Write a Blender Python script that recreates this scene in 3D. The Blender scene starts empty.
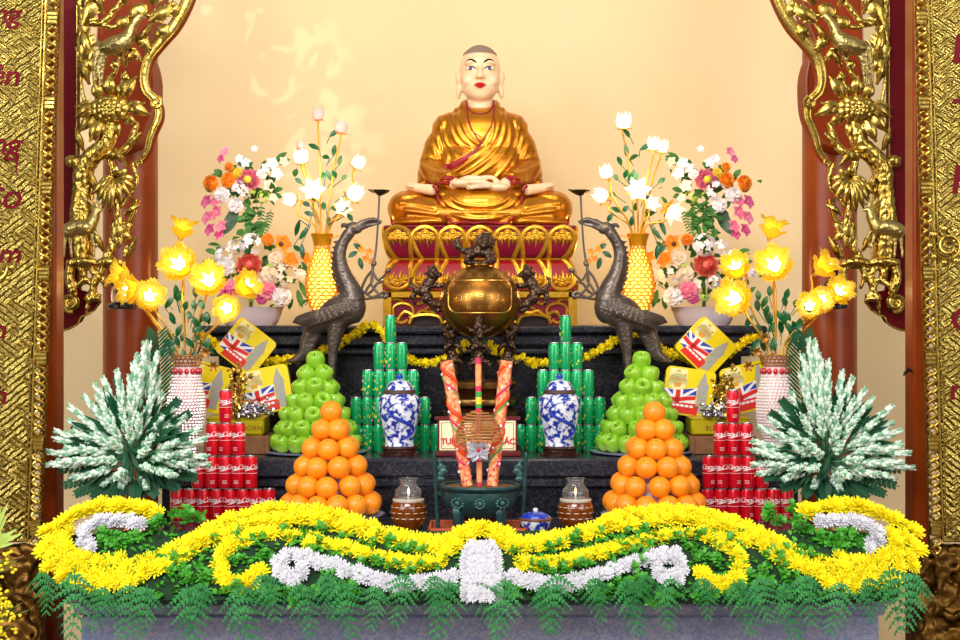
import bpy, math, random
import numpy as np
from mathutils import Vector, Matrix, Euler, Quaternion
from mathutils import noise as mnoise
from mathutils.bvhtree import BVHTree
R = random.Random(11)
PI = math.pi
SC = bpy.context.scene
COL = SC.collection
FPX = 1600.0      # focal length of the photograph in pixels
HC = 1.86         # camera height


def W(px, py, D):
    """world point seen at pixel (px,py) at distance D from the lens plane"""
    return Vector(((px - 480) / FPX * D, D, HC - (py - 320) / FPX * D))


def lin(h):
    h = h.lstrip('#')
    o = []
    for i in (0, 2, 4):
        c = int(h[i:i + 2], 16) / 255
        o.append(c / 12.92 if c <= .04045 else ((c + .055) / 1.055) ** 2.4)
    return (*o, 1.0)


# ---------------------------------------------------------------- materials
MATS = {}


def mat(name, col, rough=.5, metal=0., col2=None, nscale=8., namt=1., bump=0., bscale=40., coat=0.,
        trans=0., emis=None, estr=0., sss=0., translucent=0., spec=.5, detail=3., ior=1.45, thr=None):
    if name in MATS:
        return MATS[name]
    m = bpy.data.materials.new(name)
    m.use_nodes = True
    nt = m.node_tree
    N, L = nt.nodes, nt.links
    b = N['Principled BSDF']
    b.inputs['Base Color'].default_value = lin(col)
    b.inputs['Roughness'].default_value = rough
    b.inputs['Metallic'].default_value = metal
    b.inputs['Coat Weight'].default_value = coat
    b.inputs['Coat Roughness'].default_value = .08
    b.inputs['Transmission Weight'].default_value = trans
    b.inputs['Specular IOR Level'].default_value = spec
    b.inputs['IOR'].default_value = ior
    if sss:
        b.inputs['Subsurface Weight'].default_value = sss
        b.inputs['Subsurface Radius'].default_value = (.02, .012, .006)
        b.inputs['Subsurface Scale'].default_value = .5
    if emis:
        b.inputs['Emission Color'].default_value = lin(emis)
        b.inputs['Emission Strength'].default_value = estr
    tc = None
    if col2 or bump:
        tc = N.new('ShaderNodeTexCoord')
    if col2:
        nz = N.new('ShaderNodeTexNoise')
        nz.inputs['Scale'].default_value = nscale
        nz.inputs['Detail'].default_value = detail
        L.new(tc.outputs['Object'], nz.inputs['Vector'])
        rp = N.new('ShaderNodeValToRGB')
        lo, hi = thr if thr else (.5 - .22 / namt, .5 + .22 / namt)
        rp.color_ramp.elements[0].position = lo
        rp.color_ramp.elements[1].position = hi
        rp.color_ramp.elements[0].color = lin(col)
        rp.color_ramp.elements[1].color = lin(col2)
        L.new(nz.outputs['Fac'], rp.inputs['Fac'])
        L.new(rp.outputs['Color'], b.inputs['Base Color'])
    if bump:
        nb = N.new('ShaderNodeTexNoise')
        nb.inputs['Scale'].default_value = bscale
        nb.inputs['Detail'].default_value = 4
        L.new(tc.outputs['Object'], nb.inputs['Vector'])
        bp = N.new('ShaderNodeBump')
        bp.inputs['Strength'].default_value = bump
        bp.inputs['Distance'].default_value = .01
        L.new(nb.outputs['Fac'], bp.inputs['Height'])
        L.new(bp.outputs['Normal'], b.inputs['Normal'])
    if translucent:
        out = N['Material Output']
        tr = N.new('ShaderNodeBsdfTranslucent')
        tr.inputs['Color'].default_value = lin(col)
        mx = N.new('ShaderNodeMixShader')
        mx.inputs['Fac'].default_value = translucent
        L.new(b.outputs['BSDF'], mx.inputs[1])
        L.new(tr.outputs['BSDF'], mx.inputs[2])
        L.new(mx.outputs['Shader'], out.inputs['Surface'])
    MATS[name] = m
    return m


def granite(name, base, speck, speck2, rough):
    m = mat(name, base, rough, spec=.5)
    nt = m.node_tree
    N, L = nt.nodes, nt.links
    b = N['Principled BSDF']
    tc = N.new('ShaderNodeTexCoord')
    v = N.new('ShaderNodeTexVoronoi')
    v.inputs['Scale'].default_value = 130
    L.new(tc.outputs['Object'], v.inputs['Vector'])
    rp = N.new('ShaderNodeValToRGB')
    rp.color_ramp.interpolation = 'LINEAR'
    e = rp.color_ramp.elements
    e[0].position = .0
    e[0].color = lin(base)
    e[1].position = 1.
    e[1].color = lin(speck2)
    x = e.new(.55)
    x.color = lin(base)
    x = e.new(.72)
    x.color = lin(speck)
    sep = N.new('ShaderNodeSeparateColor')
    L.new(v.outputs['Color'], sep.inputs['Color'])
    nz = N.new('ShaderNodeTexNoise')
    nz.inputs['Scale'].default_value = 14
    nz.inputs['Detail'].default_value = 5
    L.new(tc.outputs['Object'], nz.inputs['Vector'])
    mth = N.new('ShaderNodeMath')
    mth.operation = 'MULTIPLY_ADD'
    mth.inputs[1].default_value = .7
    L.new(nz.outputs['Fac'], mth.inputs[0])
    mt2 = N.new('ShaderNodeMath')
    mt2.operation = 'MULTIPLY'
    mt2.inputs[1].default_value = .55
    L.new(sep.outputs['Red'], mt2.inputs[0])
    L.new(mt2.outputs[0], mth.inputs[2])
    L.new(mth.outputs[0], rp.inputs['Fac'])
    L.new(rp.outputs['Color'], b.inputs['Base Color'])
    return m


# ---------------------------------------------------------------- mesh builder
def catmull(pts, n):
    """resample a polyline of vectors/tuples smoothly, n samples per span"""
    P = [np.array(p, float) for p in pts]
    if len(P) < 3 or n <= 1:
        return P
    out = []
    for i in range(len(P) - 1):
        p0 = P[i - 1] if i else 2 * P[0] - P[1]
        p1, p2 = P[i], P[i + 1]
        p3 = P[i + 2] if i + 2 < len(P) else 2 * P[-1] - P[-2]
        for k in range(n):
            t = k / n
            out.append(.5 * (2 * p1 + (p2 - p0) * t + (2 * p0 - 5 * p1 + 4 * p2 - p3) * t * t + (3 * p1 - p0 - 3 * p2 + p3) * t ** 3))
    out.append(P[-1])
    return out


class MB:
    def __init__(s):
        s.v, s.f, s.m = [], [], []
        s.M = None
        s.cur = 0

    def add(s, vs, fs):
        o = len(s.v)
        if s.M is not None:
            vs = [s.M @ Vector(p) for p in vs]
        s.v.extend([(p[0], p[1], p[2]) for p in vs])
        s.f.extend([tuple(i + o for i in f) for f in fs])
        s.m.extend([s.cur] * len(fs))

    def box(s, c, size, bev=0.):
        x, y, z = [q / 2 for q in size]
        c = Vector(c)
        b = min(bev, x * .9, y * .9, z * .9)
        if b <= 0:
            vs = [c + Vector((sx * x, sy * y, sz * z)) for sx in (-1, 1) for sy in (-1, 1) for sz in (-1, 1)]
            s.add(vs, [(0, 1, 3, 2), (4, 6, 7, 5), (0, 4, 5, 1), (2, 3, 7, 6), (0, 2, 6, 4), (1, 5, 7, 3)])
            return
        rings = []
        for z_, ins in ((-z, b), (-z + b, 0), (z - b, 0), (z, b)):
            X, Y = x - ins, y - ins
            if ins:
                ring = [(-X, -Y + b * .0), (X, -Y), (X, Y), (-X, Y)]
                ring = [(-X + b * 0, -Y), (-X, -Y), (X, -Y), (X, -Y), (X, Y), (X, Y), (-X, Y), (-X, Y)]
            else:
                ring = [(-X, -Y + b), (-X + b, -Y), (X - b, -Y), (X, -Y + b), (X, Y - b), (X - b, Y), (-X + b, Y), (-X, Y - b)]
            rings.append([c + Vector((p[0], p[1], z_)) for p in ring])
        vs = sum(rings, [])
        fs = []
        for k in range(3):
            for i in range(8):
                j = (i + 1) % 8
                fs.append((k * 8 + i, k * 8 + j, k * 8 + 8 + j, k * 8 + 8 + i))
        fs.append((6, 4, 2, 0) if 0 else (7, 5, 3, 1))
        fs.append((24 + 1, 24 + 3, 24 + 5, 24 + 7))
        s.add(vs, fs)

    def ell(s, c, r, seg=16, rings=10, rot=None):
        if not hasattr(r, '__len__'):
            r = (r, r, r)
        c = Vector(c)
        q = rot.to_matrix() if isinstance(rot, Euler) else rot
        vs = []
        for i in range(rings + 1):
            th = PI * i / rings
            if i in (0, rings):
                p = Vector((0, 0, r[2] * math.cos(th)))
                vs.append(c + (q @ p if q else p))
                continue
            for j in range(seg):
                ph = 2 * PI * j / seg
                p = Vector((r[0] * math.sin(th) * math.cos(ph), r[1] * math.sin(th) * math.sin(ph), r[2] * math.cos(th)))
                vs.append(c + (q @ p if q else p))
        fs = []
        for j in range(seg):
            fs.append((0, 1 + j, 1 + (j + 1) % seg))
            last = len(vs) - 1
            o = 1 + (rings - 2) * seg
            fs.append((last, o + (j + 1) % seg, o + j))
        for i in range(rings - 2):
            for j in range(seg):
                a = 1 + i * seg + j
                b = 1 + i * seg + (j + 1) % seg
                fs.append((a, a + seg, b + seg, b))
        s.add(vs, fs)

    def tube(s, pts, rad, seg=8, sub=1, flat=1., up=None, caps=True, closed=False, roundcap=False):
        """tube along pts; rad scalar/list; flat squashes along frame normal 2"""
        n0 = len(pts)
        if not hasattr(rad, '__len__'):
            rad = [rad] * n0
        if sub > 1 and n0 > 2:
            q = catmull([(*p, r) for p, r in zip(pts, rad)], sub)
            pts = [Vector(p[:3]) for p in q]
            rad = [max(1e-5, p[3]) for p in q]
        else:
            pts = [Vector(p) for p in pts]
        n = len(pts)
        if roundcap and not closed:
            d0 = (pts[0] - pts[1]).normalized()
            d1 = (pts[-1] - pts[-2]).normalized()
            ex = []
            for a in (.95, .6):
                ex.append((pts[0] + d0 * rad[0] * a, rad[0] * math.sqrt(1 - a * a)))
            ey = []
            for a in (.6, .95):
                ey.append((pts[-1] + d1 * rad[-1] * a, rad[-1] * math.sqrt(1 - a * a)))
            pts = [e[0] for e in ex] + pts + [e[0] for e in ey]
            rad = [e[1] for e in ex] + list(rad) + [e[1] for e in ey]
            n = len(pts)
        vs = []
        nrm = None
        for i in range(n):
            if closed:
                t = pts[(i + 1) % n] - pts[i - 1]
            else:
                t = pts[min(i + 1, n - 1)] - pts[max(i - 1, 0)]
            if t.length < 1e-9:
                t = Vector((0, 0, 1))
            t.normalize()
            if up is not None:
                a = Vector(up)
                a = a - t * a.dot(t)
                if a.length < 1e-4:
                    a = t.orthogonal()
                nrm = a.normalized()
            elif nrm is None:
                nrm = t.orthogonal().normalized()
            else:
                nrm = nrm - t * nrm.dot(t)
                if nrm.length < 1e-6:
                    nrm = t.orthogonal()
                nrm.normalize()
            bn = t.cross(nrm)
            for j in range(seg):
                a = 2 * PI * (j + .5) / seg
                vs.append(pts[i] + bn * (math.cos(a) * rad[i]) + nrm * (math.sin(a) * rad[i] * flat))
        fs = []
        for i in range(n if closed else n - 1):
            for j in range(seg):
                a, b = i * seg + j, i * seg + (j + 1) % seg
                c, d = ((i + 1) % n) * seg + (j + 1) % seg, ((i + 1) % n) * seg + j
                fs.append((a, b, c, d))
        if caps and not closed:
            fs.append(tuple(reversed(range(seg))))
            fs.append(tuple((n - 1) * seg + j for j in range(seg)))
        s.add(vs, fs)

    def lathe(s, prof, seg=24, c=(0, 0, 0), sx=1., sy=1., cap=True, wob=None):
        c = Vector(c)
        vs, fs = [], []
        n = len(prof)
        for (r, z) in prof:
            for j in range(seg):
                a = 2 * PI * j / seg
                k = 1. if wob is None else wob(a, z)
                vs.append(c + Vector((r * k * sx * math.cos(a), r * k * sy * math.sin(a), z)))
        for i in range(n - 1):
            for j in range(seg):
                k = (j + 1) % seg
                fs.append((i * seg + j, i * seg + k, (i + 1) * seg + k, (i + 1) * seg + j))
        if cap:
            fs.append(tuple(reversed(range(seg))))
            fs.append(tuple((n - 1) * seg + j for j in range(seg)))
        s.add(vs, fs)

    def prism(s, poly, y0, y1):
        """polygon in XZ extruded along Y from y0 (front) to y1"""
        n = len(poly)
        ar = sum(poly[i][0] * poly[(i + 1) % n][1] - poly[(i + 1) % n][0] * poly[i][1] for i in range(n))
        if ar < 0:
            poly = list(reversed(poly))
        vs = [(p[0], y0, p[1]) for p in poly] + [(p[0], y1, p[1]) for p in poly]
        fs = [tuple(range(n)), tuple(reversed(range(n, 2 * n)))]
        for i in range(n):
            j = (i + 1) % n
            fs.append((i, i + n, j + n, j))
        s.add(vs, fs)

    def leaf(s, base, tip, width, nrm, droop=0., fold=.15, n=6, prof=None):
        base, tip, nrm = Vector(base), Vector(tip), Vector(nrm)
        d = tip - base
        L = d.length
        t = d.normalized()
        nrm = (nrm - t * nrm.dot(t))
        if nrm.length < 1e-5:
            nrm = t.orthogonal()
        nrm.normalize()
        sd = t.cross(nrm)
        vs, fs = [], []
        for i in range(n + 1):
            u = i / n
            w = (prof(u) if prof else math.sin(PI * min(1, u * .93 + .05)) ** .8) * width / 2
            if i == n:
                w = width * .02
            c = base + d * u + nrm * (droop * L * (math.sin(PI * u)))
            vs += [c - sd * w + nrm * w * fold, c, c + sd * w + nrm * w * fold]
        for i in range(n):
            a = i * 3
            fs += [(a, a + 1, a + 4, a + 3), (a + 1, a + 2, a + 5, a + 4)]
        s.add(vs, fs)

    def mesh(s, name='m', mats=(), sharp=40, smooth=True):
        me = bpy.data.meshes.new(name)
        me.from_pydata(s.v, [], s.f)
        for m in mats:
            me.materials.append(m)
        if len(mats) > 1:
            me.polygons.foreach_set('material_index', s.m)
        if smooth:
            me.polygons.foreach_set('use_smooth', [True] * len(me.polygons))
            if sharp:
                me.set_sharp_from_angle(angle=math.radians(sharp))
        me.update()
        return me

    def build(s, name, mats, parent=None, loc=None, sharp=40, smooth=True):
        if not isinstance(mats, (list, tuple)):
            mats = [mats]
        return link(name, s.mesh(name, mats, sharp, smooth), parent, loc)


def link(name, me, parent=None, loc=None):
    o = bpy.data.objects.new(name, me)
    COL.objects.link(o)
    if parent:
        o.parent = parent
    if loc is not None:
        o.location = loc
    return o


def tag(o, label, cat, group=None, kind=None):
    o['label'] = label
    o['category'] = cat
    if group:
        o['group'] = group
    if kind:
        o['kind'] = kind
    return o


def thing(name, label, cat, loc=(0, 0, 0), rotz=0., group=None):
    o = bpy.data.objects.new(name, None)
    o.empty_display_size = .05
    COL.objects.link(o)
    o.location = loc
    o.rotation_euler = (0, 0, rotz)
    return tag(o, label, cat, group)


def struct(o):
    o['kind'] = 'structure'
    return o


def dup(root, loc, rot=None, scale=None, label=None, group=None, parent=None):
    r = root.copy()
    COL.objects.link(r)
    r.location = loc
    if rot is not None:
        r.rotation_euler = rot
    if scale is not None:
        r.scale = (scale,) * 3 if not hasattr(scale, '__len__') else scale
    if label:
        r['label'] = label
    if group:
        r['group'] = group
    if parent:
        r.parent = parent
    for ch in list(root.children):
        c = ch.copy()
        COL.objects.link(c)
        c.parent = r
        for g in ch.children:
            d = g.copy()
            COL.objects.link(d)
            d.parent = c
    return r


def organic(mb, voxel, it=4, mats=(), name='m', disp=None, fac=.5):
    me = mb.mesh('tmp', smooth=False)
    ob = bpy.data.objects.new('tmp', me)
    COL.objects.link(ob)
    m = ob.modifiers.new('r', 'REMESH')
    m.mode = 'VOXEL'
    m.voxel_size = voxel
    if it:
        sm = ob.modifiers.new('s', 'SMOOTH')
        sm.factor = fac
        sm.iterations = it
    dg = bpy.context.evaluated_depsgraph_get()
    dg.update()
    me2 = bpy.data.meshes.new_from_object(ob.evaluated_get(dg))
    bpy.data.objects.remove(ob)
    bpy.data.meshes.remove(me)
    me2.name = name
    me2.materials.clear()
    for q in mats:
        me2.materials.append(q)
    if disp:
        n = len(me2.vertices)
        co = np.empty(n * 3)
        no = np.empty(n * 3)
        me2.vertices.foreach_get('co', co)
        me2.vertices.foreach_get('normal', no)
        co = co.reshape(-1, 3)
        no = no.reshape(-1, 3)
        co = disp(co, no)
        me2.vertices.foreach_set('co', co.ravel())
    me2.polygons.foreach_set('use_smooth', [True] * len(me2.polygons))
    me2.update()
    return me2


def noise_disp(amp, scale, ridged=False):
    def f(co, no):
        h = np.array([mnoise.noise(Vector(p) * scale) for p in co])
        if ridged:
            h = .5 - np.abs(h) * 2
        return co + no * (amp * h)[:, None]
    return f


def text_mesh(txt, size, depth=.001, shear=0., spacing=1., align='CENTER', offset=0.):
    cu = bpy.data.curves.new('t', 'FONT')
    cu.body = txt
    cu.size = size
    cu.extrude = depth
    cu.shear = shear
    cu.space_character = spacing
    cu.align_x = align
    cu.align_y = 'CENTER'
    cu.offset = offset
    cu.resolution_u = 3
    ob = bpy.data.objects.new('t', cu)
    COL.objects.link(ob)
    dg = bpy.context.evaluated_depsgraph_get()
    dg.update()
    me = bpy.data.meshes.new_from_object(ob.evaluated_get(dg))
    bpy.data.objects.remove(ob)
    vs = [tuple(v.co) for v in me.vertices]
    fs = [tuple(p.vertices) for p in me.polygons]
    bpy.data.meshes.remove(me)
    return vs, fs


def add_text(mb, txt, size, c, depth=.0008, shear=0., spacing=1., align='CENTER', rot=0., offset=0.):
    """text standing in the XZ plane facing -Y, centred on c"""
    vs, fs = text_mesh(txt, size, depth, shear, spacing, align, offset)
    c = Vector(c)
    ca, sa = math.cos(rot), math.sin(rot)
    mb.add([c + Vector((v[0] * ca - v[1] * sa, -v[2], v[0] * sa + v[1] * ca)) for v in vs], fs)


def bvh_of(me):
    return BVHTree.FromPolygons([v.co.copy() for v in me.vertices], [tuple(p.vertices) for p in me.polygons])


def spiral(cx, cz, r0, r1, a0, turns, n):
    return [(cx + (r0 + (r1 - r0) * i / n) * math.cos(a0 + turns * 2 * PI * i / n),
             cz + (r0 + (r1 - r0) * i / n) * math.sin(a0 + turns * 2 * PI * i / n)) for i in range(n + 1)]
# ---------------------------------------------------------------- palette
GOLD = mat('carved_gold', '#A08438', .27, 1., '#C4A856', 18, bump=.15, bscale=60)
GOLD_OLD = mat('aged_gold', '#9A8A50', .33, .95, '#B9A46A', 25, bump=.2, bscale=50)
GOLD_DARK = mat('dark_gold', '#452C0E', .38, .85, '#7A5620', 20, bump=.3, bscale=50)
LACQ = mat('maroon_lacquer', '#4C060C', .45, 0, '#5C0A12', 5, spec=.06)
WOOD_RED = mat('red_brown_wood', '#782A06', .28, 0, '#92400E', 6, spec=.4)
WOOD_OR = mat('orange_wood', '#742604', .45, 0, '#8A3208', 5, spec=.12)
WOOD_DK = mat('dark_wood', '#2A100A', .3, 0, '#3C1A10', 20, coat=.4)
WOOD_MID = mat('brown_wood', '#6A4426', .5, 0, '#855A36', 20)
PLASTER = mat('cream_plaster', '#EDD2A0', .8, 0, '#F0D8AA', 1.3, bump=.05, bscale=25)
FLOORM = mat('floor_tile', '#8A7058', .3, 0, '#967A60', 3)
GR_DARK = granite('dark_granite', '#14161D', '#24242C', '#3A3640', .2)
GR_PALE = granite('blue_grey_granite', '#7C88B0', '#979CBC', '#ACA6B8', .3)
GR_MID = granite('slate_granite', '#20242E', '#30323C', '#484450', .22)
RED = mat('red_paint', '#B4102A', .35, 0)

# ---------------------------------------------------------------- room shell
b = MB()
b.box((0, 3.2, -.05), (9, 11.6, .1))
struct(b.build('floor', FLOORM))
b = MB()
b.box((0, 8.35, 2.4), (9, .2, 4.8))
struct(b.build('wall_back', PLASTER))

# ---------------------------------------------------------------- the stepped stone altar
Z1, Z2, Z3 = HC - .78, HC - .55, HC - .025
altar = thing('front_altar_table', 'pale blue-grey granite front altar table carrying flowers, oranges and red cans', 'altar', (0, 5.5, 0))
b = MB()
b.box((0, .44, (Z1 - .24) / 2), (2.76, .82, Z1 - .24), .01)
b.build('front_face', GR_PALE, altar)
b = MB()
b.box((0, .43, Z1 - .025), (2.92, .86, .05), .012)
b.build('tabletop', GR_MID, altar)
b = MB()
b.box((0, .435, Z1 - .10), (2.82, .84, .10), .01)
b.box((0, .43, Z1 - .175), (2.88, .85, .05), .015)
b.box((0, .435, Z1 - .218), (2.80, .84, .044), .01)
b.build('cornice', GR_PALE, altar)
step = thing('middle_altar_step', 'dark granite middle step holding the apples, green cans and porcelain jars', 'altar', (0, 6.36, 0))
b = MB()
b.box((0, .32, Z2 - .04), (2.62, .64, .08), .012)
b.box((0, .325, Z2 - .1), (2.58, .63, .045), .012)
b.build('shelf', GR_MID, step)
b = MB()
b.box((0, .33, (Z2 - .12) / 2), (2.54, .62, Z2 - .12), .006)
b.build('riser', GR_DARK, step)
step = thing('upper_altar_step', 'dark granite upper step with the throne and lotus lamps on it', 'altar', (0, 7.0, 0))
b = MB()
b.box((0, .56, Z3 - .018), (2.52, 1.12, .036), .01)
b.build('shelf', GR_MID, step)
b = MB()
b.box((0, .57, Z3 - .065), (2.45, 1.1, .055), .012)
b.box((0, .575, Z3 - .115), (2.40, 1.09, .04), .015)
b.box((0, .575, Z2 + .035), (2.40, 1.09, .07), .015)
b.build('cornice', GR_MID, step)
b = MB()
b.box((0, .6, (Z3 - .13) / 2), (2.32, 1.0, Z3 - .13), .006)
b.build('riser', GR_DARK, step)

# ---------------------------------------------------------------- columns, posts, lanterns
GLASS = mat('clear_glass', '#F4F4F4', .03, 0, trans=.95, ior=1.3)
BLACK = mat('black_iron', '#14120F', .3, .3)
for sgn, side in ((-1, 'left'), (1, 'right')):
    cx = 480 + sgn * 349.5
    c = W(cx, 320, 7.55)
    t = thing('wooden_column', 'round red-brown varnished column on the %s, behind the gold carving' % side, 'column', (c.x, c.y, 0))
    b = MB()
    b.lathe([(.135, .12), (.13, .3), (.128, 2.), (.126, 4.6)], 40)
    b.build('shaft', WOOD_RED, t)
    b = MB()
    b.lathe([(.15, 0), (.15, .05), (.14, .08), (.145, .1), (.137, .12)], 40)
    b.build('base', GR_MID, t)
    # carved wooden bracket board beside the column, behind the gold fretwork
    o3 = W(480, 0, 7.2)
    pts = [(100, -30), (158, -30), (152, 20), (143, 45), (149, 58), (153, 75), (153, 95), (151, 112), (145, 128), (138, 140), (128, 146), (110, 150), (95, 140)]
    base = W(480 + sgn * 345, 150, 7.2)
    t = thing('wooden_bracket', 'orange-brown wavy-edged wooden bracket board high on the %s column' % side, 'bracket', base)
    b = MB()
    poly = []
    for p in catmull([(*p, 0) for p in pts], 4):
        q = W(480 + sgn * (480 - p[0]), p[1], 7.2) - base
        poly.append((q.x, q.z))
    b.prism(poly, 0, .216)
    b.build('board', WOOD_OR, t)
    b = MB()
    b.tube([(p[0], -.004, p[1]) for p in poly], .006, 6, closed=True)
    b.build('edge_bead', WOOD_RED, t)
    # dark post behind each couplet board
    c = W(480 + (-428 if sgn < 0 else 437), 320, 6.0)
    t = MB()
    t.box((0, 0, 2.3), (.062, .12, 4.6), .01)
    tag(t.build('wooden_post', WOOD_RED, None, (c.x, 6.0, 0)), 'square red-brown post beside the %s gold couplet board' % side, 'post')
    # lantern
    lx = 121 if sgn < 0 else 835
    base = W(lx, 309, 7.15)
    s = 7.15 / FPX
    t = thing('column_lantern', 'small black and clear glass lantern on the %s column' % side, 'lantern', base)
    b = MB()
    b.lathe([(12 * s, 0), (13.5 * s, 1 * s), (13.5 * s, 4 * s), (11 * s, 6 * s), (8 * s, 7 * s)], 24)
    b.build('base_cup', BLACK, t)
    b = MB()
    b.lathe([(9 * s, 6 * s), (10 * s, 12 * s), (9.5 * s, 20 * s), (8 * s, 25 * s)], 24, cap=False)
    b.build('glass_chimney', GLASS, t)
    b = MB()
    b.lathe([(12 * s, 23 * s), (11 * s, 26 * s), (7 * s, 30 * s), (4 * s, 35 * s), (3 * s, 38 * s), (4 * s, 40 * s), (4.5 * s, 43 * s), (3 * s, 46 * s), (1 * s, 49 * s)], 24)
    b.build('cap', BLACK, t)
    b = MB()
    b.box((0, .12, 3 * s), (.03, .25, .02))
    b.build('wall_arm', BLACK, t)

# small dark hook on the right post
c = W(912, 372, 5.938)
b = MB()
b.tube([(0, 0, 0), (-.012, -.02, .008), (-.028, -.03, .004), (-.04, -.03, -.012)], [.004, .006, .007, .003], 8, sub=4)
b.tube([(-.02, -.025, .006), (-.03, -.03, .018)], [.004, .002], 8)
tag(b.build('iron_hook', BLACK, None, c), 'small black hook on the post by the right couplet board', 'hook')
# ================================================================ seated monk statue and its throne
ROBE = mat('gilded_robe', '#B86C08', .3, .8, '#D08E16', 9, bump=.04, bscale=60, coat=.3)
SKIN = mat('painted_skin', '#EDC9A2', .32, 0, coat=.25, sss=.05)
HAIR = mat('painted_hair', '#8A7264', .6)
LIP = mat('lip_red', '#C01018', .3, coat=.4)
INK = mat('brow_black', '#1C1010', .5)
IRIS = mat('iris_blue_grey', '#4A5478', .3)
EYEW = mat('eye_white', '#F6F2EC', .25)
LIN = mat('red_lining', '#920A1C', .4)
GILT = mat('gilt_paint', '#C98E16', .3, .75, '#DFAE3A', 30, bump=.1, bscale=80)
MAROON = mat('maroon_paint', '#6C0824', .4, 0, '#820E2E', 12, spec=.3)
REDP = mat('bright_red_paint', '#8E0616', .4, 0, spec=.3)

u = 7.5 / FPX                     # metres per pixel at the statue
SB = W(480, 229, 7.5)
st = thing('monk_statue', 'seated monk statue in a gilded robe, hands folded in lap, on the carved throne', 'statue', SB)


def V(x, z, y=0.):
    """statue coordinates: pixels from the axis, pixels above the throne, pixels behind the axis plane"""
    return Vector((x * u, y * u, z * u))


def P(px, py, y=0.):
    return V(px - 480, 229 - py, y)


def Rr(*r):
    return tuple(q * u for q in r)


def cap(b, a, c, r0, r1, seg=16):
    b.tube([a, c], [r0 * u, r1 * u], seg, roundcap=True)


# ---- body (skin): head, neck, trunk, arms, hands, legs as one surface
b = MB()
b.ell(V(0, 160, 1), Rr(20.4, 24, 23), 32, 24)
b.ell(V(0, 150, -2), Rr(19.6, 21.5, 20), 28, 20)
b.ell(V(0, 141, -5), Rr(17.8, 18, 15), 28, 20)
b.ell(V(0, 135, -6), Rr(14.5, 14, 8.5), 24, 16)
b.ell(V(0, 134, -9), Rr(11.5, 12.5, 8.5), 24, 16)       # chin
for q in (-1, 1):
    b.ell(V(q * 11, 146, -14), Rr(7, 7, 7), 16, 12)     # cheeks
    b.ell(V(q * 21.6, 150, 1), Rr(3.3, 5, 8), 16, 12, Euler((0, q * .1, 0)))   # ears
    b.ell(V(q * 21.2, 138, 0), Rr(3., 3.8, 8.5), 16, 12, Euler((0, -q * .06, 0)))
    b.ell(V(q * 8.5, 164, -18), Rr(8, 5, 2.6), 16, 10, Euler((0, q * .18, 0)))   # brow ridge
b.tube([V(0, 162, -21), V(0, 154, -25.5), V(0, 149.5, -28)], [1.9 * u, 2.4 * u, 3.1 * u], 12, roundcap=True)
for q in (-1, 1):
    b.ell(V(q * 2.9, 148.6, -25), Rr(2.3, 2.8, 1.9))
b.ell(V(0, 142, -21), Rr(6.2, 4, 2))
b.ell(V(0, 139.3, -20.6), Rr(5, 4, 1.8))
cap(b, V(0, 100, 2), V(0, 136, 0), 14.5, 12.6, 20)
b.ell(V(0, 85, 0), Rr(34, 20, 34), 24, 16)
b.ell(V(0, 45, 0), Rr(36, 24, 40), 24, 16)
for q in (-1, 1):
    cap(b, V(q * 36, 102), V(q * 49, 58, -4), 9, 8)
    cap(b, V(q * 49, 57, -5), V(q * 24, 41, -46), 8, 6)
    cap(b, V(q * 25, 20, 4), V(q * 64, 18, -25), 15, 14)
    cap(b, V(q * 64, 16, -27), V(q * 6, 14, -46), 11, 8)
    # upturned foot lying on the opposite thigh
    cap(b, V(q * 70, 40.5, -26), V(q * 46, 35.5, -42), 4.2, 5.6)
    for k in range(4):
        b.ell(V(q * (71 - k * 1.2), 41.5 - .6 * k, -29 - 2.4 * k), Rr(2.6, 1.7, 1.7), 8, 6)
# hands: right lying in left, four fingers each and touching thumbs
for q, zz, yy in ((-1, 41.2, -56), (1, 37.2, -55)):
    b.ell(V(q * 17, zz, yy + 2), Rr(11, 8.5, 4.6), 20, 12)
    for k in range(4):
        L = (18, 20.5, 19, 15)[k]
        y = yy - 7 + k * 4.4
        x0 = q * 9
        b.tube([V(x0, zz + .6, y), V(x0 - q * L * .5, zz + .4, y - 1), V(x0 - q * L, zz - 1.2, y + .5)],
               [2.5 * u, 2.3 * u, 1.9 * u], 10, sub=3, roundcap=True)
    b.tube([V(q * 20, zz + 2, yy + 4), V(q * 12, 46.5, yy + 2), V(q * 1.2, 46.6, yy - 1)], [3 * u, 2.5 * u, 2 * u], 10, sub=3, roundcap=True)
body_me = organic(b, .0052, 5, [SKIN], 'body', fac=.5)
body = link('body', body_me, st)
hb = bvh_of(body_me)


def hit(tree, px, py, off, fallback=-22):
    o = P(px, py, -200)
    r = tree.ray_cast(o, Vector((0, 1, 0)))
    if r[0] is None:
        return P(px, py, fallback)
    return r[0] + Vector((0, -off * u, 0))


# hair cap
b = MB()
prof = []
for i in range(11):
    th = (PI * .30) * i / 10
    prof.append((math.sin(th) * 21.1 * u + 1e-4, math.cos(th) * 24.0 * u))
prof = list(reversed(prof))
b.lathe(prof, 36, V(0, 159.9, 1), 1., 1.17)
b.build('hair', HAIR, st)
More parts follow.
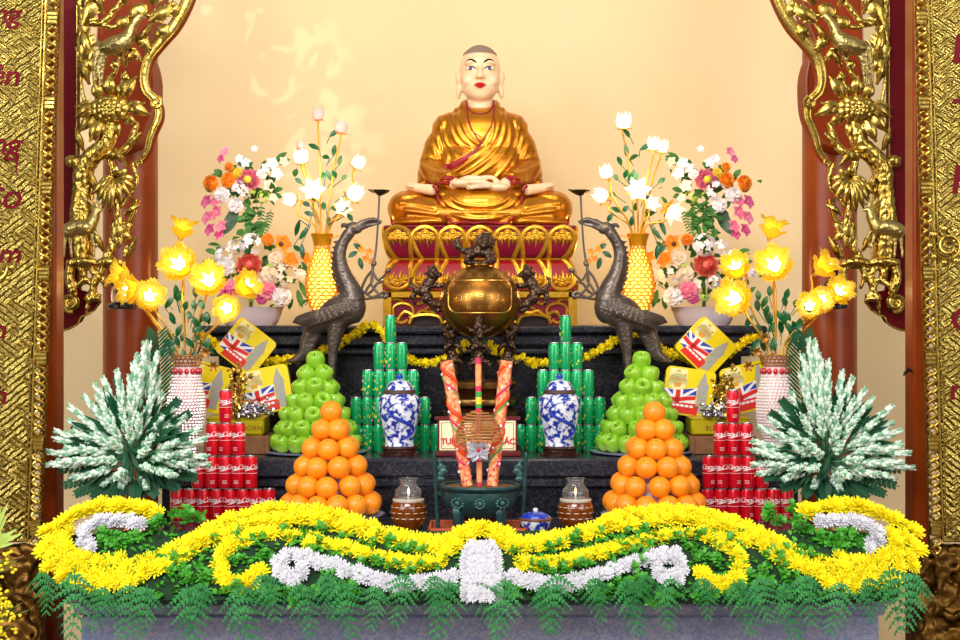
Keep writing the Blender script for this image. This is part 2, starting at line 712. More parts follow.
# painted face
for q in (-1, 1):
    cx = 480 + q * 8.6
    b = MB()
    e = hit(hb, cx, 71.8, 0)
    b.ell(e + Vector((0, .9 * u, 0)), Rr(4.9, 2.0, 1.75), 16, 10, Euler((0, -q * .12, 0)))
    ey = b.build('eye', EYEW, st)
    ir = MB()
    ir.ell(e + Vector((q * .9 * u, -.75 * u, 0)), Rr(2.0, 1.0, 1.5), 12, 8)
    ir.build('iris', IRIS, ey)
    b = MB()
    b.tube([hit(hb, cx + q * dx, 71.8 - dz, .8) for dx, dz in ((-4.8, -.6), (-2.5, 1.2), (0, 1.9), (2.6, 1.5), (5.4, 0))], [.25 * u, .5 * u, .6 * u, .5 * u, .2 * u], 6, sub=3)
    b.build('eyelid_line', INK, ey)
    b = MB()
    b.tube([hit(hb, cx + q * dx, 64.3 - dz, .15) for dx, dz in ((-5.2, -1.9), (-2.6, 0), (.4, 1), (3.2, .5), (6, -1.5))], [.5 * u, 1.25 * u, 1.4 * u, 1. * u, .3 * u], 8, sub=3, flat=.6)
    b.build('eyebrow', INK, st)
b = MB()
b.tube([hit(hb, 480 + x, 88.3 + z, .1) for x, z in ((-6.2, .1), (-3, -.9), (-1, -1.2), (0, -.7), (1, -1.2), (3, -.9), (6.2, .1))], [.2 * u, 1.1 * u, 1.3 * u, 1.1 * u, 1.3 * u, 1.1 * u, .2 * u], 8, sub=3, flat=.6)
b.tube([hit(hb, 480 + x, 89.6 + z, .1) for x, z in ((-5.6, -.9), (-2.6, .3), (0, .6), (2.6, .3), (5.6, -.9))], [.2 * u, 1.1 * u, 1.3 * u, 1.1 * u, .2 * u], 8, sub=3, flat=.6)
b.tube([hit(hb, 480 + x, 89., .1) for x in (-4.6, -2, 0, 2, 4.6)], [.3 * u, .9 * u, 1. * u, .9 * u, .3 * u], 8, sub=3, flat=.6)
b.build('lips', LIP, st)

# ---- robe
b = MB()
cap(b, V(-32, 100, 2), V(32, 100, 2), 16.5, 16.5, 24)
cap(b, V(-16, 110, 3), V(16, 110, 3), 14, 14, 20)
b.ell(V(0, 117, 3), Rr(17, 16, 9), 24, 12)
b.ell(V(0, 88, -2), Rr(42, 26, 34), 32, 20)
b.ell(V(0, 60, -2), Rr(46, 29, 40), 32, 20)
b.ell(V(0, 30, 4), Rr(62, 34, 28), 32, 20)
for q in (-1, 1):
    cap(b, V(q * 32, 101, 2), V(q * 43, 70, -2), 14.5, 14.8, 20)
    cap(b, V(q * 42, 84, 0), V(q * 49, 52, -4), 13.5, 14, 20)
    cap(b, V(q * 48, 58, -6), V(q * 31, 45, -38), 13.5, 9.5, 20)
    b.tube([V(q * 38, 49, -28), V(q * 26, 44, -45)], [10 * u, 9.2 * u], 16)
    b.tube([V(q * 52, 60, -2), V(q * 57, 40, -4), V(q * 56, 34, -4)], [9 * u, 7 * u, 4 * u], 16)
    cap(b, V(q * 22, 19, 4), V(q * 66, 19.5, -22), 20, 19.5, 24)
    b.ell(V(q * 73, 18.5, -22), Rr(18.5, 20, 18), 24, 16)
    cap(b, V(q * 66, 15, -30), V(q * 12, 12, -50), 15.5, 12, 20)
    b.ell(V(q * 45, 4, -24), Rr(44, 30, 6), 24, 10)


b.tube([V(-2, 113, -15), V(-12, 117, -11), V(-16.5, 124, 0), V(-11, 128, 11), V(0, 129, 14), V(11, 128, 11), V(16.5, 124, 0), V(12, 117, -11), V(2, 113, -15)], [4 * u] * 9, 12, sub=4)


def FR(*pts):
    return [(p[0] - 480., 229. - p[1]) for p in catmull([(*p, 0) for p in pts], 6)]


folds = []   # (polyline, height, width)
L1 = [[(455, 108), (456, 125), (462, 140), (474, 151)], [(450, 113), (451, 130), (458, 145), (470, 154)], [(460, 107), (462, 124), (468, 138), (477, 147)],
      [(443, 122), (445, 140), (452, 153), (462, 160)]]
L2 = [[(498, 108), (498, 130), (488, 151), (462, 170), (450, 176)], [(503, 109), (504, 135), (492, 158), (470, 175), (452, 181)],
      [(508, 112), (510, 140), (500, 160), (480, 176), (462, 184)], [(493, 120), (492, 138), (482, 153), (464, 164)], [(515, 120), (517, 142), (510, 162), (496, 180)]]
for f in L1 + L2:
    folds.append((FR(*f), 1.5, 1.9))
for q in (-1, 1):
    for f in ([(437, 138), (441, 152), (447, 166)], [(432, 146), (438, 160), (446, 171)], [(428, 158), (437, 168), (447, 175)], [(424, 168), (436, 175), (448, 178)],
              [(441, 128), (444, 145), (448, 160)], [(420, 150), (422, 168), (428, 182)]):
        folds.append((FR(*[(480 + q * (x - 480) * -1, y) for x, y in f]), 1.5, 1.9))
    for f in ([(403, 206), (418, 207), (434, 211)], [(405, 213), (420, 215), (438, 218)], [(404, 199), (420, 199), (436, 204)], [(410, 221), (424, 222), (440, 224)]):
        folds.append((FR(*[(480 + q * (x - 480) * -1, y) for x, y in f]), 1.5, 2.2))


def fold_disp(fl):
    def f(co, no):
        c = co / u
        x, z = c[:, 0], c[:, 2]
        front = np.clip(-no[:, 1] * 1.4 + .25, 0, 1)
        h = np.zeros(len(co))
        for pl, ht, w in fl:
            pl = np.array(pl)
            a, e = pl[:-1], pl[1:]
            best = np.full(len(co), 1e9)
            for i in range(len(a)):
                d = e[i] - a[i]
                t = np.clip(((x - a[i, 0]) * d[0] + (z - a[i, 1]) * d[1]) / (d @ d + 1e-9), 0, 1)
                best = np.minimum(best, (x - a[i, 0] - t * d[0]) ** 2 + (z - a[i, 1] - t * d[1]) ** 2)
            h = np.maximum(h, ht * np.exp(-best / (w * w))) if ht > 0 else h
        return co + no * (h * front * u)[:, None]
    return f


robe_me = organic(b, .0056, 5, [ROBE], 'robe', fold_disp(folds))
robe = link('robe', robe_me, st)
rb = bvh_of(robe_me)


def trim(name, m, pts, r, parent=robe, flat=1., sub=4, off=0.):
    q = catmull([(*p, 0) for p in pts], sub)
    b = MB()
    if not hasattr(r, '__len__'):
        r = [r] * len(q)
    else:
        r = [p[0] for p in catmull([(k, 0, 0) for k in r], sub)]
    b.tube([hit(rb, p[0], p[1], off) for p in q], [k * u for k in r], 8, flat=flat, up=(0, -1, 0))
    return b.build(name, m, parent)


trim('collar_edge', LIN, [(467, 102), (467, 112), (470, 128), (477, 141), (482, 147)], .9)
trim('collar_edge', LIN, [(494, 102), (494, 112), (492, 126), (485, 140), (477, 150)], .8)
trim('collar_edge', LIN, [(471, 133), (476, 137), (481, 140)], .6)
trim('neckline', MAROON, [(466.5, 101), (468, 110), (473, 115), (480, 116.5), (487, 115), (492, 110), (494, 101)], .8)
trim('lapel_lining', LIN, [(481, 148), (472, 157), (460, 165), (446, 171)], [.8, 2.2, 3.4, 4.2], flat=.4)
for q in (-1, 1):
    X = lambda x: 480 + q * (480 - x)
    trim('cuff_lining', LIN, [(X(441), 184), (X(448), 182), (X(455), 184), (X(449), 187), (X(441), 186.5)], [1., 2.4, 2.2, 2., 1.4])
    trim('hem', LIN, [(X(393), 219), (X(395), 226), (X(408), 228.2), (X(425), 228.4), (X(440), 228.4)], [1.2, 1.5, 1.4, 1.3, 1.])
    trim('cuff_edge', LIN, [(X(419), 187), (X(428), 186), (X(438), 187)], .9)
# lap drape hanging in front
b = MB()
b.ell(V(0, 22, -46), Rr(41, 17, 16), 32, 18)
b.ell(V(0, 31, -42), Rr(43, 15, 8), 32, 14)
b.ell(V(0, 9, -50), Rr(33, 14, 9), 28, 14)
b.box(V(0, 3, -48), Rr(64, 22, 6), 2 * u)
dr = [FR((443, 198), (450, 209), (465, 215), (480, 216.5), (495, 215), (510, 209), (517, 198)), FR((441, 204), (450, 216), (465, 221.5), (480, 223), (495, 221.5), (510, 216), (519, 204)),
      FR((449, 198), (457, 206), (468, 210), (480, 211), (492, 210), (503, 206), (511, 198)), FR((440, 212), (448, 220), (458, 226)), FR((520, 212), (512, 220), (502, 226))]
dme = organic(b, .0045, 4, [ROBE], 'lap_drape', fold_disp([(f, 1.7, 1.6) for f in dr]))
drape = link('lap_drape', dme, st)
db = bvh_of(dme)
for q in (-1, 1):
    X = lambda x: 480 + q * (480 - x)
    b = MB()
    pts = catmull([(X(434), 190, 0), (X(438), 194, 0), (X(440), 205, 0), (X(444), 216, 0), (X(451), 224, 0), (X(456), 227, 0)], 4)
    b.tube([hit(db, p[0], p[1], 0, -52) for p in pts], [1.5 * u] * len(pts), 8)
    b.build('drape_edge', LIN, drape)
b = MB()
pts = catmull([(456, 227, 0), (465, 225.5, 0), (474, 226.5, 0), (484, 225.5, 0), (495, 226.5, 0), (504, 227, 0)], 4)
b.tube([hit(db, p[0], p[1], .3, -56) for p in pts], [1.3 * u] * len(pts), 8)
b.build('drape_edge', LIN, drape)

# ================================================================ lotus throne
TB = W(480, 326.6, 7.5)
TB.z = Z3
th = thing('lotus_throne', 'red and gilt carved lotus throne under the monk statue', 'pedestal', TB)
HX, HY = 92 * u, 66 * u           # half sizes in plan
ztop = SB.z - TB.z
zz = lambda py: (326.6 - py) * u * (ztop / (97.6 * u))
DEP = 15 * u


def bulge(t):
    return math.sin(PI * t) ** .6


def frame_pts(prof):
    """rectangular ring loft: prof = [(inset,z)]"""
    vs, fs = [], []
    for ins, z in prof:
        X, Y = HX - ins, HY - ins
        vs += [(-X, -Y, z), (X, -Y, z), (X, Y, z), (-X, Y, z)]
    n = len(prof)
    for i in range(n - 1):
        for j in range(4):
            k = (j + 1) % 4
            fs.append((i * 4 + j, i * 4 + k, i * 4 + 4 + k, i * 4 + 4 + j))
    fs.append((3, 2, 1, 0))
    fs.append((n * 4 - 4, n * 4 - 3, n * 4 - 2, n * 4 - 1))
    return vs, fs


INS = 10 * u
UP0, UP1 = zz(262), zz(230)
LO0, LO1 = zz(292), zz(262)
for nm, z0, z1, m in (('upper_lotus_band', UP0, UP1, MAROON), ('lower_lotus_band', LO0, LO1, REDP)):
    b = MB()
    prof = []
    for i in range(13):
        t = i / 12
        if nm[0] == 'u':
            ins = INS * (1 - math.sqrt(1 - (1 - t) ** 2)) + (3 * u if t > .95 else 0)
        else:
            ins = INS * (1 - math.sqrt(1 - t * t))
        prof.append((ins, z0 + (z1 - z0) * t))
    b.add(*frame_pts(prof))
    b.build(nm, m, th, sharp=50)


def surf(side, s, t, upper, off):
    """point on a petal band: side 0 front,1 right,2 left; s along, t 0..1 from bottom"""
    if upper:
        ins, z = INS * (1 - math.sqrt(max(0, 1 - (1 - t) ** 2))), UP0 + (UP1 - UP0) * t
    else:
        ins, z = INS * (1 - math.sqrt(max(0, 1 - t * t))), LO0 + (LO1 - LO0) * t
    ins -= off
    if side == 0:
        return Vector((s * (HX - ins) / HX, -(HY - ins), z))
    q = 1 if side == 1 else -1
    return Vector((q * (HX - ins), s * (HY - ins) / HY, z))


for side, n, half in ((0, 7, HX), (1, 5, HY), (2, 5, HY)):
    for upper in (True, False):
        for k in range(n):
            w = half * 2 / n
            c = -half + w * (k + .5)
            F = lambda a, t, off=0.: surf(side, max(-half, min(half, c + a * w)), t if upper else 1 - t, upper, off * u)
            b = MB()
            # double rim
            for sc, rr in ((1., 2.1), (.82, .9)):
                arch = [(-.30 * sc, .02), (-.42 * sc, .30), (-.49 * sc, .58), (-.42 * sc, .80), (-.24 * sc, .93 * (1 if sc == 1 else .97)), (0, .985 * (1 if sc == 1 else .95)),
                        (.24 * sc, .93 * (1 if sc == 1 else .97)), (.42 * sc, .80), (.49 * sc, .58), (.42 * sc, .30), (.30 * sc, .02)]
                q = catmull([(a, t, 0) for a, t in arch], 3)
                b.tube([F(p[0], p[1], .5) for p in q], rr * u, 6)
            # cloud relief and drips
            for (a, t, r) in ((-.2, .74, .1), (0, .80, .13), (.2, .74, .1), (-.1, .66, .09), (.1, .66, .09), (0, .7, .1), (-.28, .63, .07), (.28, .63, .07)):
                b.ell(F(a, t, .3), (r * w * .9 if side == 0 else 1.4 * u, 1.4 * u if side == 0 else r * w * .9, r * .5 * (UP1 - UP0)), 8, 6)
                b.tube([F(a + r * math.cos(g * PI / 4) * 1., t + r * .55 * math.sin(g * PI / 4), .6) for g in range(8)], .95 * u, 5, closed=True)
            for (a, t0, t1) in ((-.2, .62, .42), (-.07, .6, .5), (.06, .62, .36), (.2, .62, .45), (-.29, .6, .5), (.3, .6, .5)):
                b.tube([F(a, t0, .4), F(a, (t0 + t1) / 2, .6), F(a + .01, t1, .3)], [1.6 * u, 1.1 * u, .3 * u], 6)
            b.build('lotus_petal', GILT, th)
# top and waist mouldings
b = MB()
b.add(*frame_pts([(2 * u, zz(232)), (0, zz(231)), (0, zz(229.6)), (2 * u, zz(229))]))
b.build('top_moulding', MAROON, th)
b = MB()
b.add(*frame_pts([(INS - 3 * u, zz(263.2)), (INS - 4 * u, zz(262)), (INS - 3 * u, zz(260.8))]))
b.build('waist_bead', GILT, th)
# base block with feet and openings
b = MB()
X, Y = HX - 3 * u, HY - 3 * u
b.box((0, 0, (zz(299) + zz(318)) / 2), (2 * X, 2 * Y, zz(299) - zz(318)))
for q in (-1, 1):
    b.box((q * X * .86, 0, zz(322)), (X * .26, 2 * Y, zz(317) - zz(326.6)))
b.box((0, 0, zz(322)), (X * .42, 2 * Y, zz(317) - zz(326.6)))
b.build('base_block', MAROON, th)
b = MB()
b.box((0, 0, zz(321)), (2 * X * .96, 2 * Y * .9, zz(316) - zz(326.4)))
b.build('opening_shade_block', WOOD_DK, th)  # dark block added so the base openings look shaded
b = MB()
b.add(*frame_pts([(0, zz(300)), (-1 * u, zz(299)), (-1 * u, zz(294)), (2 * u, zz(292))]))
for q in (-1, 1):
    for qq in (-1, 1):
        b.box((q * (HX - 3 * u), qq * (HY - 3 * u), zz(310)), (8 * u, 8 * u, zz(294) - zz(326.6)))
b.build('base_frame', GILT, th)
b = MB()
yf = -(HY - 3 * u) - 1 * u
bz = lambda x, py: Vector(((x - 480) * u, yf, zz(py)))
for q in (-1, 1):
    X_ = lambda x: 480 + q * (480 - x)
    def T(pts, r=1.5, closed=False):
        b.tube([bz(X_(p[0]), p[1]) for p in (catmull([(*p, 0) for p in pts], 3) if not closed else [(*p, 0) for p in pts])], r * u, 6, closed=closed)
    T([(397, 319), (397, 309), (404, 305), (413, 307), (416, 313), (412, 319)])
    T([(401, 321), (408, 313), (417, 317), (424, 312), (432, 314), (442, 312)], 1.7)
    T([(391, 303), (397, 301), (404, 302), (407, 306)])
    T([(416, 303), (421, 306), (428, 303), (432, 307), (427, 311)])
    T([(436, 303), (444, 305), (450, 302), (458, 306), (452, 311), (444, 309)])
    T([(412, 325), (416, 318), (428, 316), (440, 318), (444, 325)], 1.8)
    T([(391, 325), (397, 322), (405, 324), (411, 321)], 1.6)
    T([(446, 324), (454, 318), (463, 322), (472, 318), (480, 321)], 1.6)
b.build('fretwork', GILT, th)
# ================================================================ bronzes and altar vessels
BRZ = mat('dark_bronze', '#3A2A22', .32, .75, '#5A4436', 22, bump=.25, bscale=70)
BRZ_CR = mat('crane_bronze', '#554B46', .32, .65, '#746860', 14, bump=.15, bscale=90)
BRZ_POL = mat('polished_bronze', '#86561F', .3, .9, '#96662C', 6)
BRZ_BOWL = mat('bowl_bronze', '#6A4A24', .28, .9, '#85602E', 12)
VERD = mat('green_bronze', '#1E3A3C', .38, .45, '#2E5252', 16, bump=.2, bscale=60)
VERD_L = mat('pale_verdigris', '#3E6A62', .45, .3, '#2A4A48', 40)
GILDLINE = mat('gilded_line', '#D8A850', .25, .9)


def local(D, base):
    return lambda px, py, dy=0.: W(px, py, D) - base + Vector((0, dy, 0))


# ---------------- globe censer
D = 6.72
s = D / FPX
base = Vector(W(480, 400, D))
base.z = Z2
gl = thing('globe_censer', 'round polished bronze globe censer with dragon handles and lion lid in the centre', 'incense burner', base)
g = local(D, base)
gc = g(480, 301.5)
b = MB()
prof = []
for i in range(33):
    th_ = -PI / 2 + PI * i / 32
    prof.append((max(1e-4, math.cos(th_) * 40.5 * s), math.sin(th_) * 36.5 * s))
prof = prof[:-2] + [(11 * s, 36 * s), (11 * s, 38 * s), (1e-4, 38.5 * s)]
b.lathe(prof, 56, gc)
globe = b.build('globe', BRZ_POL, gl)


def gsurf(px, py, off):
    x = (px - 480) * s
    z = (301.5 - py) * s
    k = 1 - (x / (40.5 * s)) ** 2 - (z / (36.5 * s)) ** 2
    return gc + Vector((x, -math.sqrt(max(.001, k)) * 40.5 * s - off * s, z))


b = MB()
ring = []
for (cx_, cy_, a0) in ((502, 290, -90), (502, 304, 0), (458, 304, 90), (458, 290, 180)):
    for k in range(7):
        a = math.radians(a0 + k * 15)
        ring.append((cx_ + 9 * math.cos(a), cy_ + 9 * math.sin(a)))
dens = []
for i in range(len(ring)):
    p, q = ring[i], ring[(i + 1) % len(ring)]
    m_ = 6 if abs(p[0] - q[0]) + abs(p[1] - q[1]) > 6 else 1
    for k in range(m_):
        dens.append((p[0] + (q[0] - p[0]) * k / m_, p[1] + (q[1] - p[1]) * k / m_))
b.tube([gsurf(p[0], p[1], .2) for p in dens], .6 * s, 6, closed=True)
b.build('panel_border', GILDLINE, globe)
b = MB()
for i, ch in enumerate('平建南禄福'):
    vs, fs = text_mesh(ch, 6.2 * s, .0006, 0, 1)
    cx_ = 459 + i * 10.3
    b.add([gsurf(cx_ + v[0] / s, 276.5 - v[1] / s, .25) + Vector((0, -v[2], 0)) for v in vs], fs)
for r_, row in enumerate(('汉文心一六', '功德無量光', '吉祥如意平')):
    for i, ch in enumerate(row):
        sz = (4.5, 8, 4.6)[r_]
        vs, fs = text_mesh(ch, sz * s, .0006, 0, 1)
        cx_ = 459 + i * (10.2)
        py_ = (288, 298, 308)[r_]
        b.add([gsurf(cx_ + v[0] / s, py_ - v[1] / s, .25) + Vector((0, -v[2], 0)) for v in vs], fs)
b.build('inscription', GILDLINE, globe)


def blobchain(b, pts, rs, c=None):
    for p, r in zip(pts, rs):
        b.ell(p, r * s, 12, 8)
    for i in range(len(pts) - 1):
        b.tube([pts[i], pts[i + 1]], [rs[i] * s * .9, rs[i + 1] * s * .9], 10)


# lion on the lid
b = MB()
G = lambda x, y, dy=0.: g(x, y, dy * s)
b.ell(G(479, 263, 0), Rr(0, 0, 0) if False else (16 * s, 12 * s, 2.6 * s))
blobchain(b, [G(470, 253), G(478, 251), G(487, 252)], [6.2, 5.6, 6.4])
blobchain(b, [G(487, 252), G(489, 243), G(486, 238)], [5.5, 5.5, 5.5])
b.ell(G(485, 243, -5), 6.5 * s)
b.ell(G(483, 246, -10), (4.5 * s, 3.5 * s, 3 * s))
for k in range(14):
    a = k * 2 * PI / 14
    b.ell(G(485 + 8 * math.cos(a), 243 + 7.5 * math.sin(a), -2), 2.4 * s, 8, 6)
for (x, y, dx, dy) in ((483, 236, 482, 230), (480, 239, 475, 234), (488, 237, 493, 232), (491, 241, 498, 239)):
    b.tube([G(x, y), G(dx, dy)], [2.6 * s, .6 * s], 8)
for x, dy in ((468, -5), (472, 5), (488, -5), (493, 5)):
    b.tube([G(x, 255, dy), G(x - 1, 262, dy)], [3.2 * s, 2.6 * s], 8)
    b.ell(G(x - 2, 262, dy - 2), (3.4 * s, 3.8 * s, 2 * s), 8, 6)
b.ell(G(492, 260, -6), 5 * s)
b.tube([G(464, 252), G(459, 247), G(457, 240), G(461, 236)], [3.4 * s, 3 * s, 2.6 * s, 1.2 * s], 8, sub=3)
b.tube([G(461, 248), G(455, 246), G(453, 241)], [2.4 * s, 2 * s, .8 * s], 8, sub=3)
me = organic(b, .0042, 2, [BRZ], 'lid_lion', noise_disp(.005, 110))
link('lid_lion', me, gl)
# dragon handles
for q in (-1, 1):
    X = lambda x: 480 + q * (480 - x)
    H = lambda x, y, dy=0.: G(X(x), y, dy)
    b = MB()
    blobchain(b, [H(440, 305), H(433, 304), H(427, 298), H(424, 291), H(428, 284), H(433, 277)], [3.4, 4.6, 6.2, 6.4, 6, 5.4])
    b.ell(H(433, 273, -2), (5.5 * s, 6 * s, 6.5 * s))
    b.ell(H(438, 275, -2), (4.5 * s, 3.8 * s, 3 * s))
    for (x0, y0, x1, y1) in ((430, 270, 428, 265), (434, 268, 434, 263), (428, 274, 424, 272)):
        b.tube([H(x0, y0), H(x1, y1)], [2.5 * s, .7 * s], 8)
    blobchain(b, [H(422, 292), H(416, 290), H(413, 296), H(415, 303)], [4.6, 4, 3.2, 2])
    b.tube([H(432, 285), H(440, 286), H(444, 283)], [3.2 * s, 2.6 * s, 2.2 * s], 8, sub=2)
    b.tube([H(430, 300), H(434, 309), H(441, 311)], [3.6 * s, 2.8 * s, 2.2 * s], 8, sub=2)
    b.tube([H(416, 288), H(411, 285), H(411, 279), H(415, 277)], [2.8 * s, 2.2 * s, 1.8 * s, .6 * s], 8, sub=2)
    me = organic(b, .0042, 2, [BRZ], 'dragon_handle', noise_disp(.005, 120))
    link('dragon_handle', me, gl)
# three legs with monster masks, standing on the bowl
for kk, (x, pts) in enumerate(((480, [(479, 320, -40), (479, 333, -38), (478, 347, -37), (478, 360, -35), (479, 374, -33), (480, 381, -32)]),
                               (453, [(452, 324, 10), (450, 335, 12), (450, 348, 14), (453, 360, 16), (455, 372, 17), (452, 381, 18)]),
                               (507, [(508, 324, 10), (510, 335, 12), (510, 348, 14), (507, 360, 16), (505, 372, 17), (508, 381, 18)]))):
    b = MB()
    P3 = [G(*p) for p in pts]
    blobchain(b, P3, [5, 6.5, 5.5, 6.5, 5.2, 6])
    dy = pts[1][2] - 5
    for q in (-1, 1):
        b.tube([G(x, 332, dy), G(x + q * 9, 330, dy + 2), G(x + q * 13, 326, dy + 4)], [3 * s, 2.4 * s, .8 * s], 8, sub=2)
        b.ell(G(x + q * 4, 327, dy - 2), 2.8 * s, 8, 6)
        b.tube([G(x + q * 2, 344, dy), G(x + q * 8, 349, dy), G(x + q * 7, 356, dy + 2)], [2.8 * s, 2.4 * s, 1 * s], 8, sub=2)
        b.tube([G(x + q * 3, 360, dy), G(x + q * 9, 363, dy), G(x + q * 8, 371, dy + 2)], [2.8 * s, 2.6 * s, 1.2 * s], 8, sub=2)
    b.ell(G(x, 336, dy - 4), (4 * s, 3.5 * s, 3 * s), 8, 6)
    me = organic(b, .0042, 2, [BRZ], 'leg', noise_disp(.005, 120))
    link('leg', me, gl)
b = MB()
pz = lambda py: g(480, py).z
b.lathe([(1e-4, pz(384)), (30 * s, pz(384)), (35 * s, pz(381)), (36.5 * s, pz(383)), (36 * s, pz(387)), (31 * s, pz(390)), (26 * s, pz(394)), (31 * s, pz(396)), (38 * s, pz(398)), (39 * s, pz(401)), (38 * s, pz(404)), (29 * s, pz(406)), (1e-4, pz(406))], 48, cap=False)
b.build('stand_bowl', BRZ_BOWL, gl)
b = MB()
b.lathe([(24 * s, pz(405.5)), (34 * s, pz(408)), (40 * s, pz(411)), (40 * s, pz(415)), (32 * s, pz(420)), (31 * s, pz(438)), (42 * s, pz(444)), (44 * s, 0)], 40)
b.build('wooden_stand', WOOD_DK, gl)

# ---------------- cranes on tortoises
D = 6.78
s = D / FPX


def crane(sgn, side):
    base = W(480 + sgn * 146, 440, D)
    base.z = Z2
    X = lambda x: 480 + sgn * (480 - x) if sgn > 0 else x
    L = local(D, base)
    G = lambda x, y, dy=0.: L(X(x), y, dy * s)
    t = thing('bronze_crane', 'tall dark bronze crane on the %s, holding an oil dish on a lotus stem' % side, 'statue', base)
    b = MB()
    b.tube([G(349, 233), G(343, 243), G(340, 256), G(343, 272), G(350, 288), G(353, 300)], [6 * s, 5.6 * s, 6.2 * s, 7.5 * s, 10 * s, 13 * s], 16, sub=5, roundcap=True)
    b.ell(G(354, 228), (8.5 * s, 5.5 * s, 6 * s), 20, 14, Euler((0, -.35 * -sgn * -1, 0)))
    b.tube([G(357, 226), G(366, 221.3), G(375, 219.5), G(382.5, 221.5)], [4 * s, 3 * s, 2.2 * s, .5 * s], 10, sub=4)
    b.tube([G(357, 230), G(367, 226.3), G(375, 224.5), G(382.5, 223.6)], [3.2 * s, 2 * s, 1.4 * s, .4 * s], 10, sub=4)
    b.tube([G(348, 226), G(343, 224.5), G(341, 229)], [2.5 * s, 2 * s, .6 * s], 8, sub=3)
    rot = Euler((0, (.55 if sgn < 0 else -.55) * -1, 0))
    b.ell(G(340, 312), (27 * s, 16 * s, 17 * s), 28, 18, rot)
    b.ell(G(353, 307), (13 * s, 13 * s, 17 * s), 20, 14)
    b.ell(G(322, 322), (20 * s, 13 * s, 10 * s), 20, 14, rot)
    b.tube([G(312, 328), G(306, 342), G(303, 353), G(295, 360), G(286, 361)], [8 * s, 6.2 * s, 5.2 * s, 4 * s, 1 * s], 12, sub=4)
    b.tube([G(316, 330), G(311, 345), G(306, 356), G(297, 363)], [7 * s, 5 * s, 3.5 * s, .8 * s], 12, sub=4)
    for dy in (-5, 6):
        b.tube([G(338, 322, dy), G(335, 335, dy), G(333, 352, dy), G(332.5, 366, dy)], [9 * s, 7.4 * s, 4.6 * s, 3.6 * s], 14, sub=4)
        b.tube([G(332.5, 360, dy), G(332, 385, dy), G(333, 420, dy), G(333, 438, dy)], [3.6 * s, 3.4 * s, 2.8 * s, 3 * s], 12, sub=3)
        b.ell(G(332.5, 384, dy), 4 * s, 10, 8)
        for k in (-1, 0, 1):
            b.tube([G(333, 436, dy), G(340, 438.5, dy + k * 5)], [2.4 * s, 1.2 * s], 8)
    for k in range(10):
        f = k / 9
        x0, y0 = 338 - 5 * math.sin(f * PI) + 3 * f, 243 + 48 * f
        b.tube([G(x0, y0), G(x0 - 5.5, y0 - 2)], [2.8 * s, .5 * s], 6)

    def feath(co, no):
        h = np.array([mnoise.noise(Vector((p[0] * 60, p[1] * 60, p[2] * 180))) for p in co])
        return co + no * (.0022 * h)[:, None]
    me = organic(b, .005, 3, [BRZ_CR], 'body', feath)
    link('body', me, t)
    # wings with rows of feathers
    for dy, sg in ((-15, -1), (15, 1)):
        b = MB()
        for row in range(4):
            n = 9 - row
            for k in range(n):
                f = k / (n - 1)
                bx, by = 354 - 30 * f - row * 1.0, 301 + 11 * f + row * 2.5
                ln = (30 - row * 4.5) * (.75 + .35 * f)
                tx, ty = bx - ln * .93, by + ln * (.62 - .3 * f)
                bow = dy + sg * (1.6 - row * .2 + (1 - abs(f - .4)) * 2.)
                b.leaf(G(bx, by, bow + sg * (row * .5)), G(tx, max(by, ty), dy * .62 + sg * row * .9), 8.5 * s, (0, sg, .15), .06, .25, 5,
                       prof=lambda q: (.55 + .45 * math.sin(PI * min(1, q * .8 + .1))) if q < .8 else math.sqrt(max(0, 1 - ((q - .8) / .2) ** 2)) * .92)
        w = b.build('wing', BRZ_CR, t)
        md = w.modifiers.new('s', 'SOLIDIFY')
        md.thickness = .006
    # eye
    b = MB()
    b.ell(G(353.5, 227, -5.2), 1.4 * s, 10, 8)
    b.build('eye', GILDLINE, t)
    # lotus stem and oil dish
    b = MB()
    b.tube([G(379.5, 196, -2), G(378, 225, -2), G(376, 250, -2), G(373, 268, -3), G(372, 282, -3)], [1. * s, 1. * s, 1.1 * s, 1.5 * s, 1.8 * s], 8, sub=3)
    for pts in ([(373, 270), (367, 277), (362, 288), (360, 296), (352, 303)], [(373, 272), (378, 280), (384, 276), (388, 271)], [(372, 282), (366, 292), (372, 297), (379, 295), (384, 292), (388, 295)],
                [(362, 290), (367, 294), (373, 290), (377, 284), (384, 281)], [(360, 295), (365, 299), (373, 298), (383, 297)], [(371, 284), (375, 290), (380, 295)]):
        b.tube([G(x, y, -3) for x, y in pts], 1.35 * s, 7, sub=4)
    for x, y in ((388, 270.5), (386, 296.5), (374, 264)):
        b.ell(G(x, y, -3), (2.6 * s, 2.2 * s, 3.4 * s), 10, 8, Euler((0, .8 * -sgn, 0)))
    st_ = b.build('lotus_stem', BRZ_CR, t)
    b = MB()
    c = G(380, 196, -2)
    b.lathe([(1 * s, 0), (4 * s, 1.2 * s), (8 * s, 3.5 * s), (9.6 * s, 5.6 * s), (9 * s, 5.8 * s), (6 * s, 4 * s), (1e-4, 3.4 * s)], 24, c, cap=False, wob=lambda a, z: 1 + .07 * math.cos(6 * a))
    b.tube([c + Vector((-8 * s, 0, 5 * s)), c + Vector((-12 * s, 0, 6.4 * s))], [1.6 * s, .5 * s], 8)
    b.build('oil_dish', BRZ, st_)
    # tortoise
    tb = Vector(base)
    t2 = thing('bronze_tortoise', 'dark bronze tortoise under the %s crane, neck raised beside the green cans' % side, 'statue', tb)
    b = MB()
    b.ell(G(334, 447), (24 * s, 24 * s, 9 * s), 28, 16)
    b.tube([G(352, 447), G(361, 443), G(368, 438), G(374, 430), G(377, 426)], [5 * s, 5 * s, 4.6 * s, 4.4 * s, 2.4 * s], 12, sub=4, roundcap=True)
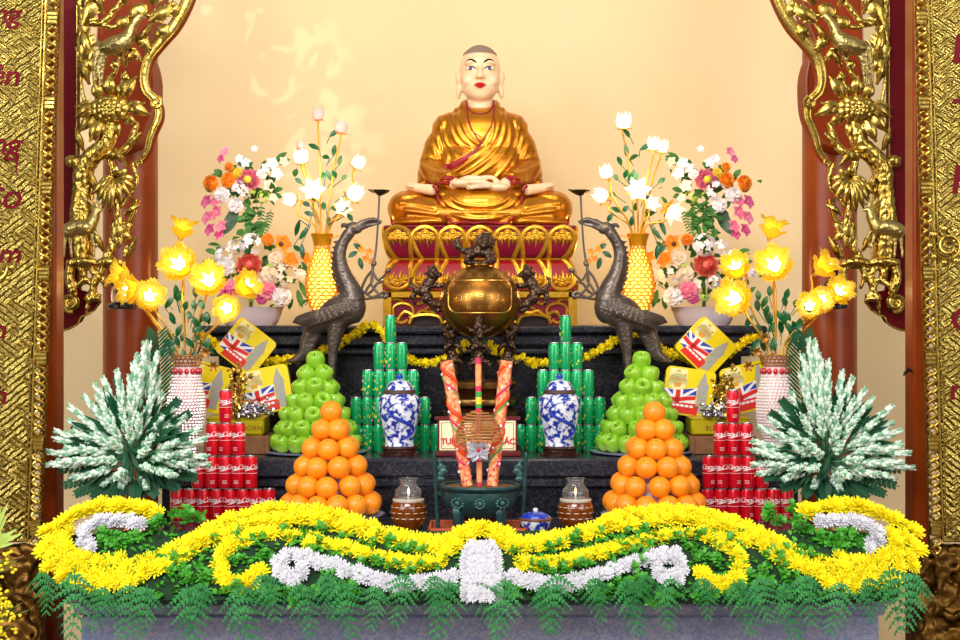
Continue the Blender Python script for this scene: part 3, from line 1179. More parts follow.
    for q in (-1, 1):
        for dy in (-16, 12):
            b.ell(G(334 + q * 17, 452, dy), (6 * s, 5 * s, 4.5 * s), 10, 8)
    me = organic(b, .005, 3, [BRZ], 'shell', noise_disp(.003, 60))
    link('shell', me, t2)


crane(-1, 'left')
crane(1, 'right')

# ---------------- name plaque
D = 6.47
s = D / FPX
base = W(478, 455, D)
base.z = Z2
pl = thing('name_plaque', 'cream name plaque with red lettering in a maroon frame behind the incense', 'sign', base)
L = local(D, base)
FR_M = mat('plaque_frame', '#5A1420', .3, 0, '#6E2028', 12, coat=.4)
CREAM = mat('cream_board', '#F4EAC0', .5)
LETTER = mat('letter_red', '#D01C2C', .45)
b = MB()
b.box(L(477.5, 438, .012), (80 * s, .02, 36 * s), .004)
b.box(L(477.5, 418.5, .012), (86 * s, .03, 4 * s), .003)
b.box(L(478, 453.5, 0.), (86 * s, .06, 5 * s), .004)
b.build('frame', FR_M, pl)
b = MB()
b.box(L(477.5, 435.5, .0), (76 * s, .006, 29.5 * s))
bd = b.build('board', CREAM, pl)
b = MB()
for q in (-1, 1):
    b.box(L(477.5 + q * 36, 435.5, -.004), (.5 * s, .002, 26 * s))
    b.box(L(477.5, 435.5 + q * 13, -.004), (72 * s, .002, .5 * s))
b.build('inner_line', GILDLINE, bd)
b = MB()
add_text(b, 'TỔ SƯ', 9.2 * s, L(477, 430, -.005), .0008, offset=.0006)
add_text(b, 'TUỆ BÍCH PHỔ GIÁC', 8.4 * s, L(478, 441.5, -.005), .0008, offset=.0008, spacing=.94)
b.build('lettering', LETTER, bd)

# ---------------- big green-bronze burner in front
D = 5.88
s = D / FPX
base = W(480, 530, D)
base.z = Z1 + .022
bu = thing('cauldron_burner', 'dark green bronze incense cauldron with tall upright handles at the front', 'incense burner', base)
L = local(D, base)
zz_ = lambda py: L(480, py).z
b = MB()
b.lathe([(1e-4, zz_(521)), (20 * s, zz_(519)), (31 * s, zz_(512)), (36.5 * s, zz_(502)), (37.5 * s, zz_(495)), (37 * s, zz_(490)), (39.5 * s, zz_(488.5)), (40.5 * s, zz_(486)), (39.5 * s, zz_(484)), (37 * s, zz_(484)), (36 * s, zz_(488)), (1e-4, zz_(488))], 56, cap=False)
bowl = b.build('bowl', VERD, bu)
b = MB()
b.lathe([(1e-4, zz_(486.0)), (36.6 * s, zz_(486.2))], 48, cap=False)
b.build('ash', mat('ash_sand', '#7A5A38', .95, 0, '#5E4228', 60), bowl)
for q in (-1, 1):
    b = MB()
    x0, x1 = 480 + q * 43, 480 + q * 46.5
    b.tube([L(480 + q * 42, 527), L(480 + q * 43.5, 500), L(480 + q * 45, 470), L(480 + q * 46, 455), L(480 + q * 45, 452)], [2.3 * s, 2.4 * s, 2.3 * s, 2.2 * s, 1 * s], 8, sub=3)
    b.tube([L(480 + q * 38, 495), L(480 + q * 43, 493)], [2.4 * s, 2.2 * s], 8)
    h = b.build('upright_handle', VERD, bu)
    b = MB()
    for (x, y, r) in ((40.5, 461, 2.4), (39, 466, 2.8), (37, 471, 3.2), (39.5, 474, 3), (35.5, 467, 1.8), (41, 479, 2.4), (37.5, 479, 2.4), (33.5, 471.5, 1.4), (41.5, 468, 2.)):
        b.ell(L(480 + q * x, y), (r * s * 1.15, r * s * .6, r * s), 10, 8)
    me = organic(b, .0035, 1, [VERD_L], 'cloud_ornament', noise_disp(.003, 200))
    link('cloud_ornament', me, h)
b = MB()
for px, w in ((480, 7), (458, 9), (502, 9)):
    for k in range(10):
        a = k * PI / 5
        x_, y_ = px + w * .62 * math.cos(a), 500 + 4.4 * math.sin(a)
        yy = -math.sqrt(max(0, 1 - ((x_ - 480) / 37.4) ** 2)) * 37.2 * s
        b.ell(Vector(((x_ - 480) * s, yy, zz_(y_))), (1.7 * s, 1.2 * s, 1.5 * s), 8, 6)
    yy = -math.sqrt(max(0, 1 - ((px - 480) / 37.4) ** 2)) * 37.5 * s
    b.ell(Vector(((px - 480) * s, yy, zz_(500))), (2.8 * s, 1.6 * s, 2.8 * s), 10, 8)
b.build('relief_flowers', VERD_L, bowl)
for x, dy in ((458.5, -24), (500.5, -24), (480, 26)):
    b = MB()
    X0 = x
    pts = [(X0, 502, dy * .9), (X0 - 1, 508, dy), (X0, 516, dy), (X0, 527, dy * .98), (X0, 531, dy * .98)]
    b.tube([L(p[0], p[1], p[2] * s) for p in pts], [4 * s, 6 * s, 5.4 * s, 4.6 * s, 5.6 * s], 6, sub=2)
    b.build('leg', VERD, bu)
# terracotta tray it stands on
b = MB()
tbase = W(478, 532, D)
tbase.z = Z1
b.box((0, 0, .008), (98 * s, .26, .016), .004)
for q in (-1, 1):
    b.box((q * 47.5 * s, 0, .016), (3 * s, .26, .028), .003)
    b.box((0, q * .124, .016), (98 * s, .012, .028), .003)
tag(b.build('terracotta_tray', mat('terracotta', '#A8492A', .6, 0, '#B85A38', 14), None, tbase), 'low orange-brown terracotta tray under the green burner', 'tray')

# ---------------- incense
PAPER = mat('dragon_paper_orange', '#DE5A26', .6, 0, '#F2B884', 70, namt=2)
PINKP = mat('pink_paper', '#D8285E', .5)
ORP = mat('orange_red_paper', '#E8481C', .5)
GRP = mat('green_foil', '#3AA04A', .4)
WHP = mat('white_paper', '#F2E8E4', .6)
YEP = mat('yellow_paper', '#F0D83A', .5)
for q, (x0, y0, x1, y1), side in ((-1, (446.5, 361, 467.5, 486), 'left'), (1, (506.5, 361, 492, 486), 'right')):
    p1 = W(x1, y1, D)
    p0 = W(x0, y0, D + .03)
    t = thing('dragon_incense_stick', 'thick orange dragon-patterned incense stick leaning %s from the burner' % side, 'incense', p1)
    d = p0 - p1
    b = MB()
    b.tube([Vector((0, 0, 0)), d * .5, d], [5.4 * s, 5.9 * s, 6.4 * s], 20)
    stick = b.build('stick', PAPER, t)
    zax = d.normalized()
    xa = zax.orthogonal().normalized()
    ya = zax.cross(xa)

    def sp(f, a, off=.3):
        r = (5.4 + f * 1.0 + off) * s
        return d * f + xa * (math.cos(a) * r) + ya * (math.sin(a) * r)
    for name, m, ph, w, turns in (('red_ribbon', ORP, 0, 2.6, 2.6), ('green_ribbon', GRP, 2.2, 1.1, 2.2), ('pink_ribbon', PINKP, 4.2, 1.5, 2.6)):
        b = MB()
        b.tube([sp(.16 + .8 * k / 70, ph + q * turns * 2 * PI * k / 70, .2 - w * .55) for k in range(71)], w * s, 8)
        b.build(name, m, stick)
    b = MB()
    for k in range(16):
        f = .06 + .9 * k / 15
        b.ell(sp(f, k * 2.4), (1.5 * s, 1.5 * s, 1.7 * s), 8, 6)
    b.build('paper_rosettes', WHP, stick)
    b = MB()
    for k in range(20):
        b.ell(sp(.03 + .2 * R.random(), k * 1.9), 1.0 * s, 6, 5)
    b.build('pink_flecks', PINKP, stick)
p1 = W(479.5, 486, D - .005)
t = thing('pink_incense_stick', 'slender pink and yellow incense stick upright in the middle of the burner', 'incense', p1)
L = local(D - .005, p1)
b = MB()
b.tube([L(479.5, 486), L(478, 358)], [2.6 * s, 3 * s], 16)
stk = b.build('stick', PINKP, t)
b = MB()
b.tube([L(478.3, 364), L(478.4, 386)], [3.15 * s, 3.1 * s], 16)
b.tube([L(479.2, 462), L(479.4, 482)], [2.9 * s, 2.85 * s], 16)
b.build('yellow_panel', mat('pale_orange_paper', '#F0B070', .6, 0, '#E87A50', 80), stk)
b = MB()
b.tube([L(478.6, 397), L(478.7, 404)], [3.2 * s, 3.2 * s], 16)
b.build('yellow_band', YEP, stk)
for a, c in ((391.5, 396.8), (404.2, 408)):
    b = MB()
    b.tube([L(478.6, a), L(478.7, c)], [3.25 * s, 3.2 * s], 16)
    b.build('green_band', GRP, stk)
# hanging incense coil, a cone of turns around the stick
c0 = W(478.5, 440, D - .03)
t = thing('incense_coil', 'brown conical incense coil hanging on the pink stick before the plaque', 'incense', c0)
L = local(D - .03, c0)
b = MB()
pts = []
rad = []
for k in range(0, 331):
    f = k / 330
    a = f * 2 * PI * 10.5
    r = 23 * math.sqrt(1 - (1 - f) ** 2 * .985)
    pts.append(L(478.5 + r * math.cos(a), 411 + 31 * f ** 1.1, r * math.sin(a) * s))
    rad.append(.85 * s)
b.tube(pts, rad, 6)
b.build('coil', mat('incense_brown', '#B07A3C', .7), t)
b = MB()
b.box(L(478.5, 427, -22 * s), (5 * s, .003, 29 * s))
b.box(L(478.5, 427, 22 * s), (5 * s, .003, 29 * s))
b.build('paper_strip', mat('brown_paper', '#A8642C', .7, 0, '#8A4A3A', 120), t)
c0 = W(478.5, 450, D - .04)
t = thing('paper_flower', 'silvery lilac paper flower tied to the pink incense stick', 'flower')
t.location = c0
L = local(D - .04, c0)
b = MB()
for k in range(11):
    a = k * 2 * PI / 11 + .3
    ln = (11 + 4 * R.random()) * s
    tip = Vector((math.cos(a) * ln, -.012 - .01 * R.random(), math.sin(a) * ln * .85))
    b.leaf((0, -.012, 0), tip, 7.5 * s, (0, -1, .2), .2, .5, 5)
    b.leaf((0, -.02, 0), tip * .55 + Vector((0, -.016, 0)), 5 * s, (0, -1, .2), .2, .6, 4)
fl = b.build('petals', mat('silver_lilac_paper', '#B4B0C0', .4, .2, '#D6D2DE', 50), t)
b = MB()
b.ell((0, -.026, 0), 2.2 * s, 10, 8)
b.tube([(3 * s, -.024, 1 * s), (7 * s, -.03, 3 * s)], [1.3 * s, .8 * s], 8)
b.build('red_centre', LETTER, fl)

# ---------------- blue and white jars
PORC = mat('blue_white_porcelain', '#E8ECF6', .15, 0, '#1834A0', 48, thr=(.45, .56), coat=.35, detail=5)
PORC_W = mat('white_porcelain', '#F0F1F4', .12, coat=.6)
PORC_B = mat('cobalt_porcelain', '#14269A', .15, 0, '#2848C0', 30, coat=.6)
BROWNR = mat('unglazed_rim', '#4E3A34', .5)
D = 6.52
s = D / FPX


def ginger_jar(px, side):
    base = W(px, 455, D)
    base.z = Z2
    t = thing('porcelain_jar', 'blue and white lidded porcelain jar %s' % side, 'jar', base)
    z = lambda py: (455.5 - py) * s
    b = MB()
    b.lathe([(15 * s, z(446)), (14 * s, z(444)), (15 * s, z(436)), (18 * s, z(424)), (21 * s, z(411)), (21.5 * s, z(404)), (20 * s, z(398)), (15.5 * s, z(394.5)), (13.5 * s, z(393))], 48)
    bd = b.build('jar_body', PORC, t)
    b = MB()
    pts = []
    for k in range(40):
        f = k / 39
        a = -PI / 2 + .9 * math.sin(f * 6.0) * (1 - .3 * f) + .15
        py = 440 - 38 * f
        r = np.interp(py, [394, 398, 404, 411, 424, 436, 444], [15.5, 20, 21.5, 21, 18, 15, 14]) + .1
        pts.append(Vector((r * math.cos(a), r * math.sin(a), 0)) * s + Vector((0, 0, z(py))))
    b.tube(pts, [(.5 + 1.5 * math.sin(PI * (k / 39) ** .8)) * s for k in range(40)], 6)
    b.build('painted_dragon', PORC_B, bd)
    b = MB()
    b.lathe([(15.2 * s, z(394.6)), (16.2 * s, z(393.5)), (16 * s, z(390.5)), (14.5 * s, z(390))], 40)
    b.build('unglazed_rim', BROWNR, t)
    b = MB()
    b.lathe([(14.4 * s, z(390.3)), (12.5 * s, z(386)), (10 * s, z(382.5)), (6 * s, z(381)), (3.2 * s, z(380.5)), (3. * s, z(379))], 36)
    ld = b.build('lid', PORC, t)
    b = MB()
    b.lathe([(3 * s, z(379.2)), (3.6 * s, z(377.5)), (2.6 * s, z(375.3)), (.6 * s, z(373.5)), (1e-4, z(373.3))], 20)
    b.build('finial', PORC_B, ld)
    b = MB()
    b.lathe([(19.5 * s, 0), (20 * s, 2.5 * s), (17 * s, 4 * s), (17 * s, 6 * s), (19 * s, 7.5 * s), (18 * s, 9.5 * s), (14 * s, 9.6 * s)], 40)
    for k in range(6):
        a = k * PI / 3 + .5
        b.box((19 * s * math.cos(a), 19 * s * math.sin(a), 1.5 * s), (5 * s, 5 * s, 3 * s), .002)
    b.build('wooden_stand', WOOD_DK, t)


ginger_jar(399.5, 'in front of the left green cans, by the plaque')
ginger_jar(559.5, 'in front of the right green cans, by the plaque')

# ---------------- honey-glass oil lamps
OIL = mat('amber_oil_glass', '#A04E08', .06, 0, trans=.55, ior=1.4, coat=.5)
FLAME = mat('candle_flame', '#FFD9A0', .5, emis='#FFC070', estr=6)
D = 5.98
s = D / FPX


def oil_jar(px, side):
    base = W(px, 528, D)
    base.z = Z1
    t = thing('oil_lamp_jar', 'round glass oil lamp with amber oil and a small flame, %s' % side, 'oil lamp', base)
    z = lambda py: (528.5 - py) * s
    b = MB()
    b.lathe([(10 * s, 0), (13 * s, z(526.5)), (17 * s, z(519)), (18.2 * s, z(511)), (17 * s, z(504)), (15.2 * s, z(500.5)), (1e-4, z(500.4))], 40)
    am = b.build('oil_bowl', OIL, t)
    b = MB()
    for r_ in range(3):
        for k in range(14):
            a = k * 2 * PI / 14 + r_ * .22
            py = 506 + r_ * 5.5
            rr = np.interp(py, [500.5, 504, 511, 519, 526], [15.2, 17, 18.2, 17, 13])
            b.tube([Vector((rr * math.cos(a + q * .16), rr * math.sin(a + q * .16), 0)) * s + Vector((0, 0, z(py))) for q in (-1, 0, 1)], [.15 * s, .4 * s, .15 * s], 6)
    b.build('cut_marks', mat('cut_glass_white', '#F4E6D0', .2), am)
    b = MB()
    b.lathe([(15.6 * s, z(501)), (16 * s, z(499)), (14.5 * s, z(497.8))], 40, cap=False)
    b.build('glass_collar', mat('frosted_glass', '#E8E2D2', .3, trans=.4), t)
    b = MB()
    b.lathe([(13 * s, z(498)), (14 * s, z(494)), (13 * s, z(489)), (9.5 * s, z(486)), (8.5 * s, z(482)), (9 * s, z(479.5)), (10.8 * s, z(478)), (10 * s, z(478)), (8.4 * s, z(479.6)), (7.9 * s, z(482)), (9 * s, z(486.4)), (12.4 * s, z(489.4)), (13.4 * s, z(494)), (12.4 * s, z(498))], 40, cap=False)
    b.build('glass_chimney', GLASS, t)
    b = MB()
    b.tube([(0, 0, z(500)), (0, 0, z(494))], 1. * s, 8)
    wk = b.build('wick_holder', PORC_W, t)
    b = MB()
    b.lathe([(1e-4, z(494.5)), (1.4 * s, z(492.5)), (1. * s, z(490)), (1e-4, z(487))], 12)
    b.build('flame', FLAME, wk)


oil_jar(408.5, 'left of the green burner')
oil_jar(575.5, 'right of the green burner')

# ---------------- small blue and white covered bowl
D = 5.82
s = D / FPX
base = W(535.5, 533, D)
base.z = Z1
t = thing('covered_bowl', 'small blue and white covered bowl with a white knob right of the burner', 'bowl', base)
z = lambda py: (534.5 - py) * s
b = MB()
b.lathe([(9 * s, 0), (10 * s, 2 * s), (14 * s, z(526)), (16 * s, z(519.5))], 36)
b.build('bowl', PORC, t)
b = MB()
b.lathe([(16.6 * s, z(519.8)), (17 * s, z(518.4)), (16 * s, z(517.4))], 36)
b.build('brown_rim', mat('brown_glaze', '#7A4A28', .3), t)
b = MB()
b.lathe([(15.8 * s, z(517.6)), (13 * s, z(514.2)), (8 * s, z(512.2)), (2.6 * s, z(511.4))], 36)
ld = b.build('lid', PORC_B, t)
b = MB()
b.lathe([(1.8 * s, z(511.8)), (2.6 * s, z(510)), (2.3 * s, z(508.3)), (1e-4, z(507.8))], 20)
b.build('knob', PORC_W, ld)
# ================================================================ cans, fruit, tins
CANRED = mat('can_red', '#DC0C24', .28, .25, coat=.2)
CANGRN = mat('can_green', '#0FA662', .25, .3, coat=.3)
ALU = mat('aluminium', '#C4C6CC', .25, .95)
CANW = mat('can_white', '#F2EEF0', .35)
CANY = mat('can_yellow', '#D8D040', .35)
CANP = mat('can_pink', '#E87A90', .35)
CANG2 = mat('can_pale_green', '#7CD08A', .35)


def wrap(mb, vs, fs, r, z0, off, a0=0.):
    out = []
    for v in vs:
        a = v[0] / r + a0 - PI / 2
        rr = r + off + v[2]
        out.append((rr * math.cos(a), rr * math.sin(a), z0 + v[1]))
    mb.add(out, fs)


def can_proto(name, rr, h, body, label):
    t = thing(name, label, 'drink can')
    b = MB()
    b.lathe([(rr * .86, .0015), (rr * .9, .004), (rr, .012), (rr, h - .012), (rr * .9, h - .004)], 28)
    bd = b.build('can_body', body, t)
    b = MB()
    b.lathe([(rr * .8, 0), (rr * .86, 0), (rr * .87, .0025), (rr * .8, .0025)], 28)
    b.lathe([(rr * .9, h - .0045), (rr * .935, h - .002), (rr * .92, h), (rr * .85, h), (rr * .82, h - .004), (1e-4, h - .004)], 28, cap=False)
    b.build('can_lid', ALU, t)
    return t, bd


# red cola cans
D = 6.2
s = D / FPX
rr, hh = 6.55 * s, 32.8 * s
red, bd = can_proto('red_can', rr, hh, CANRED, '')
lb = MB()
vs, fs = text_mesh('Coca-Cola', 6.9 * s, .0001, .32, .86, offset=.0004)
wrap(lb, vs, fs, rr, hh * .66, .0003)
# swash under the script, thin rule and small lower line
lb.tube([((rr + .0004) * Vector((math.cos(a), math.sin(a), 0))) + Vector((0, 0, hh * (.575 + .03 * math.sin((a + PI / 2) * 2.2)))) for a in [(-PI / 2 - .9 + 1.8 * k / 16) for k in range(17)]],
        [.15 * s + .55 * s * math.sin(PI * k / 16) for k in range(17)], 5)
lb.tube([((rr + .0002) * Vector((math.cos(a), math.sin(a), 0))) + Vector((0, 0, hh * .475)) for a in [k * 2 * PI / 32 for k in range(32)]], .22 * s, 4, closed=True)
for k in range(3):
    lb.tube([((rr + .0002) * Vector((math.cos(a), math.sin(a), 0))) + Vector((0, 0, hh * (.17 + .04 * k))) for a in [(-PI / 2 - .35 + .7 * q / 6) for q in range(7)]], .2 * s, 4)
lb.build('can_lettering', CANW, bd)
first = True
for cx, side, counts in ((224, 'left', ((225.5, 1), (225.5, 3), (224.5, 5), (223, 8))), (736, 'right', ((733, 1), (733.5, 3), (735.5, 5), (747, 7)))):
    for row, (c, n) in enumerate(counts):
        z = Z1 + (3 - row) * (hh + .0004)
        for k in range(n):
            px = c + (k - (n - 1) / 2) * 13.25
            loc = Vector(W(px, 400, D))
            loc.z = z
            loc.y = D + R.uniform(-.002, .002)
            rot = (0, 0, R.uniform(-.7, .7))
            where = ('', 'second row', 'third row', 'bottom row')[row]
            if row == 0:
                lab = 'red cola can standing alone on top of the %s can pyramid' % side
            else:
                pos = ('leftmost', 'second', 'third', 'fourth', 'fifth', 'sixth', 'seventh', 'eighth')[k]
                if k == n - 1:
                    pos = 'rightmost'
                elif n % 2 and k == n // 2:
                    pos = 'middle'
                else:
                    pos = pos + ('' if pos == 'leftmost' else ' from left')
                lab = 'red cola can, %s in the %s of the %s pyramid' % (pos, where, side)
            grp = 'red cola cans in the %s pyramid' % side
            if first:
                red.location = loc
                red.rotation_euler = rot
                red['label'] = lab
                red['group'] = grp
                first = False
            else:
                dup(red, loc, rot, None, lab, grp)

# green tea cans
D = 6.69
s = D / FPX
rr, hh = 5.65 * s, 27.2 * s
grn, bd = can_proto('green_can', rr, hh, CANGRN, '')
for nm, m, n, w in (('yellow_petals', CANY, 9, 1.15), ('pink_blossoms', CANP, 5, 1.2), ('pale_leaves', CANG2, 9, .8)):
    b = MB()
    for k in range(n):
        a = R.uniform(0, 2 * PI)
        z0 = R.uniform(.12, .85) * hh
        b.tube([Vector(((rr + .0001) * math.cos(a + q * .11), (rr + .0001) * math.sin(a + q * .11), z0 + q * 1.6 * s * (1 if k % 2 else -.4))) for q in (-1, 0, 1)], [.2 * s, w * s, .2 * s], 6, flat=.25)
    b.build(nm, m, bd)
first = True
for cx, side in ((390.5, 'left'), (565.5, 'right')):
    for row, n in enumerate((1, 3, 5, 7, 9)):
        z = Z2 + (4 - row) * (hh + .0004)
        for k in range(n):
            px = cx + (k - (n - 1) / 2) * 11.4
            if side == 'left' and row == 3:
                px += 0
            loc = Vector(W(px, 400, D))
            loc.z = z
            loc.y = D + R.uniform(-.002, .002)
            rot = (0, 0, R.uniform(0, 6.28))
            if row == 0:
                lab = 'green patterned can alone on top of the %s green pyramid' % side
            else:
                pos = ('leftmost', 'second from left', 'third from left', 'fourth from left', 'fifth from left', 'sixth from left', 'seventh from left', 'eighth from left', '')[k]
                if k == n - 1:
                    pos = 'rightmost'
                elif k == n // 2:
                    pos = 'middle'
                lab = 'green patterned can, %s in the %s row of the %s green pyramid' % (pos, ('', 'second', 'third', 'fourth', 'bottom')[row], side)
            grp = 'green cans in the %s pyramid' % side
            if first:
                grn.location = loc
                grn.rotation_euler = rot
                grn['label'] = lab
                grn['group'] = grp
                first = False
            else:
                dup(grn, loc, rot, None, lab, grp)

# ---------------------------------------------------------------- fruit
APPLE = mat('green_apple_skin', '#74B41C', .25, 0, '#9CCC3A', 16, coat=.3)
ORANGE = mat('orange_peel', '#F2860A', .38, 0, '#F89A1A', 8, bump=.12, bscale=300, coat=.15)
STEMM = mat('fruit_stem', '#5A4420', .7)
CALYX = mat('orange_calyx', '#7A8A2A', .6)
PLATE = mat('plate_white', '#E4E4F0', .15, coat=.5)
PLATEB = mat('plate_blue', '#3A4A9A', .2)
FILM = mat('grey_film_core', '#C8C2D8', .35)

ar = .0378
pr = [(1e-4, .17), (.16, .30), (.3, .66), (.55, .88), (.8, .86), (.97, .5), (1.02, .1), (.97, -.3), (.82, -.66), (.55, -.88), (.3, -.86), (.12, -.76), (1e-4, -.72)]
pr = [(p[0] * ar, p[1] * ar * .98) for p in catmull([(*p, 0) for p in pr], 2)]
pr = [(max(1e-4, p[0]), p[1]) for p in pr]
apple = thing('green_apple', '', 'apple')
b = MB()
b.lathe(list(reversed(pr)), 24, cap=False, wob=lambda a, z: 1 + .025 * math.cos(5 * a) * (1 if z < 0 else .4))
b.build('flesh', APPLE, apple)
b = MB()
b.tube([(0, 0, .2 * ar), (.03 * ar, 0, .6 * ar), (.1 * ar, .05 * ar, .92 * ar)], [.045 * ar, .04 * ar, .06 * ar], 6, sub=2)
b.build('stem', STEMM, apple)
orr = .0425
orange = thing('orange', '', 'orange')
b = MB()
b.ell((0, 0, 0), (orr, orr, orr * .96), 28, 18)
b.build('peel', ORANGE, orange)
b = MB()
for k in range(5):
    a = k * 2 * PI / 5
    b.ell((.07 * orr * math.cos(a), .07 * orr * math.sin(a), orr * .955), (.07 * orr, .05 * orr, .02 * orr), 8, 6, Euler((0, 0, a)))
b.build('calyx', CALYX, orange)
used = {'green_apple': False, 'orange': False}


def fruit_pile(px, D, base_z, proto, kind, side, ytop, dy, radii, counts, fr, plate_r, word):
    s = D / FPX
    c = W(px, 400, D)
    n = len(radii)
    zt = W(px, ytop, D).z
    zb = zt - dy * s * (n - 1)
    # plate with a film-covered core
    t = thing('fruit_plate', 'white and blue plate carrying the %s pyramid of %s' % (side, word), 'plate', (c.x, D, base_z))
    pz = zb - fr - base_z - .004
    b = MB()
    b.lathe([(plate_r * .5 * s, 0), (plate_r * .5 * s, .006), (plate_r * .62 * s, pz * .5), (plate_r * s, pz), (plate_r * 1.01 * s, pz + .004), (plate_r * .96 * s, pz + .003), (plate_r * .6 * s, pz * .55 + .004), (1e-4, pz * .55 + .004)], 48, cap=False)
    p = b.build('dish', PLATE, t)
    b = MB()
    b.lathe([(plate_r * .985 * s, pz - .002), (plate_r * 1.015 * s, pz + .003), (plate_r * .985 * s, pz + .0045)], 48, cap=False)
    b.build('blue_rim', PLATEB, p)
    b = MB()
    b.lathe([((radii[-1] - 9) * s, pz * .6), ((radii[-1] - 9) * s, pz + .02), ((radii[-2] - 9) * s, pz + .02 + dy * s), (3 * s, pz + dy * s * (n - 2.2)), (1e-4, pz + dy * s * (n - 2.1))], 24, cap=False)
    b.build('film_core', FILM, t)
    names = ['topmost', 'second', 'third', 'fourth', 'fifth', 'sixth', 'bottom']
    for i in range(n):
        z = zt - dy * s * i
        m = counts[i]
        for k in range(m):
            a = -PI / 2 + 2 * PI * (k + (.5 if i % 2 else 0.)) / m if m > 1 else 0
            r = radii[i] * s if m > 1 else 0
            a += R.uniform(-.06, .06)
            loc = Vector((c.x + r * math.cos(a) + R.uniform(-1, 1) * .5 * s, D + r * math.sin(a), z + R.uniform(-.6, .6) * s))
            tilt = R.uniform(.15, .9) if i else .4
            rot = Euler((tilt, 0, a + PI / 2 + R.uniform(-1.2, 1.2)), 'ZYX')
            q = Matrix.Rotation(a + PI / 2 if m > 1 else 0, 4, 'Z') @ Matrix.Rotation(tilt, 4, 'X') @ Matrix.Rotation(R.uniform(0, 6), 4, 'Z')
            lay = 'bottom' if i == n - 1 else names[i]
            if i == 0:
                lab = '%s on the peak of the %s pyramid' % (kind, side)
            else:
                lab = '%s in the %s layer of the %s %s pyramid' % (kind, lay if lay == 'bottom' else lay + ' from top', side, word[:-1])
            grp = '%s layer %s of the %s pyramid' % (lay, word, side)
            sc = R.uniform(.96, 1.03)
            key = proto.name.split('.')[0]
            if not used[key]:
                used[key] = True
                proto.location = loc
                proto.rotation_euler = q.to_euler()
                proto.scale = (sc,) * 3
                proto['label'] = lab
                proto['group'] = grp
            else:
                dup(proto, loc, q.to_euler(), sc, lab, grp)


for px, side in ((315.5, 'left'), (641.5, 'right')):
    fruit_pile(px, 6.6, Z2, apple, 'green apple', side, 361, 13.4, (0, 9.5, 15, 21, 27, 32.5, 37.5), (1, 3, 6, 8, 10, 12, 14), ar, 51, 'apples')
for px, side in ((331, 'left'), (654.5, 'right')):
    fruit_pile(px, 6.02, Z1, orange, 'orange', side, 411.5, 18.1, (0, 11.5, 20, 27.5, 34.5, 41), (1, 4, 6, 8, 10, 12), orr, 53, 'oranges')

# ---------------------------------------------------------------- biscuit tins
TINY = mat('tin_yellow', '#EAD404', .3, .1, coat=.2)
TINC = mat('tin_cream', '#EDE8A8', .35)
TINB = mat('tin_blue', '#1C3EB4', .35)
TINR = mat('tin_red', '#D8241C', .35)
TINW = mat('tin_white', '#F0EEF4', .35)
TING = mat('tin_grey', '#8E98A4', .4, 0, '#B0A890', 80)
TINO = mat('tin_orange', '#D8982C', .4)
TINBR = mat('tin_brown', '#7A2A1C', .4)


def wave(x):
    return .035 * math.sin(x * 7 + .5)


def flag_poly(pts, n=5):
    out = []
    m = len(pts)
    for i in range(m):
        a, c = pts[i], pts[(i + 1) % m]
        for k in range(n):
            f = k / n
            x, z = a[0] + (c[0] - a[0]) * f, a[1] + (c[1] - a[1]) * f
            out.append((x, z + wave(x)))
    return out


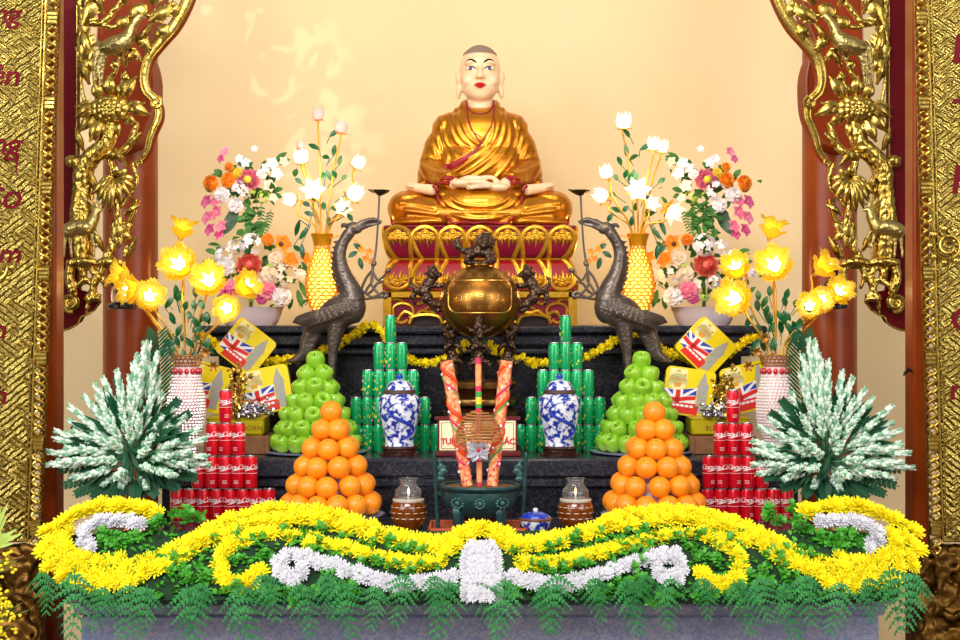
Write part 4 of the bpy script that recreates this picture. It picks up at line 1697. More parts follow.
def tin(px, py, D, size, ang, label, tilt=-.12):
    s = D / FPX
    h = size * s
    c = W(px, py, D)
    t = thing('biscuit_tin', label, 'tin', c)
    t.rotation_euler = (tilt, -ang, 0)
    th = .05
    b = MB()
    r = h * .10
    ring = []
    for (cx_, cz_, a0) in ((1, -1, -90), (1, 1, 0), (-1, 1, 90), (-1, -1, 180)):
        for k in range(5):
            a = math.radians(a0 + k * 22.5)
            ring.append((cx_ * (h / 2 - r) + r * math.cos(a), cz_ * (h / 2 - r) * .94 + r * math.sin(a)))
    b.prism([(x * .985, z * .985) for x, z in ring], 0.012, th)
    b.build('tin_body', TINY, t)
    b = MB()
    b.prism(ring, 0, .016)
    lid = b.build('tin_lid', TINY, t)
    Y = -.0008

    def pp(name, m, polys, parent=lid, y=Y):
        b = MB()
        for q in polys:
            b.prism([(x * h, z * h) for x, z in q], y, y + .002)
        return b.build(name, m, parent, smooth=False)
    oval = [(-.25 + .19 * math.cos(a), .18 + .17 * math.sin(a)) for a in [k * 2 * PI / 20 for k in range(20)]]
    lab = pp('paper_label', TINC, [[(-.42, .44), (-.08, .44), (-.06, .12), (-.44, .12)], oval], y=-.0012)
    b = MB()
    add_text(b, 'Eudörn', .115 * h, Vector((-.25 * h, -.0016, .24 * h)), .0004)
    b.build('label_lettering', TINO, lab)
    pp('gold_biscuits', TINO, [[(-.3, .40), (-.24, .42), (-.2, .385), (-.27, .37)], [(-.14, .34), (-.1, .36), (-.09, .3), (-.13, .29)], [(-.33, .15), (-.17, .17), (-.19, .08), (-.3, .07)]], y=-.0018)
    fl = pp('flag_print', TINW, [flag_poly([(-.49, .04), (.16, .06), (.14, -.28), (-.49, -.3)])], y=-.0014)
    pp('flag_blue', TINB, [flag_poly(q, 3) for q in ([(-.44, .04), (-.32, .04), (-.32, -.05)], [(-.49, -.0), (-.49, -.09), (-.38, -.09)], [(-.12, .05), (.12, .05), (-.12, -.06)], [(-.02, -.09), (.15, -.09), (.15, .02)],
                                                   [(-.46, -.3), (-.32, -.3), (-.32, -.22)], [(-.12, -.26), (.06, -.27), (-.12, -.21)])], fl, y=-.0019)
    pp('flag_red', TINR, [flag_poly(q, 4) for q in ([(-.26, .05), (-.17, .05), (-.17, -.3), (-.26, -.3)], [(-.49, -.11), (.15, -.10), (.14, -.18), (-.49, -.2)])], fl, y=-.0024)
    pp('tower_print', TING, [[(.17, -.4), (.17, .1), (.15, .12), (.27, .43), (.39, .12), (.37, .1), (.37, -.4)]], y=-.0016)
    bus = pp('bus_print', TINR, [[(-.36, -.44), (.2, -.44), (.22, -.26), (.16, -.22), (-.3, -.24)]], y=-.0022)
    pp('bus_windows', TINW, [[(-.32 + .09 * k, z), (-.25 + .09 * k, z), (-.25 + .09 * k, z + .045), (-.32 + .09 * k, z + .045)] for k in range(5) for z in (-.31,)], bus, y=-.0027)
    return t


tin(246, 347, 6.80, 46, math.radians(-38), 'yellow biscuit tin set diagonally at the top of the left tin stack', -.1)
tin(267, 390, 6.70, 48, math.radians(11), 'yellow biscuit tin beside the left apple pyramid, tilted right', -.1)
tin(203, 386, 6.72, 50, math.radians(-14), 'yellow biscuit tin behind the left crystal lamp vase', -.1)
tin(706, 347, 6.80, 47, math.radians(-44), 'yellow biscuit tin set diagonally at the top of the right tin stack', -.1)
tin(689, 392, 6.70, 50, math.radians(-8), 'yellow biscuit tin beside the right apple pyramid, tilted slightly', -.1)
tin(749, 387, 6.72, 50, math.radians(14), 'yellow biscuit tin behind the right crystal lamp vase', -.1)

# wooden riser boxes, lying tins with lettering, foil bunches
TINL = mat('tin_olive_yellow', '#B4A60A', .35, .2, coat=.3)
FOILG = mat('gold_foil', '#B08A2C', .22, 1., '#E6CE7A', 60)
FOILS = mat('silver_foil', '#B4B4BE', .2, 1., '#DCDCE6', 60)
D = 6.58
s = D / FPX
for x0, x1, side, txt, tx in ((206, 271, 'left', 'EUDÖRN', 249), (688, 754, 'right', 'EUDÖRN', 719)):
    cx = (x0 + x1) / 2
    base = W(cx, 455, D)
    base.z = Z2
    t = thing('wooden_riser', 'plain brown wooden box under the %s biscuit tins' % side, 'box', base)
    b = MB()
    ht = 18.5 * s
    b.box((0, .06, ht / 2), ((x1 - x0) * s, .22, ht), .004)
    b.build('box_body', WOOD_MID, t)
    b = MB()
    for k in (-1, 1):
        b.box((k * (x1 - x0) * s * .46, -.052, ht / 2), (.02, .008, ht * .98), .002)
    b.build('corner_slat', WOOD_MID, t)
    base2 = Vector((base.x, D, Z2 + ht))
    t = thing('lettered_tin', 'olive-yellow tin with brown lettering lying flat on the %s wooden riser' % side, 'tin', base2)
    b = MB()
    b.box((-2 * s, .06, 9.2 * s), ((x1 - x0 - 8) * s, .2, 18.4 * s), .01)
    bd = b.build('tin_body', TINL, t)
    b = MB()
    b.box((-2 * s, .06, 17.2 * s), ((x1 - x0 - 7) * s, .204, 2.6 * s), .004)
    b.build('tin_lid', TINL, t)
    b = MB()
    add_text(b, txt, 6.6 * s, Vector(((tx - cx) * s, -.041, 7.5 * s)), .0006, spacing=1.1)
    b.build('tin_lettering', TINBR, bd)
    # foil bunch
    fb = W(cx + (-1 if side == 'left' else 6), 428, D - .06)
    fb.z = base2.z + 18.6 * s
    t = thing('foil_bunch', 'crumpled gold and silver foil bunch in front of the %s biscuit tins' % side, 'decoration', fb)
    for nm, m, cen, n, spread in (('gold_foil', FOILG, (-2, 12), 90, (13, 28)), ('silver_foil', FOILS, (14 if side == 'left' else -8, -1), 80, (22, 11))):
        b = MB()
        for k in range(n):
            x_ = cen[0] + R.gauss(0, .42) * spread[0]
            z_ = max(1.5, cen[1] + 8 + R.gauss(0, .5) * spread[1])
            r_ = R.uniform(1.6, 4.) * s
            e = Euler((R.uniform(0, 3), R.uniform(0, 3), R.uniform(0, 3)))
            b.ell(Vector((x_ * s, R.uniform(-.015, .05), z_ * s)), (r_, r_ * R.uniform(.4, 1), r_ * R.uniform(.5, 1.2)), 6, 4, e)
        for k in range(16):
            a = R.uniform(0, 2 * PI)
            o = Vector((cen[0] * s, .0, (cen[1] + 8) * s))
            ln = R.uniform(.4, .9)
            b.tube([o, o + Vector((math.cos(a) * spread[0] * ln * s, R.uniform(-.02, .02), math.sin(a) * spread[1] * ln * s))], [.5 * s, 1.3 * s], 5)
        b.build(nm, m, t, smooth=False)
# ================================================================ flower lamps and silk bouquets
GOLDW = mat('gold_wire', '#DCA838', .32, .6)
LEAFG = mat('enamel_leaf', '#03431E', .35, 0, '#07582A', 30)
LILY = mat('lily_shade', '#F4CE1C', .3, 0, '#FFE45A', 40, translucent=.5, emis='#FFD040', estr=.06)
BULB = mat('bulb_glow', '#FFF6E0', .4, emis='#FFF0C8', estr=5)
LOTUSW = mat('lotus_shade', '#FFF2E8', .4, translucent=.5, emis='#FFEEDD', estr=.85)
LOTUSP = mat('lotus_shade_pink', '#F6CFC4', .4, 0, '#FFF4EE', 20, translucent=.5, emis='#FFE0D8', estr=.3)


def shell_petals(b, n, prof, ruffle=0., tw=0., seg=5, gap=.94, c=None, thick=0):
    """flower cup of n separate petals; prof = [(r,z,halfwidth fraction)]"""
    m = len(prof)
    for k in range(n):
        a0 = 2 * PI * k / n + tw
        vs, fs = [], []
        for i, (r, z, w) in enumerate(prof):
            hw = PI / n * w
            for j in range(seg + 1):
                f = 2 * j / seg - 1
                a = a0 + f * hw
                t = i / (m - 1)
                rr = r * (1 - .10 * f * f * (1 if t > .3 else 0)) + ruffle * r * t * t * math.cos(j * PI)
                zz = z - abs(f) ** 2 * t * (prof[-1][1] - prof[0][1]) * .16
                vs.append((rr * math.cos(a), rr * math.sin(a), zz))
        for i in range(m - 1):
            for j in range(seg):
                q = i * (seg + 1) + j
                fs.append((q, q + 1, q + seg + 2, q + seg + 1))
        b.add(vs, fs)


def orient(d):
    return Vector((0, 0, 1)).rotation_difference(Vector(d).normalized()).to_matrix().to_4x4()


def lily_head(parent, pos, d, sz):
    M = Matrix.Translation(pos) @ orient(Vector(d).normalized() + Vector((R.uniform(-.45, .45), .1, R.uniform(-.1, .5)))) @ Matrix.Rotation(R.uniform(0, 6), 4, 'Z')
    b = MB()
    b.M = M
    shell_petals(b, 6, [(.15 * sz, -.55 * sz, 1.), (.44 * sz, -.25 * sz, 1.05), (.58 * sz, .2 * sz, 1.), (.74 * sz, .6 * sz, 1.02), (.95 * sz, .95 * sz, 1.02), (1.15 * sz, 1.02 * sz, .82)], .07, seg=8)
    shell_petals(b, 6, [(.12 * sz, -.6 * sz, 1.), (.55 * sz, -.35 * sz, .95), (.9 * sz, .1 * sz, 1.), (1.12 * sz, .24 * sz, .7)], .07, .5, seg=8)
    h = b.build('lily_shade', LILY, parent)
    b = MB()
    b.M = M
    b.ell((0, 0, .12 * sz), (.22 * sz, .22 * sz, .45 * sz), 14, 10)
    shell_petals(b, 5, [(.1 * sz, -.3 * sz, .9), (.3 * sz, .1 * sz, .9), (.4 * sz, .45 * sz, .7), (.5 * sz, .62 * sz, .2)], 0, R.uniform(0, 6), 4)
    b.build('bulb', BULB, h)
    b = MB()
    b.M = M
    b.lathe([(.05 * sz, -.85 * sz), (.2 * sz, -.62 * sz), (.16 * sz, -.45 * sz)], 12)
    b.build('socket', GOLDW, h)


CRYST = mat('crystal_bead', '#FBEAEE', .08, .2, '#FFFAF6', 90, coat=.8)
JEWEL = mat('red_jewel', '#C0182A', .12, .2, coat=.8)
GNET = mat('gold_net', '#C08A48', .3, .7)


def lily_lamp(px, side, heads, sgn):
    D = 6.43
    s = D / FPX
    base = W(px, 455, D)
    base.z = Z2
    t = thing('lily_lamp', 'lit lamp of yellow glass lilies in a crystal-beaded vase on the %s' % side, 'lamp', base)
    L = lambda x, y, dy=0.: W(x, y, D) - base + Vector((0, dy * s, 0))
    z = lambda py: L(px, py).z
    vp = [(9, 455), (10, 450), (8.5, 446), (12, 438), (17.5, 424), (19, 410), (18, 396), (14.5, 380), (13, 371), (14, 363), (16.5, 355.5)]
    b = MB()
    b.lathe([(r * .93 * s, max(0, z(y))) for r, y in vp], 32)
    v = b.build('vase_core', mat('vase_core', '#F2D6DA', .2, .1), t)
    b = MB()
    for i in range(26):
        y = 452 - i * 3.05
        r = np.interp(-y, [-455, -450, -446, -438, -424, -410, -396, -380, -371], [9, 10, 8.5, 12, 17.5, 19, 18, 14.5, 13])
        n = max(10, int(r * 1.75))
        for k in range(n):
            a = 2 * PI * (k + .5 * (i % 2)) / n
            if math.sin(a) > .5:
                continue
            b.ell((r * s * math.cos(a), r * s * math.sin(a), z(y)), 1.45 * s, 6, 4)
    b.build('crystal_beads', CRYST, v, smooth=False)
    b = MB()
    for k in range(14):
        a = 2 * PI * k / 14
        b.ell((14 * s * math.cos(a), 14 * s * math.sin(a), z(371)), (2.5 * s, 2.5 * s, 3.1 * s), 8, 6)
    b.build('red_jewels', JEWEL, v)
    b = MB()
    for i, y in enumerate((365.5, 362, 358.5, 355.5)):
        r = np.interp(-y, [-371, -363, -355], [13, 14, 16.8])
        b.lathe([(r * s, z(y) - .6 * s), ((r + .6) * s, z(y)), (r * s, z(y) + .6 * s)], 32, cap=False)
    for k in range(22):
        a = 2 * PI * k / 22
        for q in (-1, 1):
            b.tube([(13.6 * s * math.cos(a), 13.6 * s * math.sin(a), z(366)), (16.8 * s * math.cos(a + q * .28), 16.8 * s * math.sin(a + q * .28), z(355.5))], .45 * s, 5)
    b.build('gold_net_rim', GNET, v)
    for (x, y, d, sz, dy) in heads:
        end = L(x, y, dy)
        dd = Vector(d).normalized()
        e2 = end - dd * (.85 * sz * s)
        bx = px + (x - px) * .18
        b = MB()
        mid1 = L(px + (x - px) * .28, 342, dy * .25)
        mid2 = L(px + (x - px) * (.75), max(y + 16, y + (345 - y) * .35), dy * .8)
        b.tube([L(bx, 362, dy * .1), mid1, mid2, e2 - dd * 4 * s, e2], 1.05 * s, 7, sub=5)
        stm = b.build('stem', GOLDW, t)
        lily_head(stm, end, d, sz * s)
    for k in range(34):
        a = R.uniform(-1, 1)
        x0 = px + a * 24 + R.uniform(-3, 3)
        y0 = R.uniform(296, 352)
        b = MB()
        p0 = L(x0, y0, R.uniform(-14, 6))
        tip = p0 + Vector((R.uniform(-1, 1) * 9, R.uniform(-.5, .3) * 6, R.choice((-1, 1, 1)) * R.uniform(8, 13))) * s
        b.leaf(p0, tip, 6.2 * s, (0, -1, .2), .08, .2, 5)
        b.tube([L(px + (x0 - px) * .6, min(360, y0 + 12), -2), p0], .4 * s, 5)
        b.build('leaf', LEAFG, t)
    # small bronze blossoms on wire
    for k in range(3):
        x0 = px + sgn * (-1) * (14 + 8 * k)
        y0 = 338 + 14 * k
        c = L(x0, y0, -14)
        b = MB()
        for q in range(6):
            a = q * PI / 3
            b.leaf(c, c + Vector((math.cos(a) * 6 * s, -.006, math.sin(a) * 6 * s)), 3 * s, (0, -1, 0), .1, .3, 4)
        b.tube([L(px, 360), c], .4 * s, 5)
        b.build('wire_blossom', mat('copper_blossom', '#8A5A1E', .35, .6), t)


U_, F_ = (0, -.1, 1), (0, -1, .25)
lily_lamp(186, 'left', [(182, 231, U_, 13, 0), (182.5, 267, F_, 17, -8), (121, 276, (-.8, -.45, .35), 13.5, 4), (135, 289, (-.6, -.7, .0), 14, -8), (151, 298, (.35, -1, -.1), 14, -14),
                       (211, 283, (.1, -1, .1), 16, -10), (244, 288, (.75, -.6, .3), 14, -4), (231, 308, (.3, -1, -.3), 12.5, -16)], -1)
lily_lamp(776, 'right', [(771.5, 231, U_, 13, 0), (774, 268, F_, 17, -8), (737, 270, (-.7, -.6, .35), 14, 0), (735, 299, (-.35, -.9, -.1), 17, -12), (823, 268, (.55, -.6, .5), 14, 2),
                        (807, 307, (-.2, -1, -.2), 12, -14), (820, 300, (-.3, -1, 0), 12, -8), (836, 294, (.7, -.75, .1), 13.5, -4)], 1)

# ---------------------------------------------------------------- white lotus lamps
VGLOW = mat('pierced_gold', '#E8A010', .3, .6, coat=.3)
VIN = mat('vase_glow', '#FFE9A8', .5, emis='#FFC84A', estr=3.5)


def lotus_head(parent, pos, d, sz, pink=False, opened=False):
    M = Matrix.Translation(pos) @ orient(d)
    b = MB()
    b.M = M
    if opened:
        shell_petals(b, 6, [(.12 * sz, -.4 * sz, 1.), (.5 * sz, -.1 * sz, 1.1), (.85 * sz, .25 * sz, .9), (1.15 * sz, .5 * sz, .12)], 0, 0, 4)
        shell_petals(b, 6, [(.1 * sz, -.3 * sz, 1.), (.35 * sz, 0, 1.1), (.5 * sz, .4 * sz, .9), (.6 * sz, .75 * sz, .12)], 0, .5, 4)
    else:
        shell_petals(b, 5, [(.14 * sz, -.6 * sz, 1.1), (.6 * sz, -.35 * sz, 1.2), (.72 * sz, .15 * sz, 1.15), (.62 * sz, .6 * sz, .8), (.55 * sz, .95 * sz, .1)], 0, 0, 4)
        shell_petals(b, 5, [(.1 * sz, -.5 * sz, 1.1), (.48 * sz, -.2 * sz, 1.2), (.55 * sz, .3 * sz, 1.1), (.4 * sz, .85 * sz, .15)], 0, .6, 4)
    h = b.build('lotus_shade', LOTUSP if pink else LOTUSW, parent)
    b = MB()
    b.M = M
    b.ell((0, 0, 0), (.3 * sz, .3 * sz, .38 * sz), 12, 8)
    b.build('bulb', LOTUSP if pink else BULB, h)
    b = MB()
    b.M = M
    for k in range(6):
        a = k * PI / 3
        b.leaf((.1 * sz * math.cos(a), .1 * sz * math.sin(a), -.66 * sz), (.95 * sz * math.cos(a), .95 * sz * math.sin(a), -.5 * sz), .42 * sz, (0, 0, 1), -.08, .25, 4)
    b.lathe([(.06 * sz, -.95 * sz), (.2 * sz, -.66 * sz), (.22 * sz, -.5 * sz)], 10)
    b.build('calyx', GOLDW, h)


def lotus_lamp(px, side, heads, mirror):
    D = 7.16
    s = D / FPX
    base = W(px, 325, D)
    base.z = Z3
    t = thing('lotus_lamp', 'lit lamp of white glass lotuses in a glowing pierced gold vase behind the %s crane' % side, 'lamp', base)
    L = lambda x, y, dy=0.: W(x, y, D) - base + Vector((0, dy * s, 0))
    z = lambda py: L(px, py).z
    vp = [(-325, 10), (-320, 11), (-316, 8), (-308, 11), (-298, 14.5), (-286, 16.5), (-272, 14.5), (-258, 10), (-249, 7), (-240, 8.5), (-234, 11)]
    yy = [p[0] for p in vp]
    rr = [p[1] for p in vp]
    b = MB()
    b.lathe([(r * .86 * s, max(.001, z(-y))) for y, r in vp[2:-2]], 28)
    core = b.build('glowing_core', VIN, t)
    b = MB()
    for i in range(20):
        y = 312 - i * 3.6
        r = np.interp(-y, yy, rr)
        n = 13
        for k in range(n):
            a = 2 * PI * (k + .5 * (i % 2)) / n
            if math.sin(a) > .6:
                continue
            c = Vector((r * s * math.cos(a), r * s * math.sin(a), z(y)))
            ta = Vector((-math.sin(a), math.cos(a), 0))
            w = PI * r / n * s * .98
            b.tube([c + ta * (w * math.cos(q * PI / 3)) + Vector((0, 0, 2.1 * s * math.sin(q * PI / 3))) for q in range(6)], .62 * s, 5, closed=True)
    b.lathe([(10 * s, .0), (11 * s, z(321)), (8.5 * s, z(315)), (9 * s, z(313))], 28)
    b.lathe([(8.6 * s, z(245)), (9.4 * s, z(240)), (11.5 * s, z(234)), (11 * s, z(233.5)), (8 * s, z(241))], 28, cap=False)
    b.build('pierced_shell', VGLOW, t)
    for (x, y, d, sz, dy, pink, op) in heads:
        dd = Vector(d).normalized()
        end = L(x, y, dy)
        e2 = end - dd * (.9 * sz * s)
        b = MB()
        b.tube([L(px + (x - px) * .15, 244), L(px + (x - px) * .25, 225, dy * .3), L(px + (x - px) * (.62 if y < 160 else .8), y + (235 - y) * .38, dy * .8), e2 - dd * 4 * s, e2], 1. * s, 7, sub=5)
        stm = b.build('stem', GOLDW, t)
        lotus_head(stm, end, d, sz * s, pink, op)
    mx = lambda dx: px + (dx if not mirror else -dx)
    for (dx, y, tx, ty) in ((8, 137, 16, 130), (-2, 150, -14, 144), (11, 156, 13, 144), (8, 159, 0, 156), (17, 166, 20, 156), (14, 178, 11, 170), (3, 181, 1, 172), (20, 180, 25, 175), (-20, 184, -27, 178),
                            (10, 181, 4, 170), (-12, 206, -20, 202), (22, 196, 29, 193), (18, 212, 28, 208), (-8, 216, -18, 212), (7, 226, 6, 216), (-14, 228, -22, 240), (-22, 220, -27, 236),
                            (-20, 244, -18, 260), (26, 214, 31, 222), (-28, 246, -20, 252), (10, 206, 15, 212), (-5, 200, -11, 197), (1, 202, 3, 211)):
        b = MB()
        p0, p1 = L(mx(dx), y, R.uniform(-6, 4)), L(mx(tx), ty, R.uniform(-9, 4))
        b.leaf(p0, p1, 5.2 * s, (0, -1, .25), .06, .2, 5)
        b.tube([L(mx(dx * .55), y + 7 if y < 225 else y - 20), p0], .42 * s, 5)
        b.build('leaf', LEAFG, t)
    # low sprig with orange blossoms reaching towards the throne
    b = MB()
    sp = [L(mx(4), 240, -4), L(mx(20), 236, -6), L(mx(38), 244, -8), L(mx(48), 258, -10)]
    b.tube(sp, .6 * s, 6, sub=4)
    for (dx, y) in ((48, 252), (44, 259), (50, 262), (40, 250)):
        c = L(mx(dx), y, -10)
        for k in range(5):
            a = k * 2 * PI / 5
            b.leaf(c, c + Vector((math.cos(a) * 4 * s, -.005, math.sin(a) * 4 * s)), 2.6 * s, (0, -1, 0), .1, .3, 4)
    b.build('orange_sprig', mat('orange_silk', '#E88A1C', .6, 0, '#F4A838', 40), t)
    b = MB()
    for (dx, y, tx, ty) in ((36, 252, 27, 258), (40, 250, 32, 244), (38, 258, 41, 270)):
        b.leaf(L(mx(dx), y, -8), L(mx(tx), ty, -10), 5.4 * s, (0, -1, .2), .1, .2, 5)
    b.build('sprig_leaf', LEAFG, t)


U_, F_ = (0, -.2, 1), (0, -1, .3)
lotus_lamp(322, 'left', [(318, 115, U_, 9, 0, True, False), (341.5, 128.5, (.1, -.1, 1), 9.5, -2, True, False), (301.5, 158, (-.1, -.2, 1), 10.5, -4, False, False), (300, 145, (-.1, .2, 1), 7, 8, True, False),
                         (358, 163, (.5, -.3, .8), 9.5, 0, False, False), (314, 191, F_, 11.5, -8, False, True), (355, 194, (.6, -.5, .6), 11.5, -4, False, False), (291, 200, (-.95, -.4, .15), 9.5, -4, False, False), (343, 208, (.3, -.9, .1), 9, -6, False, True)], False)
lotus_lamp(638, 'right', [(623.5, 122, U_, 11.5, 0, False, False), (653, 145, (0, -.1, 1), 9.5, -2, False, False), (662, 147, (.15, -.1, 1), 9.5, 3, False, False), (606, 173, (-.35, -.3, .9), 9.5, -2, False, False),
                          (601, 196, (-.8, -.5, .4), 10.5, -2, False, False), (637, 191, F_, 12, -8, False, True), (672, 212, (.5, -.7, -.45), 12, -4, False, True), (651, 204, (.3, -.9, .1), 8, -6, False, True)], True)

# ---------------------------------------------------------------- silk flower arrangements on the upper shelf
SILK = {k: mat('silk_' + k, a, .6, 0, c, 35) for k, a, c in (('white', '#FBF6F2', '#F0EAF0'), ('cream', '#FBEBD4', '#F4E0C4'), ('pink', '#F0709A', '#F8A2B6'), ('coral', '#E8485A', '#F79A70'),
                                                            ('orange', '#F0800E', '#F49E28'), ('yellow', '#F0C628', '#E8D048'), ('magenta', '#D0307E', '#EE82B0'), ('lime', '#A8C840', '#C4DC6A'))}
SILKG = mat('silk_leaf', '#225A20', .6, 0, '#4A8A30', 14)
SILKD = mat('silk_dark_leaf', '#23422C', .55, 0, '#5A7A60', 30)
POT = mat('pale_pink_pot', '#D8C0B8', .45, 0, '#C4B4BE', 9)


def fluffy(b, c, r, d, n=54):
    M0 = Matrix.Translation(c) @ orient(d)
    for k in range(n):
        f = (k + .5) / n
        th = math.acos(1 - 1.35 * f)
        ph = k * 2.39996
        v = Vector((math.sin(th) * math.cos(ph), math.sin(th) * math.sin(ph), math.cos(th)))
        b.M = M0 @ orient(v)
        ta = Vector((0, 0, 1)).cross(v)
        L0 = .42 * r
        b.leaf((0, 0, .5 * r), (R.uniform(-.2, .2) * r, R.uniform(-.2, .2) * r, 1.0 * r), (.34 + .3 * f) * r, orient(v).to_3x3().transposed() @ Vector((0, 0, 1)), .12, .25, 3,
               prof=lambda q: .55 + .45 * math.sin(PI * min(.8, q)))
    b.M = M0
    b.ell((0, 0, 0), .62 * r, 8, 6)
    b.M = None


def rosette(b, c, r, d, layers=5, n=7):
    b.M = Matrix.Translation(c) @ orient(d)
    b.ell((0, 0, .05 * r), (.3 * r, .3 * r, .35 * r), 8, 6)
    for l in range(layers):
        f = (l + 1) / layers
        shell_petals(b, n + l, [(.10 * r, -.35 * r, 1.), (r * (.30 + .36 * f), -.2 * r + .1 * r * (1 - f), 1.15), (r * (.34 + .62 * f), (.45 - .42 * f) * r, 1.05), (r * (.30 + .70 * f), (.62 - .48 * f) * r, .5)], .02, l * .5, 4)
    b.M = None


def hydrangea(b, c, r, d):
    dd = Vector(d).normalized()
    for k in range(34):
        v = Vector((R.gauss(0, 1), R.gauss(0, 1), R.gauss(0, 1))).normalized()
        if v.dot(dd) < -.3:
            continue
        p = c + v * r * .86
        b.M = Matrix.Translation(p) @ orient(v)
        w = .26 * r
        for q in range(4):
            a = q * PI / 2 + k
            b.leaf((0, 0, 0), (w * 1.2 * math.cos(a), w * 1.2 * math.sin(a), .1 * w), w, (0, 0, 1), .1, .15, 3)
    b.M = None


def orchid(b, c, r, d):
    b.M = Matrix.Translation(c) @ orient(d)
    for k in range(5):
        a = k * 2 * PI / 5 + .3
        b.leaf((0, 0, 0), (r * math.cos(a), r * math.sin(a), .25 * r), .85 * r, (0, 0, 1), .15, .3, 4)
    b.ell((0, 0, .15 * r), .2 * r, 8, 6)
    b.M = None


def bouquet(side):
    mir = side == 'right'
    D = 7.34
    s = D / FPX
    X = (lambda x: 955 - x) if mir else (lambda x: x)
    px = X(251)
    base = W(px, 325, D)
    base.z = Z3
    t = thing('silk_flower_arrangement', 'two-tier silk flower arrangement in a pale pot on the %s of the upper shelf' % side, 'flower arrangement', base)
    L = lambda x, y, dy=0.: W(X(x), y, D) - base + Vector((0, dy * s, 0))
    b = MB()
    zt = L(251, 307).z
    b.lathe([(24 * s, 0), (27 * s, .2 * zt), (30 * s, .6 * zt), (31 * s, .85 * zt), (33 * s, zt), (31 * s, zt * .98), (28 * s, zt * .7)], 40, sy=.55, wob=lambda a, z: 1 + .015 * math.cos(12 * a), cap=False)
    b.lathe([(1e-4, zt * .8), (29 * s, zt * .8)], 24, sy=.55, cap=False)
    b.build('pot', POT, t)
    # greenery: central column, collars of leaves
    b = MB()
    for k in range(210):
        f = R.random()
        if k >= 150:
            k = k - 150 + 60
        if k < 60:      # column
            c = L(251 + R.gauss(0, 7), 205 + 45 * f, R.gauss(0, 6))
        elif k < 105:    # lower mass
            c = L(258 + R.gauss(0, 24), 275 + R.gauss(0, 14), 6 + R.gauss(0, 7))
        else:
            c = L(248 + R.gauss(0, 16), 186 + R.gauss(0, 11), 7 + R.gauss(0, 6))
        dv = Vector((R.gauss(0, 1), -abs(R.gauss(0, .6)), R.gauss(0, .8) - (.4 if k < 60 else 0))).normalized()
        b.leaf(c, c + dv * R.uniform(7, 12) * s, R.uniform(4, 6.5) * s, (R.gauss(0, .3), -1, .5), .1, .2, 4)
    b.tube([L(251, 312), L(251, 270), L(250, 230), L(248, 190)], [2 * s, 1.6 * s, 1.4 * s, 1 * s], 8, sub=3)
    b.build('foliage', SILKG, t)
    for (x0, y0, x1, y1) in ((276, 162, 288, 153), (279, 165, 291, 160), (272, 166, 283, 160), (274, 192, 284, 189), (274, 196, 283, 198), (222, 178, 215, 170), (230, 172, 238, 166), (213, 192, 206, 188),
                             (300, 282, 309, 300), (298, 290, 303, 308), (304, 270, 312, 282), (216, 262, 203, 262), (218, 254, 206, 250), (262, 180, 268, 170), (246, 170, 254, 163), (292, 296, 290, 310)):
        b = MB()
        b.leaf(L(x0, y0, -4), L(x1, y1, -6), 6.2 * s, (0, -1, .4), .1, .2, 5)
        b.build('leaf', SILKG, t)
    b = MB()
    b.leaf(L(238, 206, -6), L(224, 236, -10), 13 * s, (0, -1, .2), -.15, .2, 7)
    b.build('striped_leaf', SILKD, t)
    b = MB()     # hanging fern sprays
    for pts in ([(262, 204), (262, 222), (256, 240)], [(272, 210), (268, 224), (262, 238)], [(250, 204), (250, 226), (246, 244)]):
        q = [L(*p, -8) for p in pts]
        cc = catmull(q, 5)
        for i in range(1, len(cc)):
            p = Vector(cc[i])
            for w in (-1, 1):
                b.leaf(p, p + Vector((w * 4.4, -1, -2.5)) * s, 1.7 * s, (0, -1, 0), .05, .1, 3)
        b.tube(q, .4 * s, 5, sub=4)
    b.build('fern_spray', SILKG, t)

    def flower(kind, colr, x, y, r, dy=-8, name=None):
        c = L(x, y, dy)
        d = Vector(((X(x) - px) * .02, -1, .25 + (0.1 if y < 200 else .2)))
        b = MB()
        if kind == 'r' and name is None:
            fluffy(b, c, r * s * .95, d)
        elif kind == 'r':
            rosette(b, c, r * s, d)
        elif kind == 'h':
            hydrangea(b, c, r * s, d)
        elif kind == 'o':
            orchid(b, c, r * s, d)
        o = b.build(name or {'r': 'rose', 'h': 'hydrangea', 'o': 'orchid'}[kind], SILK[colr], t)
        return o
    up = [('r', 'orange', 212.7, 184, 7), ('r', 'orange', 230, 181, 7), ('r', 'orange', 230.5, 168, 4), ('r', 'white', 224, 196, 7), ('h', 'white', 241.5, 191, 8.5), ('r', 'white', 237, 206, 6.5),
          ('r', 'white', 262.6, 175, 4.5), ('o', 'white', 273, 165, 5.5), ('o', 'white', 277, 175, 5.5), ('o', 'cream', 270, 187, 5.5), ('o', 'cream', 284, 163, 4.5), ('o', 'white', 267, 169, 4.5), ('o', 'cream', 274, 199, 4),
          ('o', 'white', 241, 160, 4), ('o', 'white', 247, 164, 4.5), ('o', 'white', 255.6, 150, 3), ('r', 'yellow', 239, 174, 4.5), ('h', 'lime', 265, 198, 6), ('h', 'lime', 252, 192, 4),
          ('o', 'magenta', 209.5, 203, 6.5), ('o', 'pink', 219, 202, 6.5), ('o', 'pink', 210, 219, 6.5), ('o', 'pink', 219, 214, 6.5), ('o', 'magenta', 212.6, 231, 6), ('o', 'pink', 223.6, 227.5, 6), ('o', 'magenta', 222, 235, 5.5),
          ('o', 'pink', 227, 153, 4.5), ('o', 'magenta', 223, 160, 4)]
    for k, c, x, y, r in up:
        flower(k, c, x, y, r * 1.3)
    pe = flower('r', 'pink', 250, 181, 12.5, -10, 'peony')
    b = MB()
    b.ell(L(250, 181, -18), 4 * s, 10, 8)
    b.build('stamens', SILK['yellow'], pe)
